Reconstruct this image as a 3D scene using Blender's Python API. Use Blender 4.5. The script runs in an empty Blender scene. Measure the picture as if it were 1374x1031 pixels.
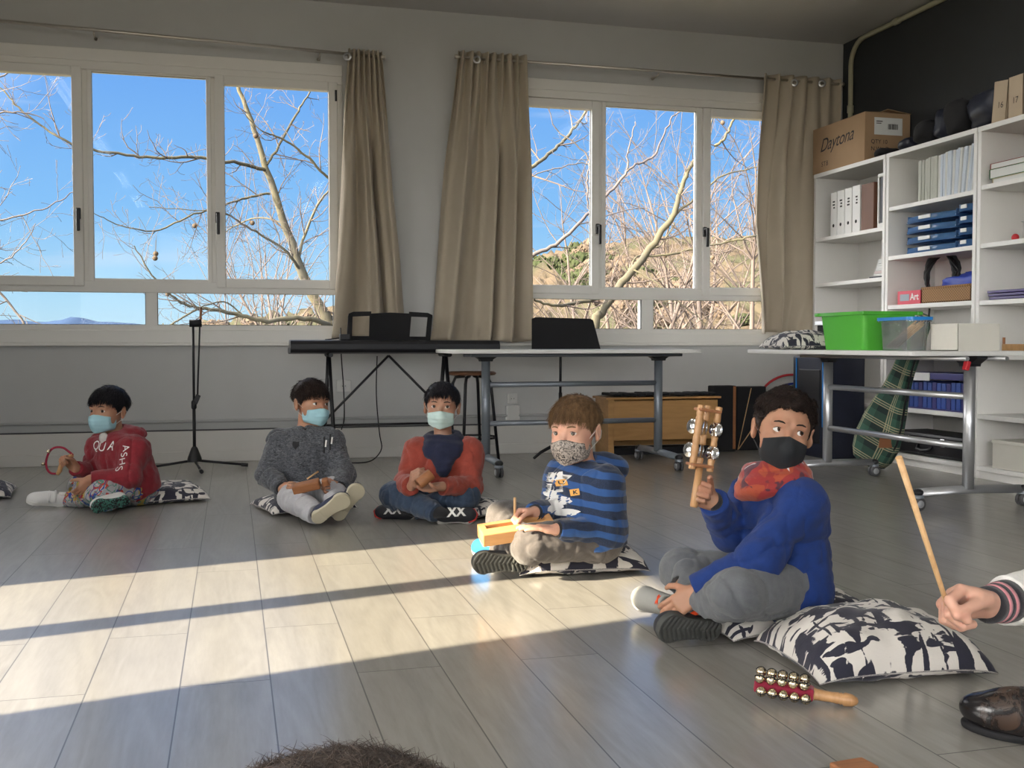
import bpy, bmesh, math, random
import numpy as np
from mathutils import Vector, Matrix, Euler
from mathutils.bvhtree import BVHTree
PI = math.pi
C = bpy.context.scene.collection
scene = bpy.context.scene

# ------------------------------------------------------------------ camera
FL, CX, CY, YH, CAMH = 1420.0, 687.0, 515.5, 462.0, 0.80
YAW = math.atan((687 - 311) / FL)
PITCH = math.atan((CY - YH) / FL)
cam_d = bpy.data.cameras.new('camera')
cam = bpy.data.objects.new('camera', cam_d)
C.objects.link(cam)
cam.location = (0, 0, CAMH)
cam.rotation_euler = (PI / 2 - PITCH, 0, -YAW)
cam_d.sensor_fit = 'HORIZONTAL'
cam_d.sensor_width = 36
cam_d.lens = 36 * FL / 1374
cam_d.clip_start = 0.02
cam_d.clip_end = 3000
scene.camera = cam

# ------------------------------------------------------------------ sky, sun, exposure
SUN_AZ = Vector((1, 0.25, 0)).normalized()
SUN_EL = math.radians(24)
SUN_DIR = Vector((-SUN_AZ.x * math.cos(SUN_EL), -SUN_AZ.y * math.cos(SUN_EL), math.sin(SUN_EL)))  # towards the sun
world = bpy.data.worlds.new('sky')
scene.world = world
world.use_nodes = True
nt = world.node_tree
nt.nodes.clear()
def wn(t, **k):
    n = nt.nodes.new(t)
    for a, b in k.items():
        setattr(n, a, b)
    return n
geo = wn('ShaderNodeTexCoord')
sep = wn('ShaderNodeSeparateXYZ')
nt.links.new(geo.outputs['Generated'], sep.inputs[0])
ramp = wn('ShaderNodeValToRGB')
nt.links.new(sep.outputs['Z'], ramp.inputs[0])
els = ramp.color_ramp.elements
els[0].position = 0.0
els[0].color = (0.30, 0.26, 0.20, 1)
els[1].position = 1.0
els[1].color = (0.07, 0.20, 0.55, 1)
for p, c in ((0.0005, (0.58, 0.82, 0.95, 1)), (0.045, (0.44, 0.74, 0.96, 1)), (0.12, (0.25, 0.56, 0.97, 1)), (0.27, (0.145, 0.38, 0.90, 1))):
    e = els.new(p)
    e.color = c
dot = wn('ShaderNodeVectorMath', operation='DOT_PRODUCT')
nt.links.new(geo.outputs['Generated'], dot.inputs[0])
dot.inputs[1].default_value = SUN_DIR
mx = wn('ShaderNodeMath', operation='MAXIMUM')
nt.links.new(dot.outputs['Value'], mx.inputs[0])
mx.inputs[1].default_value = 0
pw = wn('ShaderNodeMath', operation='POWER')
nt.links.new(mx.outputs[0], pw.inputs[0])
pw.inputs[1].default_value = 1.6
glow = wn('ShaderNodeMix', data_type='RGBA', blend_type='ADD')
nt.links.new(pw.outputs[0], glow.inputs[0])
nt.links.new(ramp.outputs[0], glow.inputs[6])
glow.inputs[7].default_value = (26.0, 25.0, 23.4, 1)
# a faint band of thin cirrus
cmap = wn('ShaderNodeMapping')
cmap.inputs['Scale'].default_value = (2.0, 2.0, 26.0)
nt.links.new(geo.outputs['Generated'], cmap.inputs[0])
cn = wn('ShaderNodeTexNoise')
cn.inputs['Scale'].default_value = 2.2
cn.inputs['Detail'].default_value = 5
nt.links.new(cmap.outputs[0], cn.inputs[0])
cr = wn('ShaderNodeMapRange')
nt.links.new(cn.outputs[0], cr.inputs[0])
cr.inputs[1].default_value = 0.60
cr.inputs[2].default_value = 0.85
cr.inputs[4].default_value = 0.45
cl = wn('ShaderNodeMix', data_type='RGBA')
nt.links.new(cr.outputs[0], cl.inputs[0])
nt.links.new(glow.outputs[2], cl.inputs[6])
cl.inputs[7].default_value = (0.75, 0.85, 1.0, 1)
bg = wn('ShaderNodeBackground')
nt.links.new(cl.outputs[2], bg.inputs[0])
bg.inputs[1].default_value = 1.0
wo = wn('ShaderNodeOutputWorld')
nt.links.new(bg.outputs[0], wo.inputs[0])

sun_d = bpy.data.lights.new('sun', 'SUN')
sun_d.energy = 27.0
sun_d.angle = math.radians(0.55)
sun_d.color = (1.0, 0.865, 0.63)
sun = bpy.data.objects.new('sun', sun_d)
C.objects.link(sun)
sun.rotation_euler = SUN_DIR.to_track_quat('Z', 'Y').to_euler()
sun.location = SUN_DIR * 20

scene.view_settings.view_transform = 'Standard'
scene.view_settings.look = 'None'
scene.view_settings.exposure = 0.0
scene.view_settings.gamma = 1.0
scene.view_settings.use_curve_mapping = False
scene.cycles.use_denoising = True
scene.cycles.max_bounces = 10
scene.cycles.diffuse_bounces = 6
scene.cycles.glossy_bounces = 4
scene.cycles.transparent_max_bounces = 16
scene.cycles.caustics_reflective = False
scene.cycles.caustics_refractive = False
scene.cycles.sample_clamp_indirect = 6.0

# room dimensions (metres): window wall at y = YB, shelves on the right wall
YB, XL, XR, YF, HC = 7.48, -3.0, 4.68, -3.6, 3.16

# ------------------------------------------------------------------ measuring helpers
Fw = np.array([math.sin(YAW) * math.cos(PITCH), math.cos(YAW) * math.cos(PITCH), -math.sin(PITCH)])
Rt = np.array([math.cos(YAW), -math.sin(YAW), 0.0])
Up = np.cross(Rt, Fw)
Co = np.array([0, 0, CAMH])
def _ray(u, v):
    return Fw + Rt * (u - CX) / FL - Up * (v - CY) / FL
def W(u, v, Z):                       # point at distance Z in front of the lens
    return Co + _ray(u, v) * Z
def G(u, v, z=0.0):                   # point on a level plane
    d = _ray(u, v)
    return Co + d * (z - CAMH) / d[2]
def PY(u, v, y):
    d = _ray(u, v)
    return Co + d * y / d[1]
def PX(u, v, x):
    d = _ray(u, v)
    return Co + d * x / d[0]

# ------------------------------------------------------------------ materials
def srgb(r, g, b):
    f = lambda c: (c / 255 / 12.92) if c / 255 <= 0.04045 else ((c / 255 + 0.055) / 1.055) ** 2.4
    return (f(r), f(g), f(b), 1)
class NM:
    def __init__(s, name):
        s.m = bpy.data.materials.new(name)
        s.m.use_nodes = True
        s.t = s.m.node_tree
        s.b = s.t.nodes['Principled BSDF']
    def n(s, t, **k):
        n = s.t.nodes.new(t)
        for a, b in k.items():
            setattr(n, a, b)
        return n
    def l(s, a, b):
        s.t.links.new(a, b)
    def coord(s, kind='Object', scale=(1, 1, 1), rot=(0, 0, 0), loc=(0, 0, 0)):
        c = s.n('ShaderNodeTexCoord')
        m = s.n('ShaderNodeMapping')
        m.inputs['Scale'].default_value = scale
        m.inputs['Rotation'].default_value = rot
        m.inputs['Location'].default_value = loc
        s.l(c.outputs[kind], m.inputs[0])
        return m.outputs[0]
    def noise(s, vec, scale, detail=3, rough=0.55, dist=0):
        n = s.n('ShaderNodeTexNoise')
        n.inputs['Scale'].default_value = scale
        n.inputs['Detail'].default_value = detail
        n.inputs['Roughness'].default_value = rough
        n.inputs['Distortion'].default_value = dist
        s.l(vec, n.inputs['Vector'])
        return n.outputs['Fac']
    def rng(s, v, a, b, c=0.0, d=1.0):
        n = s.n('ShaderNodeMapRange')
        s.l(v, n.inputs[0])
        for i, x in enumerate((a, b, c, d)):
            n.inputs[i + 1].default_value = x
        return n.outputs[0]
    def math(s, op, a, b=None):
        n = s.n('ShaderNodeMath', operation=op)
        for i, x in enumerate((a, b)):
            if x is None:
                continue
            if isinstance(x, (int, float)):
                n.inputs[i].default_value = x
            else:
                s.l(x, n.inputs[i])
        return n.outputs[0]
    def mix(s, f, a, b, blend='MIX'):
        n = s.n('ShaderNodeMix', data_type='RGBA', blend_type=blend)
        for i, x in ((0, f), (6, a), (7, b)):
            if isinstance(x, (int, float)) and i == 0:
                n.inputs[i].default_value = x
            elif isinstance(x, tuple):
                n.inputs[i].default_value = x
            else:
                s.l(x, n.inputs[i])
        return n.outputs[2]
    def bump(s, h, strength=0.3, dist=0.002):
        n = s.n('ShaderNodeBump')
        n.inputs['Strength'].default_value = strength
        n.inputs['Distance'].default_value = dist
        s.l(h, n.inputs['Height'])
        s.l(n.outputs[0], s.b.inputs['Normal'])
    def col(s, c):
        if isinstance(c, tuple):
            s.b.inputs['Base Color'].default_value = c
        else:
            s.l(c, s.b.inputs['Base Color'])
    def set(s, **k):
        for a, v in k.items():
            s.b.inputs[a.replace('_', ' ')].default_value = v
        return s
def dk(c, f):
    return (c[0] * f, c[1] * f, c[2] * f, 1)
def plain(name, c, rough=0.5, metal=0.0, var=0.12, scale=9.0, bump=0.05, bscale=60.0):
    m = NM(name)
    v = m.coord()
    f = m.noise(v, scale, 4)
    m.col(m.mix(f, dk(c, 1 - var), dk(c, 1 + var)))
    m.set(Roughness=rough, Metallic=metal)
    if bump:
        m.bump(m.noise(v, bscale, 3), bump, 0.002)
    return m.m
def fabric(name, c, c2=None, scale=700.0, rough=0.9, strength=0.55, fold=18.0, var=0.15, sheen=0.2):
    m = NM(name)
    v = m.coord()
    f = m.noise(v, 35, 5, 0.7)
    m.col(m.mix(m.rng(f, 0.3, 0.7), dk(c, 1 - var) if c2 is None else c2, c if c2 is not None else dk(c, 1 + var)))
    h = m.math('ADD', m.math('MULTIPLY', m.noise(v, scale, 2), 0.25), m.noise(v, fold, 3, 0.5, 0.8))
    m.bump(h, strength, 0.010)
    m.set(Roughness=rough, Sheen_Weight=sheen)
    return m.m
def wood(name, c, c2, axis='Z', scale=14.0, rough=0.45, bump=0.08):
    m = NM(name)
    sc = {'X': (0.12, 1, 1), 'Y': (1, 0.12, 1), 'Z': (1, 1, 0.12)}[axis]
    v = m.coord(scale=sc)
    a = m.noise(v, scale, 5, 0.6, 1.4)
    b = m.noise(v, scale * 7, 3)
    f = m.math('ADD', m.math('MULTIPLY', a, 0.75), m.math('MULTIPLY', b, 0.25))
    m.col(m.mix(m.rng(f, 0.35, 0.65), c2, c))
    m.bump(f, bump, 0.002)
    m.set(Roughness=rough)
    return m.m

M = {}
# walls
def wall_mat(name, c, var=0.04):
    m = NM(name)
    v = m.coord()
    f = m.noise(v, 1.1, 4)
    g = m.noise(v, 8, 4)
    m.col(m.mix(m.math('MULTIPLY', m.math('ADD', f, g), 0.5), dk(c, 1 - var * 2), dk(c, 1 + var)))
    m.bump(m.noise(v, 45, 5, 0.7), 0.10, 0.004)
    m.set(Roughness=0.85)
    return m.m
M['wall'] = wall_mat('wall_paint_grey_white', (0.575, 0.578, 0.575, 1))
M['wall_low'] = wall_mat('wall_paint_lower_grey', (0.46, 0.47, 0.47, 1))
M['dark_wall'] = wall_mat('wall_paint_charcoal', (0.030, 0.033, 0.036, 1), 0.1)
M['ceiling'] = wall_mat('ceiling_paint', (0.52, 0.51, 0.50, 1))
M['base'] = plain('baseboard_white', (0.66, 0.645, 0.615, 1), 0.55, var=0.05, scale=3)
M['upvc'] = plain('window_frame_white', (0.80, 0.785, 0.75, 1), 0.35, var=0.02, bump=0)
M['gasket'] = plain('window_gasket_grey', (0.06, 0.06, 0.065, 1), 0.6, bump=0)
M['black_plastic'] = plain('black_plastic', (0.007, 0.007, 0.010, 1), 0.45, var=0.2)
M['black_matte'] = plain('black_matte', (0.006, 0.006, 0.008, 1), 0.85, var=0.3)
M['fill_tube'] = None
M['navy_black'] = plain('blue_black_plastic', (0.010, 0.013, 0.028, 1), 0.45, var=0.3)
M['steel'] = plain('brushed_steel', (0.55, 0.55, 0.56, 1), 0.32, 1.0, var=0.05)
M['rod'] = plain('curtain_rod_steel', (0.62, 0.58, 0.52, 1), 0.3, 1.0, var=0.1)
M['grey_metal'] = plain('grey_painted_metal', (0.20, 0.225, 0.26, 1), 0.35, 0.35, var=0.05)
M['silver_metal'] = plain('silver_painted_metal', (0.52, 0.53, 0.55, 1), 0.33, 0.75, var=0.04)
M['chrome'] = plain('chrome', (0.85, 0.85, 0.86, 1), 0.12, 1.0, var=0.02, bump=0)
M['brass'] = plain('bell_nickel', (0.62, 0.53, 0.38, 1), 0.2, 1.0, var=0.05, bump=0)
M['laminate'] = plain('white_laminate', (0.66, 0.655, 0.64, 1), 0.38, var=0.03, bump=0)
M['shelf'] = plain('white_shelf_board', (0.72, 0.71, 0.69, 1), 0.42, var=0.03, bump=0)
M['white'] = plain('white_plastic', (0.68, 0.68, 0.66, 1), 0.4, var=0.04, bump=0)
M['caster'] = plain('caster_rubber', (0.07, 0.07, 0.075, 1), 0.5)
M['caster_hub'] = plain('caster_hub_grey', (0.32, 0.33, 0.35, 1), 0.4)
M['red_plastic'] = plain('red_plastic', (0.50, 0.02, 0.03, 1), 0.4)
M['green_plastic'] = plain('green_plastic', (0.085, 0.42, 0.045, 1), 0.25, var=0.03, bump=0)
M['blue_plastic'] = plain('blue_plastic', (0.02, 0.22, 0.62, 1), 0.3, bump=0)
M['pipe'] = plain('ivory_conduit', (0.40, 0.38, 0.26, 1), 0.5)
M['oak'] = wood('honey_pine_board', (0.48, 0.27, 0.10, 1), (0.36, 0.19, 0.065, 1), 'X', 9, 0.5)
M['beech'] = wood('beech_wood', (0.50, 0.28, 0.125, 1), (0.38, 0.20, 0.085, 1), 'Z', 40, 0.4)
M['stickwood'] = wood('pale_stick_wood', (0.60, 0.38, 0.19, 1), (0.48, 0.28, 0.12, 1), 'Z', 60, 0.5)
M['slatwood'] = wood('orange_wood_block', (0.62, 0.33, 0.13, 1), (0.52, 0.26, 0.10, 1), 'X', 30, 0.45)
M['brownwood'] = wood('brown_wood_block', (0.34, 0.14, 0.055, 1), (0.25, 0.10, 0.04, 1), 'X', 30, 0.45)
M['stool_seat'] = wood('stool_seat_wood', (0.22, 0.10, 0.05, 1), (0.14, 0.06, 0.03, 1), 'X', 12, 0.5)
M['cardboard'] = plain('cardboard_brown', (0.36, 0.235, 0.135, 1), 0.85, var=0.1, scale=6)
M['cardboard_pale'] = plain('cardboard_beige', (0.46, 0.37, 0.27, 1), 0.85, var=0.07, scale=6)
M['white_card'] = plain('white_card', (0.62, 0.60, 0.54, 1), 0.8, var=0.05)
M['ink'] = plain('black_ink', (0.02, 0.018, 0.02, 1), 0.7, bump=0)
M['white_ink'] = plain('white_print', (0.75, 0.74, 0.72, 1), 0.7, bump=0)
M['orange_ink'] = plain('orange_print', (0.70, 0.36, 0.08, 1), 0.7, bump=0)
M['paper'] = plain('paper_white', (0.66, 0.67, 0.66, 1), 0.8, var=0.05)

def glass_mat(name, tint=(1, 1, 1, 1), ior=1.12, rough=0.02, alpha=0.0):
    m = NM(name)
    m.t.nodes.remove(m.b)
    tr = m.n('ShaderNodeBsdfTransparent')
    tr.inputs[0].default_value = tint
    gl = m.n('ShaderNodeBsdfGlossy')
    gl.inputs['Roughness'].default_value = rough
    fr = m.n('ShaderNodeFresnel')
    fr.inputs[0].default_value = ior
    v = m.coord()
    k = m.math('ADD', m.math('MULTIPLY', fr.outputs[0], 0.8), m.math('MULTIPLY', m.noise(v, 4), 0.01))
    mi = m.n('ShaderNodeMixShader')
    m.l(k, mi.inputs[0])
    m.l(tr.outputs[0], mi.inputs[1])
    m.l(gl.outputs[0], mi.inputs[2])
    last = mi.outputs[0]
    if alpha:
        df = m.n('ShaderNodeBsdfDiffuse')
        df.inputs[0].default_value = tint
        m2 = m.n('ShaderNodeMixShader')
        m2.inputs[0].default_value = alpha
        m.l(last, m2.inputs[1])
        m.l(df.outputs[0], m2.inputs[2])
        last = m2.outputs[0]
    m.l(last, m.t.nodes['Material Output'].inputs[0])
    return m.m
M['glass'] = glass_mat('window_glass')
M['clear_plastic'] = glass_mat('clear_plastic', (0.97, 0.985, 0.985, 1), ior=1.4, rough=0.08, alpha=0.06)
M['blue_tray'] = glass_mat('blue_clear_plastic', (0.16, 0.36, 0.72, 1), ior=1.45, rough=0.12, alpha=0.30)

# floor planks running towards the window wall
def floor_mat():
    m = NM('grey_oak_laminate')
    P = 0.2065
    base = m.coord('Object', loc=(-0.082, 0, 0))
    sw = m.n('ShaderNodeVectorRotate', rotation_type='Z_AXIS')
    sw.inputs['Angle'].default_value = PI / 2
    m.l(base, sw.inputs[0])
    br = m.n('ShaderNodeTexBrick')
    br.offset = 0.37
    br.offset_frequency = 2
    br.inputs['Scale'].default_value = 1.0
    br.inputs['Brick Width'].default_value = 1.28
    br.inputs['Row Height'].default_value = P
    br.inputs['Mortar Size'].default_value = 0.0016
    br.inputs['Mortar Smooth'].default_value = 0.0
    br.inputs['Bias'].default_value = 0
    br.inputs['Color1'].default_value = (0, 0, 0, 1)
    br.inputs['Color2'].default_value = (1, 1, 1, 1)
    br.inputs['Mortar'].default_value = (0.5, 0.5, 0.5, 1)
    m.l(sw.outputs[0], br.inputs['Vector'])
    # each plank shifts its grain
    off = m.n('ShaderNodeVectorMath', operation='SCALE')
    m.l(br.outputs['Color'], off.inputs[0])
    off.inputs['Scale'].default_value = 7.3
    ad = m.n('ShaderNodeVectorMath', operation='ADD')
    m.l(base, ad.inputs[0])
    m.l(off.outputs[0], ad.inputs[1])
    mp = m.n('ShaderNodeMapping')
    mp.inputs['Scale'].default_value = (1, 0.11, 1)
    m.l(ad.outputs[0], mp.inputs[0])
    big = m.noise(mp.outputs[0], 5.5, 2, 0.5, 0.6)
    ring = m.math('SINE', m.math('MULTIPLY', big, 60.0))
    ring = m.rng(ring, -1, 1, 0, 1)
    fine = m.noise(mp.outputs[0], 110, 3, 0.6)
    cloud = m.noise(mp.outputs[0], 9, 4)
    g = m.math('ADD', m.math('MULTIPLY', ring, 0.12), m.math('ADD', m.math('MULTIPLY', fine, 0.34), m.math('MULTIPLY', cloud, 0.42)))
    c = m.mix(m.rng(g, 0.16, 0.66), (0.205, 0.195, 0.178, 1), (0.355, 0.338, 0.305, 1))
    c = m.mix(m.rng(br.outputs['Color'], 0, 1, 0.0, 0.22), c, (0.22, 0.21, 0.20, 1))
    c = m.mix(br.outputs['Fac'], c, (0.10, 0.095, 0.09, 1))
    m.col(c)
    h = m.math('SUBTRACT', m.math('MULTIPLY', g, 0.25), br.outputs['Fac'])
    m.bump(h, 0.06, 0.001)
    m.l(m.rng(g, 0.2, 0.7, 0.25, 0.20), m.b.inputs['Roughness'])
    m.set(Specular_IOR_Level=0.95, Coat_Weight=0.45, Coat_Roughness=0.28, Coat_IOR=1.6)
    return m.m
M['floor'] = floor_mat()

def curtain_mat():
    m = NM('beige_linen_curtain')
    v = m.coord()
    w = m.noise(m.coord(scale=(1, 1, 0.2)), 260, 2)
    f = m.noise(v, 6, 4)
    m.col(m.mix(f, (0.46, 0.395, 0.305, 1), (0.56, 0.49, 0.385, 1)))
    m.bump(w, 0.25, 0.002)
    m.set(Roughness=0.92, Sheen_Weight=0.2)
    tl = m.n('ShaderNodeBsdfTranslucent')
    tl.inputs[0].default_value = (0.40, 0.33, 0.24, 1)
    mi = m.n('ShaderNodeMixShader')
    mi.inputs[0].default_value = 0.12
    m.l(m.b.outputs[0], mi.inputs[1])
    m.l(tl.outputs[0], mi.inputs[2])
    m.l(mi.outputs[0], m.t.nodes['Material Output'].inputs[0])
    return m.m
M['curtain'] = curtain_mat()

def cushion_mat():
    m = NM('black_brushstroke_print_cotton')
    tot = None
    for i, (rz, sx, sy, sc, th) in enumerate(((0.5, 1, 3.2, 5.2, 0.55), (-0.6, 3.2, 1, 4.6, 0.56), (1.25, 1, 2.2, 8.5, 0.585))):
        v = m.coord('UV', scale=(sx * 0.85, sy * 0.85, 1), rot=(0, 0, rz), loc=(i * 3.1, i * 1.7, 0))
        f = m.noise(v, sc, 2, 0.45, 0.5)
        e = m.noise(m.coord('UV', scale=(1, 6, 1), rot=(0, 0, rz)), 22, 3)
        f = m.math('ADD', f, m.math('MULTIPLY', m.math('SUBTRACT', e, 0.5), 0.07))
        f = m.rng(f, th - 0.006, th + 0.006)
        tot = f if tot is None else m.math('MAXIMUM', tot, f)
    m.col(m.mix(tot, (0.62, 0.585, 0.54, 1), (0.013, 0.013, 0.028, 1)))
    m.bump(m.math('ADD', m.noise(m.coord(), 14, 4, 0.6, 1.0), m.math('MULTIPLY', m.noise(m.coord(), 500, 2), 0.1)), 0.35, 0.008)
    m.set(Roughness=0.8, Sheen_Weight=0.15)
    return m.m
M['cushion'] = cushion_mat()

# ------------------------------------------------------------------ mesh building helpers
def _rotm(rot):
    return Euler(rot).to_matrix() if rot is not None else Matrix.Identity(3)
class MB:
    """collects simple shaped pieces into ONE mesh object"""
    def __init__(s):
        s.v, s.f, s.sm, s.uv = [], [], [], None
    def add(s, vs, fs, smooth=False):
        o = len(s.v)
        s.v += [tuple(float(c) for c in p) for p in vs]
        s.f += [tuple(i + o for i in f) for f in fs]
        s.sm += [smooth] * len(fs)
        return s
    def box(s, c, size, rot=None, taper=1.0):
        R = _rotm(rot)
        hx, hy, hz = size[0] / 2, size[1] / 2, size[2] / 2
        vs = []
        for z in (-1, 1):
            k = taper if z > 0 else 1.0
            for x, y in ((-1, -1), (1, -1), (1, 1), (-1, 1)):
                vs.append(Vector(c) + R @ Vector((x * hx * k, y * hy * k, z * hz)))
        return s.add(vs, [(3, 2, 1, 0), (4, 5, 6, 7), (0, 1, 5, 4), (1, 2, 6, 5), (2, 3, 7, 6), (3, 0, 4, 7)])
    def bb(s, x0, x1, y0, y1, z0, z1):
        return s.box(((x0 + x1) / 2, (y0 + y1) / 2, (z0 + z1) / 2), (abs(x1 - x0), abs(y1 - y0), abs(z1 - z0)))
    def tube(s, pts, r, n=10, cap=True, smooth=True, flat=1.0):
        pts = [Vector(p) for p in pts]
        rs = r if isinstance(r, (list, tuple)) else [r] * len(pts)
        ref = None
        rings = []
        for i, p in enumerate(pts):
            t = (pts[min(i + 1, len(pts) - 1)] - pts[max(i - 1, 0)])
            if t.length < 1e-9:
                t = Vector((0, 0, 1))
            t.normalize()
            if ref is None:
                ref = t.orthogonal().normalized()
            ref = (ref - t * ref.dot(t))
            ref = ref.normalized() if ref.length > 1e-6 else t.orthogonal().normalized()
            b = t.cross(ref)
            rings.append([p + (ref * math.cos(2 * PI * k / n) + b * math.sin(2 * PI * k / n) * flat) * rs[i] for k in range(n)])
        vs = [q for rg in rings for q in rg]
        fs = []
        for i in range(len(pts) - 1):
            for k in range(n):
                fs.append((i * n + k, i * n + (k + 1) % n, (i + 1) * n + (k + 1) % n, (i + 1) * n + k))
        s.add(vs, fs, smooth)
        if cap:
            o = len(s.v) - len(vs)
            s.f += [tuple(o + k for k in reversed(range(n))), tuple(o + len(vs) - n + k for k in range(n))]
            s.sm += [False, False]
        return s
    def cyl(s, a, b, r, r2=None, n=20):
        return s.tube([a, b], [r, r if r2 is None else r2], n)
    def lathe(s, prof, c=(0, 0, 0), axis=(0, 0, 1), n=24, smooth=True):
        ax = Vector(axis).normalized()
        u = ax.orthogonal().normalized()
        w = ax.cross(u)
        vs, fs = [], []
        for r, z in prof:
            for k in range(n):
                a = 2 * PI * k / n
                vs.append(Vector(c) + ax * z + (u * math.cos(a) + w * math.sin(a)) * max(r, 1e-5))
        for i in range(len(prof) - 1):
            for k in range(n):
                fs.append((i * n + k, i * n + (k + 1) % n, (i + 1) * n + (k + 1) % n, (i + 1) * n + k))
        return s.add(vs, fs, smooth)
    def ball(s, c, r, n=14, sc=(1, 1, 1)):
        vs, fs = [], []
        m = n // 2
        for i in range(m + 1):
            th = PI * i / m
            for k in range(n):
                a = 2 * PI * k / n
                vs.append((c[0] + r * sc[0] * math.sin(th) * math.cos(a), c[1] + r * sc[1] * math.sin(th) * math.sin(a), c[2] + r * sc[2] * math.cos(th)))
        for i in range(m):
            for k in range(n):
                fs.append((i * n + k, (i + 1) * n + k, (i + 1) * n + (k + 1) % n, i * n + (k + 1) % n))
        return s.add(vs, fs, True)
    def prism(s, poly, axis, a, b):
        """polygon of 2-D points extruded along an axis between a and b"""
        n = len(poly)
        def P(p, t):
            return {'x': (t, p[0], p[1]), 'y': (p[0], t, p[1]), 'z': (p[0], p[1], t)}[axis]
        vs = [P(p, a) for p in poly] + [P(p, b) for p in poly]
        fs = [tuple(reversed(range(n))), tuple(range(n, 2 * n))] + [(i, (i + 1) % n, n + (i + 1) % n, n + i) for i in range(n)]
        return s.add(vs, fs)
    def build(s, name, mat, parent=None, bevel=0.0, loc=None, rot=None, solid=0.0, sub=0, world=False):
        me = bpy.data.meshes.new(name)
        vs = s.v
        if world and parent is not None:
            o = parent_origin(parent)
            vs = [(p[0] - o[0], p[1] - o[1], p[2] - o[2]) for p in vs]
        elif world and loc is not None:
            vs = [(p[0] - loc[0], p[1] - loc[1], p[2] - loc[2]) for p in vs]
        me.from_pydata(vs, [], s.f)
        me.polygons.foreach_set('use_smooth', s.sm)
        if s.uv is not None:
            ul = me.uv_layers.new(name='UVMap')
            idx = np.zeros(len(me.loops), dtype=np.int32)
            me.loops.foreach_get('vertex_index', idx)
            ul.data.foreach_set('uv', np.array(s.uv, dtype=np.float32)[idx].ravel())
        me.validate()
        fixnormals(me)
        ob = bpy.data.objects.new(name, me)
        for mm in (mat if isinstance(mat, (list, tuple)) else [mat]):
            me.materials.append(M[mm] if isinstance(mm, str) else mm)
        C.objects.link(ob)
        if parent is not None:
            ob.parent = parent
        if loc is not None:
            ob.location = loc
        if rot is not None:
            ob.rotation_euler = rot
        if solid:
            md = ob.modifiers.new('thick', 'SOLIDIFY')
            md.thickness = solid
            md.offset = 0
        if bevel:
            md = ob.modifiers.new('bevel', 'BEVEL')
            md.width = bevel
            md.segments = 2
            md.limit_method = 'ANGLE'
            md.angle_limit = math.radians(40)
        if sub:
            md = ob.modifiers.new('sub', 'SUBSURF')
            md.levels = sub
            md.render_levels = sub
        return ob
def fixnormals(me):
    bm = bmesh.new()
    bm.from_mesh(me)
    bmesh.ops.recalc_face_normals(bm, faces=bm.faces)
    bm.to_mesh(me)
    bm.free()
def parent_origin(p):
    o = Vector((0, 0, 0))
    while p is not None:
        o += Vector(p.location)
        p = p.parent
    return o
def tag(o, label, cat, group=None, kind=None):
    o['label'] = label
    o['category'] = cat
    if group:
        o['group'] = group
    if kind:
        o['kind'] = kind
    return o
def struct(o):
    o['kind'] = 'structure'
    return o
def thing(name, label, cat, loc=(0, 0, 0), rot=None, group=None):
    o = bpy.data.objects.new(name, None)
    o.empty_display_size = 0.05
    C.objects.link(o)
    o.location = tuple(float(x) for x in loc)
    if rot is not None:
        o.rotation_euler = rot
    return tag(o, label, cat, group)
def dup(root, loc, rot=None, label=None, parent=None):
    r = root.copy()
    C.objects.link(r)
    r.location = tuple(float(x) for x in loc)
    if rot is not None:
        r.rotation_euler = rot
    if label:
        r['label'] = label
    for ch in list(root.children):
        c = ch.copy()
        C.objects.link(c)
        c.parent = r
        for g in list(ch.children):
            d = g.copy()
            C.objects.link(d)
            d.parent = c
    return r
def text_mesh(s, size, shear=0.0, extrude=0.0, bold=0.0, spacing=1.0):
    cu = bpy.data.curves.new('lettering', 'FONT')
    cu.body = s
    cu.size = size
    cu.shear = shear
    cu.extrude = extrude
    cu.offset = bold
    cu.space_character = spacing
    cu.align_x = 'CENTER'
    cu.align_y = 'CENTER'
    ob = bpy.data.objects.new('lettering', cu)
    me = bpy.data.meshes.new_from_object(ob)
    bpy.data.objects.remove(ob)
    return me
def lettering(s, size, origin, xdir, ydir, mat, parent, name='lettering', shear=0.0, bold=0.0, onto=None, lift=0.002, spacing=1.0, world=True):
    """flat printed letters laid on a surface, or wrapped onto the object `onto`"""
    me = text_mesh(s, size, shear, 0.0, bold, spacing)
    X, Y = Vector(xdir).normalized(), Vector(ydir).normalized()
    Z = X.cross(Y)
    o = Vector(origin)
    pw_ = parent_origin(parent) if parent is not None else Vector((0, 0, 0))
    mb = MB()
    bm = bmesh.new()
    bm.from_mesh(me)
    bmesh.ops.triangulate(bm, faces=bm.faces)
    if onto is not None:
        for _ in range(2):
            bmesh.ops.subdivide_edges(bm, edges=[e for e in bm.edges if e.calc_length() > 0.004], cuts=1, use_grid_fill=True)
        bmesh.ops.triangulate(bm, faces=bm.faces)
    vs = [o + X * v.co.x + Y * v.co.y for v in bm.verts]
    fs = [tuple(v.index for v in f.verts) for f in bm.faces]
    bm.free()
    if onto is not None:
        vs = wrap(vs, Z, onto, lift)
    else:
        vs = [p + Z * lift for p in vs]
    mb.add(vs, fs)
    return mb.build(name, mat, parent, world=True)
_bvh = {}
def wrap(vs, Z, onto, lift):
    if onto.name not in _bvh:
        off = parent_origin(onto)
        me = onto.data
        _bvh[onto.name] = (BVHTree.FromPolygons([v.co + off for v in me.vertices], [tuple(p.vertices) for p in me.polygons]))
    t = _bvh[onto.name]
    out = []
    for p in vs:
        hit = t.ray_cast(p + Z * 0.3, -Z, 0.6)
        if hit[0] is not None:
            out.append(hit[0] + Z * lift)
        else:
            h = t.find_nearest(p)
            out.append(h[0] + h[1] * lift)
    return out
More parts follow.
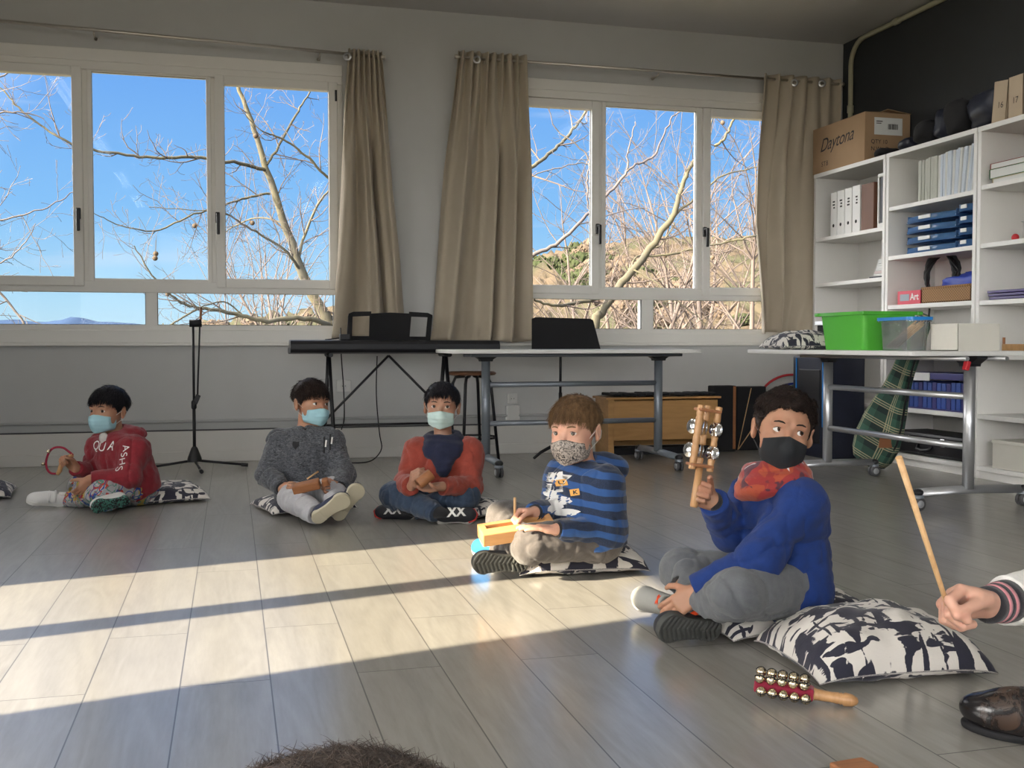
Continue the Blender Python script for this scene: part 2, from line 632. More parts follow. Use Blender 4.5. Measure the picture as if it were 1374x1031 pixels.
def patch(poly, origin, xdir, ydir, mat, parent, name, onto, lift=0.002, cuts=6):
    """flat printed shape wrapped onto a surface"""
    X, Y = Vector(xdir).normalized(), Vector(ydir).normalized()
    Z = X.cross(Y)
    o = Vector(origin)
    bm = bmesh.new()
    bvs = [bm.verts.new((x, y, 0)) for x, y in poly]
    bm.faces.new(bvs)
    bmesh.ops.triangulate(bm, faces=bm.faces)
    for _ in range(4):
        es = [e for e in bm.edges if e.calc_length() > 0.007]
        if not es:
            break
        bmesh.ops.subdivide_edges(bm, edges=es, cuts=1)
        bmesh.ops.triangulate(bm, faces=bm.faces)
    bm.verts.index_update()
    vs = wrap([o + X * v.co.x + Y * v.co.y for v in bm.verts], Z, onto, lift)
    mb = MB().add(vs, [tuple(v.index for v in f.verts) for f in bm.faces], True)
    bm.free()
    return mb.build(name, mat, parent, world=True)

# ================================================================== ROOM SHELL
W1 = (-1.82, 0.76)
W2 = (1.82, 4.33)
WZ = (0.81, 2.735)
TH = 0.22
def wall_y(name, y0, y1, x0, x1, holes, mat):
    """wall facing along y with rectangular openings (a, b, zlo, zhi)"""
    mb = MB()
    x = x0
    for a, b, lo, hi in sorted(holes):
        mb.bb(x, a, y0, y1, 0, HC)
        mb.bb(a, b, y0, y1, 0, lo)
        mb.bb(a, b, y0, y1, hi, HC)
        x = b
    mb.bb(x, x1, y0, y1, 0, HC)
    return struct(mb.build(name, mat))
wall_y('wall_back', YB, YB + TH, XL - TH, XR + TH, [(W1[0], W1[1], *WZ), (W2[0], W2[1], *WZ)], 'wall')
wall_y('wall_front', YF - TH, YF, XL - TH, XR + TH, [(-2.5, 3.9, 0.75, 2.75)], 'wall')
LB = [(-3.3, -0.75, 0.75, 2.75), (1.60, 3.46, 0.75, 2.12)]
mb = MB()
y = YF
for a, b, lo, hi in LB:
    mb.bb(XL - TH, XL, y, a, 0, HC)
    mb.bb(XL - TH, XL, a, b, 0, lo)
    mb.bb(XL - TH, XL, a, b, hi, HC)
    y = b
mb.bb(XL - TH, XL, y, YB, 0, HC)
struct(mb.build('wall_left', 'wall'))
struct(MB().bb(XR, XR + TH, YF, YB, 0, HC).build('wall_right', 'dark_wall'))
struct(MB().bb(XL - TH, XR + TH, YF - TH, YB + TH, -0.15, 0).build('floor', 'floor'))
struct(MB().bb(XL - TH, XR + TH, YF - TH, YB + TH, HC, HC + 0.15).build('ceiling', 'ceiling'))

# lower band of the window wall: trunking ledge, tall white skirting
mb = MB().bb(XL, 4.28, YB - 0.028, YB, 0, 0.212)
mb.bb(XL, 4.28, YB - 0.033, YB, 0, 0.075)
struct(mb.build('baseboard_back', 'base', bevel=0.004))
mb = MB().bb(XL, 4.28, YB - 0.020, YB, 0.222, 0.272)
mb.tube([(XL, YB - 0.022, 0.279), (4.28, YB - 0.022, 0.279)], 0.011, 8)
struct(mb.build('trim_1', 'wall_low', bevel=0.003))
struct(MB().bb(XL, 4.28, YB - 0.012, YB, 0.210, 0.223).build('trim_2', 'gasket'))
struct(MB().bb(XL, XL + 0.02, YF, YB, 0, 0.1).build('baseboard_left', 'base'))

# fill lights added out of view, shaped as ceiling tube fittings
def fill_lamp_mat():
    m = NM('fill_light_tube')
    m.b.inputs['Emission Color'].default_value = (1.0, 0.98, 0.94, 1)
    m.b.inputs['Emission Strength'].default_value = 46.0
    v = m.coord()
    m.l(m.rng(m.noise(v, 3), 0, 1, 8.5, 9.5), m.b.inputs['Emission Strength'])
    return m.m
M['fill_tube'] = fill_lamp_mat()
fill_lamp0 = None
for ly, lrow in ((5.0, 'nearest the window wall'), (2.4, 'in the middle of the room'), (-0.2, 'above the camera'), (-2.4, 'towards the rear wall')):
    for lx, lcol in ((-1.4, 'window-side column'), (1.2, 'middle column'), (3.4, 'shelf-side column')):
        lab = 'added ceiling fill light ' + lrow + ', ' + lcol
        if fill_lamp0 is None:
            fill_lamp0 = thing('ceiling_fill_light', lab, 'ceiling light', (lx, ly, HC - 0.16), group='added ceiling fill lights')
            MB().box((0, 0, 0.10), (0.14, 1.5, 0.06)).bb(-0.01, 0.01, -0.60, -0.58, 0.12, 0.16).bb(-0.01, 0.01, 0.58, 0.60, 0.12, 0.16).build('housing', 'white', fill_lamp0, bevel=0.006)
            for s in (-1, 1):
                MB().cyl((s * 0.035, -0.72, 0.02), (s * 0.035, 0.72, 0.02), 0.019, n=12).build('tube', 'fill_tube', fill_lamp0)
            MB().bb(-0.06, 0.06, -0.75, -0.72, 0.0, 0.08).build('end_cap', 'white', fill_lamp0)
            MB().bb(-0.06, 0.06, 0.72, 0.75, 0.0, 0.08).build('end_cap', 'white', fill_lamp0)
        else:
            dup(fill_lamp0, (lx, ly, HC - 0.16), label=lab)

# ------------------------------------------------------------------ windows
def pane(name, x0, x1, z0, z1, y, parent):
    return MB().bb(x0, x1, y - 0.004, y + 0.004, z0, z1).build(name, 'glass', parent, world=True)
def ring(mb, x0, x1, z0, z1, w, y0, y1):
    mb.bb(x0, x0 + w, y0, y1, z0, z1)
    mb.bb(x1 - w, x1, y0, y1, z0, z1)
    mb.bb(x0 + w, x1 - w, y0, y1, z0, z0 + w)
    mb.bb(x0 + w, x1 - w, y0, y1, z1 - w, z1)
def handle(parent, x, z, y):
    h = MB().box((x, y - 0.010, z), (0.030, 0.020, 0.075))
    h.tube([(x, y - 0.015, z + 0.02), (x, y - 0.045, z + 0.02)], 0.011, 10)
    h.box((x + 0.004, y - 0.052, z - 0.045), (0.022, 0.016, 0.145))
    return h.build('window_handle', 'black_plastic', parent, bevel=0.006, world=True)
def window_back(name, x0, x1, lights, low, zg, zl, handles, hinge=None):
    """lights: glazed spans of the upper row (a, b, opens), low: spans of the lower row"""
    w = thing(name, 'wide white framed window with three upper lights', 'window', ((x0 + x1) / 2, YB, WZ[0]))
    del w['category']
    del w['label']
    w['kind'] = 'structure'
    f = MB()
    ya, yb = YB + 0.02, YB + 0.09
    # shutter-box casing and outer frame
    f.bb(x0, x1, YB - 0.012, YB + 0.09, 2.655, WZ[1])
    f.bb(x0, x1, YB - 0.004, YB + 0.09, 2.60, 2.657)
    f.bb(x0, x0 + 0.05, ya - 0.02, yb, WZ[0], 2.6)
    f.bb(x1 - 0.05, x1, ya - 0.02, yb, WZ[0], 2.6)
    f.bb(x0, x1, YB - 0.006, yb, WZ[0], zl[0] - 0.035)
    f.bb(x0, x1, ya - 0.01, yb, zl[0] - 0.04, zl[0])
    f.bb(x0, x1, ya - 0.015, yb, zl[1], 1.22)
    xs = [x0] + [0.5 * (low[i][1] + low[i + 1][0]) for i in range(len(low) - 1)] + [x1]
    for i in range(len(low) - 1):
        f.bb(low[i][1], low[i + 1][0], ya - 0.01, yb, zl[0] - 0.01, zl[1] + 0.01)
    for i in range(len(lights) - 1):
        c = 0.5 * (lights[i][1] + lights[i + 1][0])
        f.bb(c - 0.035, c + 0.035, ya, yb, 1.17, 2.6)
    f.build('window_frame', 'upvc', w, bevel=0.004, world=True)
    for a, b, op in lights:
        s = MB()
        if op:
            ring(s, a - 0.062, b + 0.062, zg[0] - 0.062, zg[1] + 0.055, 0.062, YB - 0.012, YB + 0.05)
        else:
            ring(s, a - 0.03, b + 0.03, zg[0] - 0.04, zg[1] + 0.060, 0.031, YB + 0.01, YB + 0.06)
        s.build('sash', 'upvc', w, bevel=0.005, world=True)
        z0, z1 = (zg[0], zg[1]) if op else (zg[0] - 0.010, zg[1] + 0.030)
        g = MB()
        ring(g, a - 0.004, b + 0.004, z0 - 0.004, z1 + 0.004, 0.006, YB + 0.018, YB + 0.03)
        g.build('gasket', 'gasket', w, world=True)
        pane('pane', a - 0.002, b + 0.002, z0 - 0.002, z1 + 0.002, YB + 0.035, w)
    for a, b in low:
        g = MB()
        ring(g, a - 0.003, b + 0.003, zl[0] - 0.003, zl[1] + 0.003, 0.005, YB + 0.012, YB + 0.03)
        g.build('gasket', 'gasket', w, world=True)
        pane('pane', a - 0.002, b + 0.002, zl[0] - 0.002, zl[1] + 0.002, YB + 0.045, w)
    for x in handles:
        handle(w, x, 1.655, YB - 0.012)
    MB().bb(x0 - 0.02, x1 + 0.02, YB - 0.03, YB + 0.02, WZ[0] - 0.022, WZ[0]).build('sill', 'upvc', w, bevel=0.004, world=True)
    if hinge:
        MB().box((hinge, YB - 0.018, 2.52), (0.014, 0.014, 0.075)).build('hinge', 'black_plastic', w, world=True)
    return w
window_back('window_1', W1[0], W1[1], [(-1.70, -0.995, True), (-0.874, -0.150, False), (-0.033, 0.664, True)], [(-1.76, -0.555), (-0.478, 0.69)], (1.245, 2.56), (0.93, 1.145), [-0.962, -0.083], 0.715)
window_back('window_2', W2[0], W2[1], [(1.93, 2.589, True), (2.706, 3.436, False), (3.547, 4.22, True)], [(1.90, 2.995), (3.092, 4.25)], (1.235, 2.54), (0.915, 1.135), [2.632, 3.495])

def plain_window(name, axis, pos, a, b, lo, hi, spans, inner):
    """window in the walls behind and beside the camera"""
    w = thing(name, 'x x x x', 'window')
    del w['category']
    del w['label']
    w['kind'] = 'structure'
    w.location = (pos, (a + b) / 2, lo) if axis == 'x' else ((a + b) / 2, pos, lo)
    f, g = MB(), MB()
    def put(m, s0, s1, z0, z1, t0, t1):
        if axis == 'x':
            m.bb(pos + t0, pos + t1, s0, s1, z0, z1)
        else:
            m.bb(s0, s1, pos + t0, pos + t1, z0, z1)
    edges = [a] + [e for sp in spans for e in sp[:2]] + [b]
    for i in range(0, len(edges), 2):
        put(f, edges[i], edges[i + 1], lo, hi, -0.05, 0.02)
    for s0, s1, z0, z1 in spans:
        put(f, s0, s1, lo, z0, -0.05, 0.02)
        put(f, s0, s1, z1, hi, -0.05, 0.02)
        put(g, s0, s1, z0, z1, -0.02, -0.012)
    f.build('window_frame', 'upvc', w, world=True)
    g.build('pane', 'glass', w, world=True)
    return w
plain_window('window_3', 'x', XL, 1.60, 3.46, 0.75, 2.12, [(1.825, 2.480, 0.83, 2.03), (2.600, 3.230, 0.83, 2.03)], 1)
plain_window('fill_window_4', 'x', XL, -3.3, -0.75, 0.75, 2.75, [(-3.2, -2.45, 0.85, 2.65), (-2.35, -1.6, 0.85, 2.65), (-1.5, -0.85, 0.85, 2.65)], 1)  # unseen window, added to let in more fill daylight
plain_window('fill_window_5', 'y', YF, -2.5, 3.9, 0.75, 2.75, [(-2.4, -1.25, 0.85, 2.65), (-1.15, 0.0, 0.85, 2.65), (0.1, 1.25, 0.85, 2.65), (1.35, 2.5, 0.85, 2.65), (2.6, 3.8, 0.85, 2.65)], 1)  # unseen rear window row, added to brighten the room

# ------------------------------------------------------------------ curtain rods and curtains
YR = 7.37
def rod(x0, z0, x1, z1, label, brackets, ends):
    t = thing('curtain_rod', label, 'curtain rod', (x0, YR, z0), group=None)
    MB().tube([(x0, YR, z0), (x1, YR, z1)], 0.0105, 12).build('rod', 'rod', t, world=True)
    for bx in brackets:
        bz = z0 + (z1 - z0) * (bx - x0) / (x1 - x0)
        b = MB().tube([(bx, YR, bz - 0.012), (bx, YR, bz - 0.03), (bx, YB, bz - 0.03)], 0.006, 8)
        b.lathe([(0.012, 0), (0.012, 0.006), (0.006, 0.008)], (bx, YB - 0.008, bz - 0.03), (0, 1, 0), 12)
        b.build('bracket', 'rod', t, world=True)
    for e in ends:
        ez = z0 + (z1 - z0) * (e - x0) / (x1 - x0)
        d = 1 if e > (x0 + x1) / 2 else -1
        MB().lathe([(0.0105, -0.004), (0.016, 0), (0.016, 0.028), (0.002, 0.032)], (e, YR, ez), (d, 0, 0), 14).build('finial', 'rod', t, world=True)
    return t
a1, b1 = PY(0, 28, YR), PY(517, 77, YR)
zl = a1[2] + (b1[2] - a1[2]) / (b1[0] - a1[0]) * (-2.1 - a1[0])
rod(-2.1, zl, b1[0] - 0.03, b1[2], 'brushed steel curtain rod over the left window', [-0.84, -1.9, 0.6], [b1[0] - 0.03])
a2, b2 = PY(610, 76, YR), PY(1128, 113, YR)
rod(a2[0] + 0.03, a2[2], b2[0], b2[2], 'brushed steel curtain rod over the right window', [3.07, 1.75, 4.5], [a2[0] + 0.03, b2[0]])

def curtain(label, left, right, folds_top, folds_bot, seed, yoff=0.0, amp=(0.030, 0.045), skew=None, eyelets=(), name='curtain'):
    """left/right: outline [(z, x), ...] from top to bottom"""
    rnd = random.Random(seed)
    ph = [rnd.uniform(0, 6.28) for _ in range(8)]
    n, m = 150, 64
    zt, zb = left[0][0], left[-1][0]
    lz = [z for z, _ in reversed(left)]
    lx = [x for _, x in reversed(left)]
    rz = [z for z, _ in reversed(right)]
    rx = [x for _, x in reversed(right)]
    t = thing(name, label, 'curtain', ((left[0][1] + right[0][1]) / 2, YR, zb), group=None)
    vs, fs = [], []
    for j in range(m + 1):
        tt = j / m
        z = zt + (zb - zt) * tt
        x0, x1 = np.interp(z, lz, lx), np.interp(z, rz, rx)
        for i in range(n + 1):
            s = i / n
            w = s + 0.012 * math.sin(5 * s * 2 * PI + ph[0] + tt * 2.0) + (skew(s, tt) if skew else 0) * (s * (1 - s) * 4)
            x = x0 + (x1 - x0) * min(max(w, 0), 1)
            ft = math.sin(2 * PI * folds_top * s + ph[1])
            sb = s + 0.05 * math.sin(2 * PI * s * 1.3 + ph[2]) + 0.03 * math.sin(3 * tt + ph[3])
            fb = math.sin(2 * PI * folds_bot * sb + ph[4]) + 0.45 * math.sin(2 * PI * folds_bot * 2 * sb + 1.2)
            k = min(1, max(0, (tt - 0.04) / 0.45))
            k = k * k * (3 - 2 * k)
            yy = (1 - k) * ft * amp[0] + k * fb * amp[1] + 0.012 * math.sin(tt * 5 + s * 9 + ph[6]) * k
            if j == m:
                z2 = z + 0.008 * math.sin(s * 12 + ph[7])
            else:
                z2 = z
            vs.append((x, YR + yoff + yy, z2))
    for j in range(m):
        for i in range(n):
            a = j * (n + 1) + i
            fs.append((a, a + 1, a + n + 2, a + n + 1))
    MB().add(vs, fs, True).build('cloth', 'curtain', t, world=True, solid=0.004)
    for e in eyelets:
        q = PY(e[0], e[1], YR - 0.03)
        MB().lathe([(0.016, -0.003), (0.027, -0.004), (0.030, 0), (0.027, 0.004), (0.016, 0.003), (0.016, -0.003)], q, (0.35, 1, 0), 20).build('eyelet', 'steel', t, world=True)
    return t
def ol(pts, y=YR):
    return [(float(PY(u, v, y)[2]), float(PY(u, v, y)[0])) for u, v in pts]
curtain('beige curtain gathered at the right edge of the left window',
        ol([(467, 66), (462, 130), (457, 250), (452, 350), (446, 440), (444, 453)]), ol([(512, 67), (517, 130), (526, 250), (538, 350), (546, 440), (548, 453)]),
        7, 2.6, 3, 0.0, (0.028, 0.060), lambda s, t: 0.16 * t * math.sin(PI * s), [(466, 76)])
curtain('beige curtain gathered at the left edge of the right window',
        ol([(614, 68), (608, 130), (597, 230), (590, 330), (582, 440), (578, 458)]), ol([(706, 76), (708, 130), (713, 230), (714, 330), (715, 440), (715, 458)]),
        9, 3.4, 8, 0.0, (0.028, 0.060), None, [(640, 80)])
curtain('beige curtain hanging in the corner beside the tall shelves',
        ol([(1024, 99), (1020, 180), (1014, 300), (1020, 400), (1022, 447)]), ol([(1127, 104), (1127, 180), (1130, 300), (1115, 400), (1100, 447)]),
        6, 2.3, 12, 0.0, (0.026, 0.060), lambda s, t: -0.10 * t, [(1066, 111), (1103, 112)])

# ------------------------------------------------------------------ conduit on the dark wall
t = thing('conduit_pipe', 'ivory conduit pipe bending up the charcoal wall to the ceiling', 'pipe', (XR - 0.015, 7.38, 2.0))
xp = XR - 0.026
top = HC - 0.035
pts = [(xp, 7.33, 1.9), (xp, 7.33, 2.95)]
for k in range(1, 7):
    a = k / 6 * PI / 2
    pts.append((xp, 7.33 - 0.17 * (1 - math.cos(a)), 2.95 + (top - 2.95) * math.sin(a)))
pts += [(xp, 5.5, top), (xp, 3.5, top)]
MB().tube(pts, 0.019, 12).build('pipe', 'pipe', t, world=True)
for c, ax in (((xp, 7.33, 2.62), (0, 0, 1)), ((xp, 6.75, top), (0, 1, 0)), ((xp, 5.6, top), (0, 1, 0))):
    MB().lathe([(0.02, -0.03), (0.0245, -0.028), (0.0245, 0.028), (0.02, 0.03)], c, ax, 14).build('coupling', 'pipe', t, world=True)

# ------------------------------------------------------------------ sockets
def socket(c, label, w=0.10, h=0.085, cover=False):
    t = thing('wall_socket', label, 'socket', c)
    x, y, z = c
    MB().box((x, YB - 0.006, z), (w, 0.014, h)).build('plate', 'white', t, bevel=0.004, world=True)
    n = 2 if w > 0.12 else 1
    for k in range(n):
        cx = x + (k - (n - 1) / 2) * 0.075
        m = MB().lathe([(0.0215, 0), (0.0215, 0.004), (0.019, 0.005), (0.018, -0.006), (0.0, -0.006)], (cx, YB - 0.013, z), (0, -1, 0), 20)
        m.build('outlet', 'white', t, world=True)
        p = MB()
        for dx in (-0.0095, 0.0095):
            p.cyl((cx + dx, YB - 0.0205, z), (cx + dx, YB - 0.017, z), 0.0028, n=8)
        p.build('pin_hole', 'black_matte', t, world=True)
    return t
q = PY(461, 518, YB)
socket((q[0], YB, q[2]), 'white wall socket below the keyboard')
q = PY(687, 535, YB)
socket((q[0], YB, q[2]), 'small wall socket above the white junction box', 0.075, 0.075)
q = PY(687, 554, YB)
t = thing('junction_box', 'white junction box on the wall behind the white folding table', 'junction box', (q[0], YB, q[2]))
MB().box((q[0], YB - 0.015, q[2]), (0.105, 0.03, 0.105)).build('box', 'white', t, bevel=0.004, world=True)
MB().box((q[0], YB - 0.032, q[2]), (0.085, 0.005, 0.085)).build('cover', 'white', t, bevel=0.002, world=True)

# ================================================================== FOLDING TABLES ON CASTERS
def caster(parent, x, y, z, r=0.032, yaw=0.0, fork='grey_metal'):
    c = Vector((math.cos(yaw), math.sin(yaw), 0))
    m = MB()
    for s in (-1, 1):
        o = c * (s * 0.013)
        m.lathe([(0.006, -0.009), (r * 0.86, -0.009), (r, -0.006), (r, 0.006), (r * 0.86, 0.009), (0.006, 0.009)], (x + o.x, y + o.y, r), c, 20)
    b = m.build('caster', 'caster', parent, world=True)
    h = MB()
    for s in (-1, 1):
        o = c * (s * 0.023)
        h.lathe([(0.0, s * 0.002), (r * 0.55, s * 0.002), (r * 0.6, -s * 0.002)], (x + o.x, y + o.y, r), c, 16)
    h.cyl(tuple(Vector((x, y, r)) - c * 0.023), tuple(Vector((x, y, r)) + c * 0.023), 0.005, n=8)
    h.build('hub', 'caster_hub', b, world=True)
    f = MB().box((x, y, r + 0.018), (0.018, 0.018, 0.05)).lathe([(0.028, 0), (0.028, 0.012), (0.012, 0.02)], (x, y, r + 0.028), (0, 0, 1), 14)
    f.build('fork', fork, b, world=True)
    return b
def folding_table(label, cols, across, foot_half, foot_off, top_poly, metal, ztop=0.767, levers=()):
    """cols: two column feet (x, y); across: unit vector of the foot bars"""
    a, b = Vector((*cols[0], 0)), Vector((*cols[1], 0))
    ac = Vector((*across, 0)).normalized()
    lg = (b - a).normalized()
    mid = (a + b) / 2
    t = thing('folding_table', label, 'table', (mid.x, mid.y, 0))
    MB().prism(top_poly, 'z', ztop - 0.024, ztop).build('tabletop', 'laminate', t, bevel=0.005, world=True)
    yaw = math.atan2(lg.y, lg.x)
    for c in (a, b):
        MB().cyl((c.x, c.y, 0.095), (c.x, c.y, ztop - 0.07), 0.0275, n=24).build('leg', metal, t, world=True)
        e0, e1 = c + ac * (foot_off - foot_half), c + ac * (foot_off + foot_half)
        ft = MB().tube([(e0.x, e0.y, 0.085), (c.x, c.y, 0.092), (e1.x, e1.y, 0.085)], 0.024, 14, flat=0.62)
        fb = ft.build('foot_bar', metal, t, world=True)
        for e, s in ((e0, -1), (e1, 1)):
            p = e
            MB().ball((p.x, p.y, 0.086), 0.027, 12, (1, 1, 0.7)).build('end_cap', 'black_plastic', fb, world=True)
            caster(t, p.x, p.y, 0, yaw=yaw)
        # black tilting bracket
        br = MB()
        q = [(-0.085, ztop - 0.025), (0.085, ztop - 0.025), (0.085, ztop - 0.036), (0.042, ztop - 0.062), (0.038, ztop - 0.075), (-0.038, ztop - 0.075), (-0.042, ztop - 0.062), (-0.085, ztop - 0.036)]
        vs = []
        for s in (-0.03, 0.03):
            for u_, z_ in q:
                p = c + lg * u_ + ac * s
                vs.append((p.x, p.y, z_))
        n = len(q)
        br.add(vs, [tuple(range(n)), tuple(reversed(range(n, 2 * n)))] + [(i, (i + 1) % n, n + (i + 1) % n, n + i) for i in range(n)])
        br.build('bracket', 'black_plastic', t, world=True)
    for z in (0.545, 0.30):
        MB().cyl((a.x, a.y, z), (b.x, b.y, z), 0.0165, n=18).build('crossbar', metal, t, world=True)
    for s in (-1, 1):
        p, q2 = a + ac * (0.11 * s) - lg * 0.12, b + ac * (0.11 * s) + lg * 0.12
        MB().tube([(p.x, p.y, ztop - 0.036), (q2.x, q2.y, ztop - 0.036)], 0.011, 8).build('rail', metal, t, world=True)
    for c in levers:
        MB().box((c[0], c[1], ztop - 0.07), (0.022, 0.03, 0.045), (0, 0.3, 0)).build('lever', 'red_plastic', t, bevel=0.004, world=True)
    return t
def rrect(x0, x1, y0, y1, r, n=6):
    out = []
    for cx, cy, a0 in ((x1 - r, y1 - r, 0), (x0 + r, y1 - r, 90), (x0 + r, y0 + r, 180), (x1 - r, y0 + r, 270)):
        for k in range(n + 1):
            a = math.radians(a0 + 90 * k / n)
            out.append((cx + r * math.cos(a), cy + r * math.sin(a)))
    return out
folding_table('white-topped folding table with blue-grey legs, bare, in front of the right window', [(1.54, 6.46), (2.72, 6.50)], (0, 1), 0.34, 0.0,
              rrect(1.27, 2.88, 6.10, 6.80, 0.09), 'grey_metal')
TT = 0.767
folding_table('white-topped folding table with silver legs, loaded with bins and boxes', [(3.44, 5.62), (3.466, 4.40)], (1, 0), 0.30, 0.02,
              rrect(3.085, 3.84, 4.33, 5.98, 0.03), 'silver_metal', levers=[(3.40, 4.34)])

# ================================================================== KEYBOARD, ITS STAND, STOOL, STANDS
YK = 6.98
kx0, kx1 = PY(388, 460, YK)[0], PY(388, 460, YK)[0] + 1.37
t = thing('electric_piano', 'long black electric piano on a metal stand, seen from behind', 'piano', ((kx0 + kx1) / 2, YK, 0.735))
prof = [(YK - 0.13, 0.822), (YK - 0.145, 0.80), (YK - 0.145, 0.765), (YK - 0.125, 0.745), (YK + 0.15, 0.735), (YK + 0.165, 0.745), (YK + 0.165, 0.775), (YK + 0.06, 0.785), (YK + 0.04, 0.828)]
MB().prism(prof, 'x', kx0, kx1).build('case', 'black_plastic', t, bevel=0.006, world=True)
k = MB()
for i in range(52):
    x = kx0 + 0.07 + i * 0.0236
    k.bb(x, x + 0.0225, YK + 0.05, YK + 0.163, 0.778, 0.793)
k.build('white_keys', 'white', t, world=True)
k = MB()
for i in range(51):
    if i % 7 in (0, 1, 3, 4, 5):
        x = kx0 + 0.07 + (i + 1) * 0.0236
        k.bb(x - 0.006, x + 0.006, YK + 0.05, YK + 0.115, 0.79, 0.804)
k.build('black_keys', 'black_plastic', t, world=True)
# music rest with two open panels
def rp(u, v):
    p = PY(u, v, YK)
    return (p[0], p[2])
yr0 = YK + 0.0
r = MB()
def quad(pts, y0, y1, lean=0.0):
    pass
outer = [rp(466, 457), rp(468, 424), rp(473, 419), rp(523, 418), rp(575, 421), rp(580, 426), rp(576, 457)]
r.prism([rp(495, 457), rp(496, 421), rp(523, 419.5), rp(552, 421), rp(549, 457)], 'y', yr0 - 0.006, yr0 + 0.006)
r.prism([rp(465, 457), rp(467, 424), rp(473, 424), rp(472, 457)], 'y', yr0 - 0.007, yr0 + 0.007)
r.prism([rp(571, 457), rp(574, 424), rp(580, 425), rp(577, 457)], 'y', yr0 - 0.007, yr0 + 0.007)
r.prism([rp(467, 426), rp(468, 421), rp(474, 418.5), rp(498, 418), rp(498, 424), rp(474, 425)], 'y', yr0 - 0.007, yr0 + 0.007)
r.prism([rp(549, 425), rp(549, 418.5), rp(574, 420), rp(580, 423), rp(580, 427), rp(574, 426)], 'y', yr0 - 0.007, yr0 + 0.007)
r.prism([rp(465, 458), rp(465, 451), rp(577, 452), rp(577, 458)], 'y', yr0 - 0.012, yr0 + 0.012)
r.build('music_rest', 'black_matte', t, world=True)
c = PY(462, 452, YK)
t = thing('adapter_box', 'small black box with a cable on top of the piano', 'adapter', (c[0], YK - 0.03, 0.826))
MB().box((c[0] + 0.0, YK - 0.03, 0.845), (0.07, 0.07, 0.04)).build('housing', 'black_plastic', t, bevel=0.006, world=True)
MB().tube([(c[0] - 0.035, YK - 0.03, 0.84), (c[0] - 0.09, YK - 0.04, 0.833), (c[0] - 0.12, YK + 0.02, 0.83)], 0.004, 8).build('cable', 'black_plastic', t, world=True)
t = thing('piano_stand', 'black tubular stand carrying the electric piano', 'stand', ((kx0 + kx1) / 2, YK, 0))
xl_, xr_ = PY(441, 480, YK)[0], PY(597, 480, YK)[0]
xc = PY(520, 478, YK)[0]
for x in (xl_, xr_):
    MB().tube([(x, YK - 0.17, 0.73), (x, YK + 0.17, 0.73)], 0.014, 10).build('top_bar', 'black_plastic', t, world=True)
    for s in (-1, 1):
        MB().tube([(x, YK + s * 0.03, 0.72), (x - 0.02 * s, YK + s * 0.22, 0.015)], 0.013, 10).build('leg', 'black_plastic', t, world=True)
    MB().tube([(x, YK - 0.24, 0.015), (x, YK + 0.24, 0.015)], 0.014, 10).build('foot', 'black_plastic', t, world=True)
for s in (-1, 1):
    MB().tube([(xc, YK - 0.05, 0.725), (xc + s * 0.42, YK - 0.05, 0.30), (xc + s * 0.43, YK + 0.0, 0.27)], 0.008, 8).build('brace', 'black_plastic', t, world=True)
MB().tube([(xl_ - 0.02, YK, 0.27), (xr_ + 0.02, YK, 0.27)], 0.008, 8).build('lower_bar', 'black_plastic', t, world=True)
# hanging leads
def cable(name, label, pts, y, r=0.004, mat='black_plastic'):
    P = [PY(u, v, yy) for (u, v), yy in zip(pts, y)]
    q = []
    for i in range(len(P) - 1):
        for k in range(5):
            s = k / 5
            p0, p1, p2, p3 = P[max(i - 1, 0)], P[i], P[i + 1], P[min(i + 2, len(P) - 1)]
            q.append(0.5 * ((2 * p1) + (-p0 + p2) * s + (2 * p0 - 5 * p1 + 4 * p2 - p3) * s * s + (-p0 + 3 * p1 - 3 * p2 + p3) * s ** 3))
    q.append(P[-1])
    q = [(p[0], p[1], max(p[2], r)) for p in q]
    o = MB().tube(q, r, 8).build(name, mat, None, world=False)
    return tag(o, label, 'cable')
cable('power_lead', 'thin black lead hanging past the socket below the piano', [(457, 440), (458, 478), (461, 520), (462, 560), (458, 577)], [7.16, 7.16, 7.38, 7.43, 7.44])
cable('pedal_lead', 'thin black lead looping from the piano down onto the floor', [(506, 478), (505, 530), (509, 580), (512, 602), (502, 616), (488, 621), (470, 622)], [7.17, 7.2, 7.2, 7.2, 7.2, 7.12, 7.12])

# stool
c = PY(633, 501, 6.98)
t = thing('stool', 'round stool with brown wooden seat and black metal legs behind the table leg', 'stool', (c[0], 6.98, 0))
MB().lathe([(0.0, 0.0), (0.155, 0.0), (0.165, 0.008), (0.165, 0.016), (0.15, 0.024), (0.0, 0.020)], (c[0], 6.98, c[2] - 0.012), n=32).build('seat', 'stool_seat', t, world=True)
for k in range(4):
    a = PI / 4 + k * PI / 2 + 0.25
    dx, dy = math.cos(a), math.sin(a)
    zt = c[2] - 0.02
    MB().tube([(c[0] + dx * 0.05, 6.98 + dy * 0.05, zt), (c[0] + dx * 0.115, 6.98 + dy * 0.115, zt - 0.008), (c[0] + dx * 0.135, 6.98 + dy * 0.135, zt - 0.05), (c[0] + dx * 0.19, 6.98 + dy * 0.19, 0.006)], 0.0105, 10).build('leg', 'black_plastic', t, world=True)
pts = [(c[0] + 0.168 * math.cos(k / 24 * 2 * PI), 6.98 + 0.168 * math.sin(k / 24 * 2 * PI), 0.17) for k in range(25)]
MB().tube(pts, 0.007, 8).build('foot_ring', 'black_plastic', t, world=True)

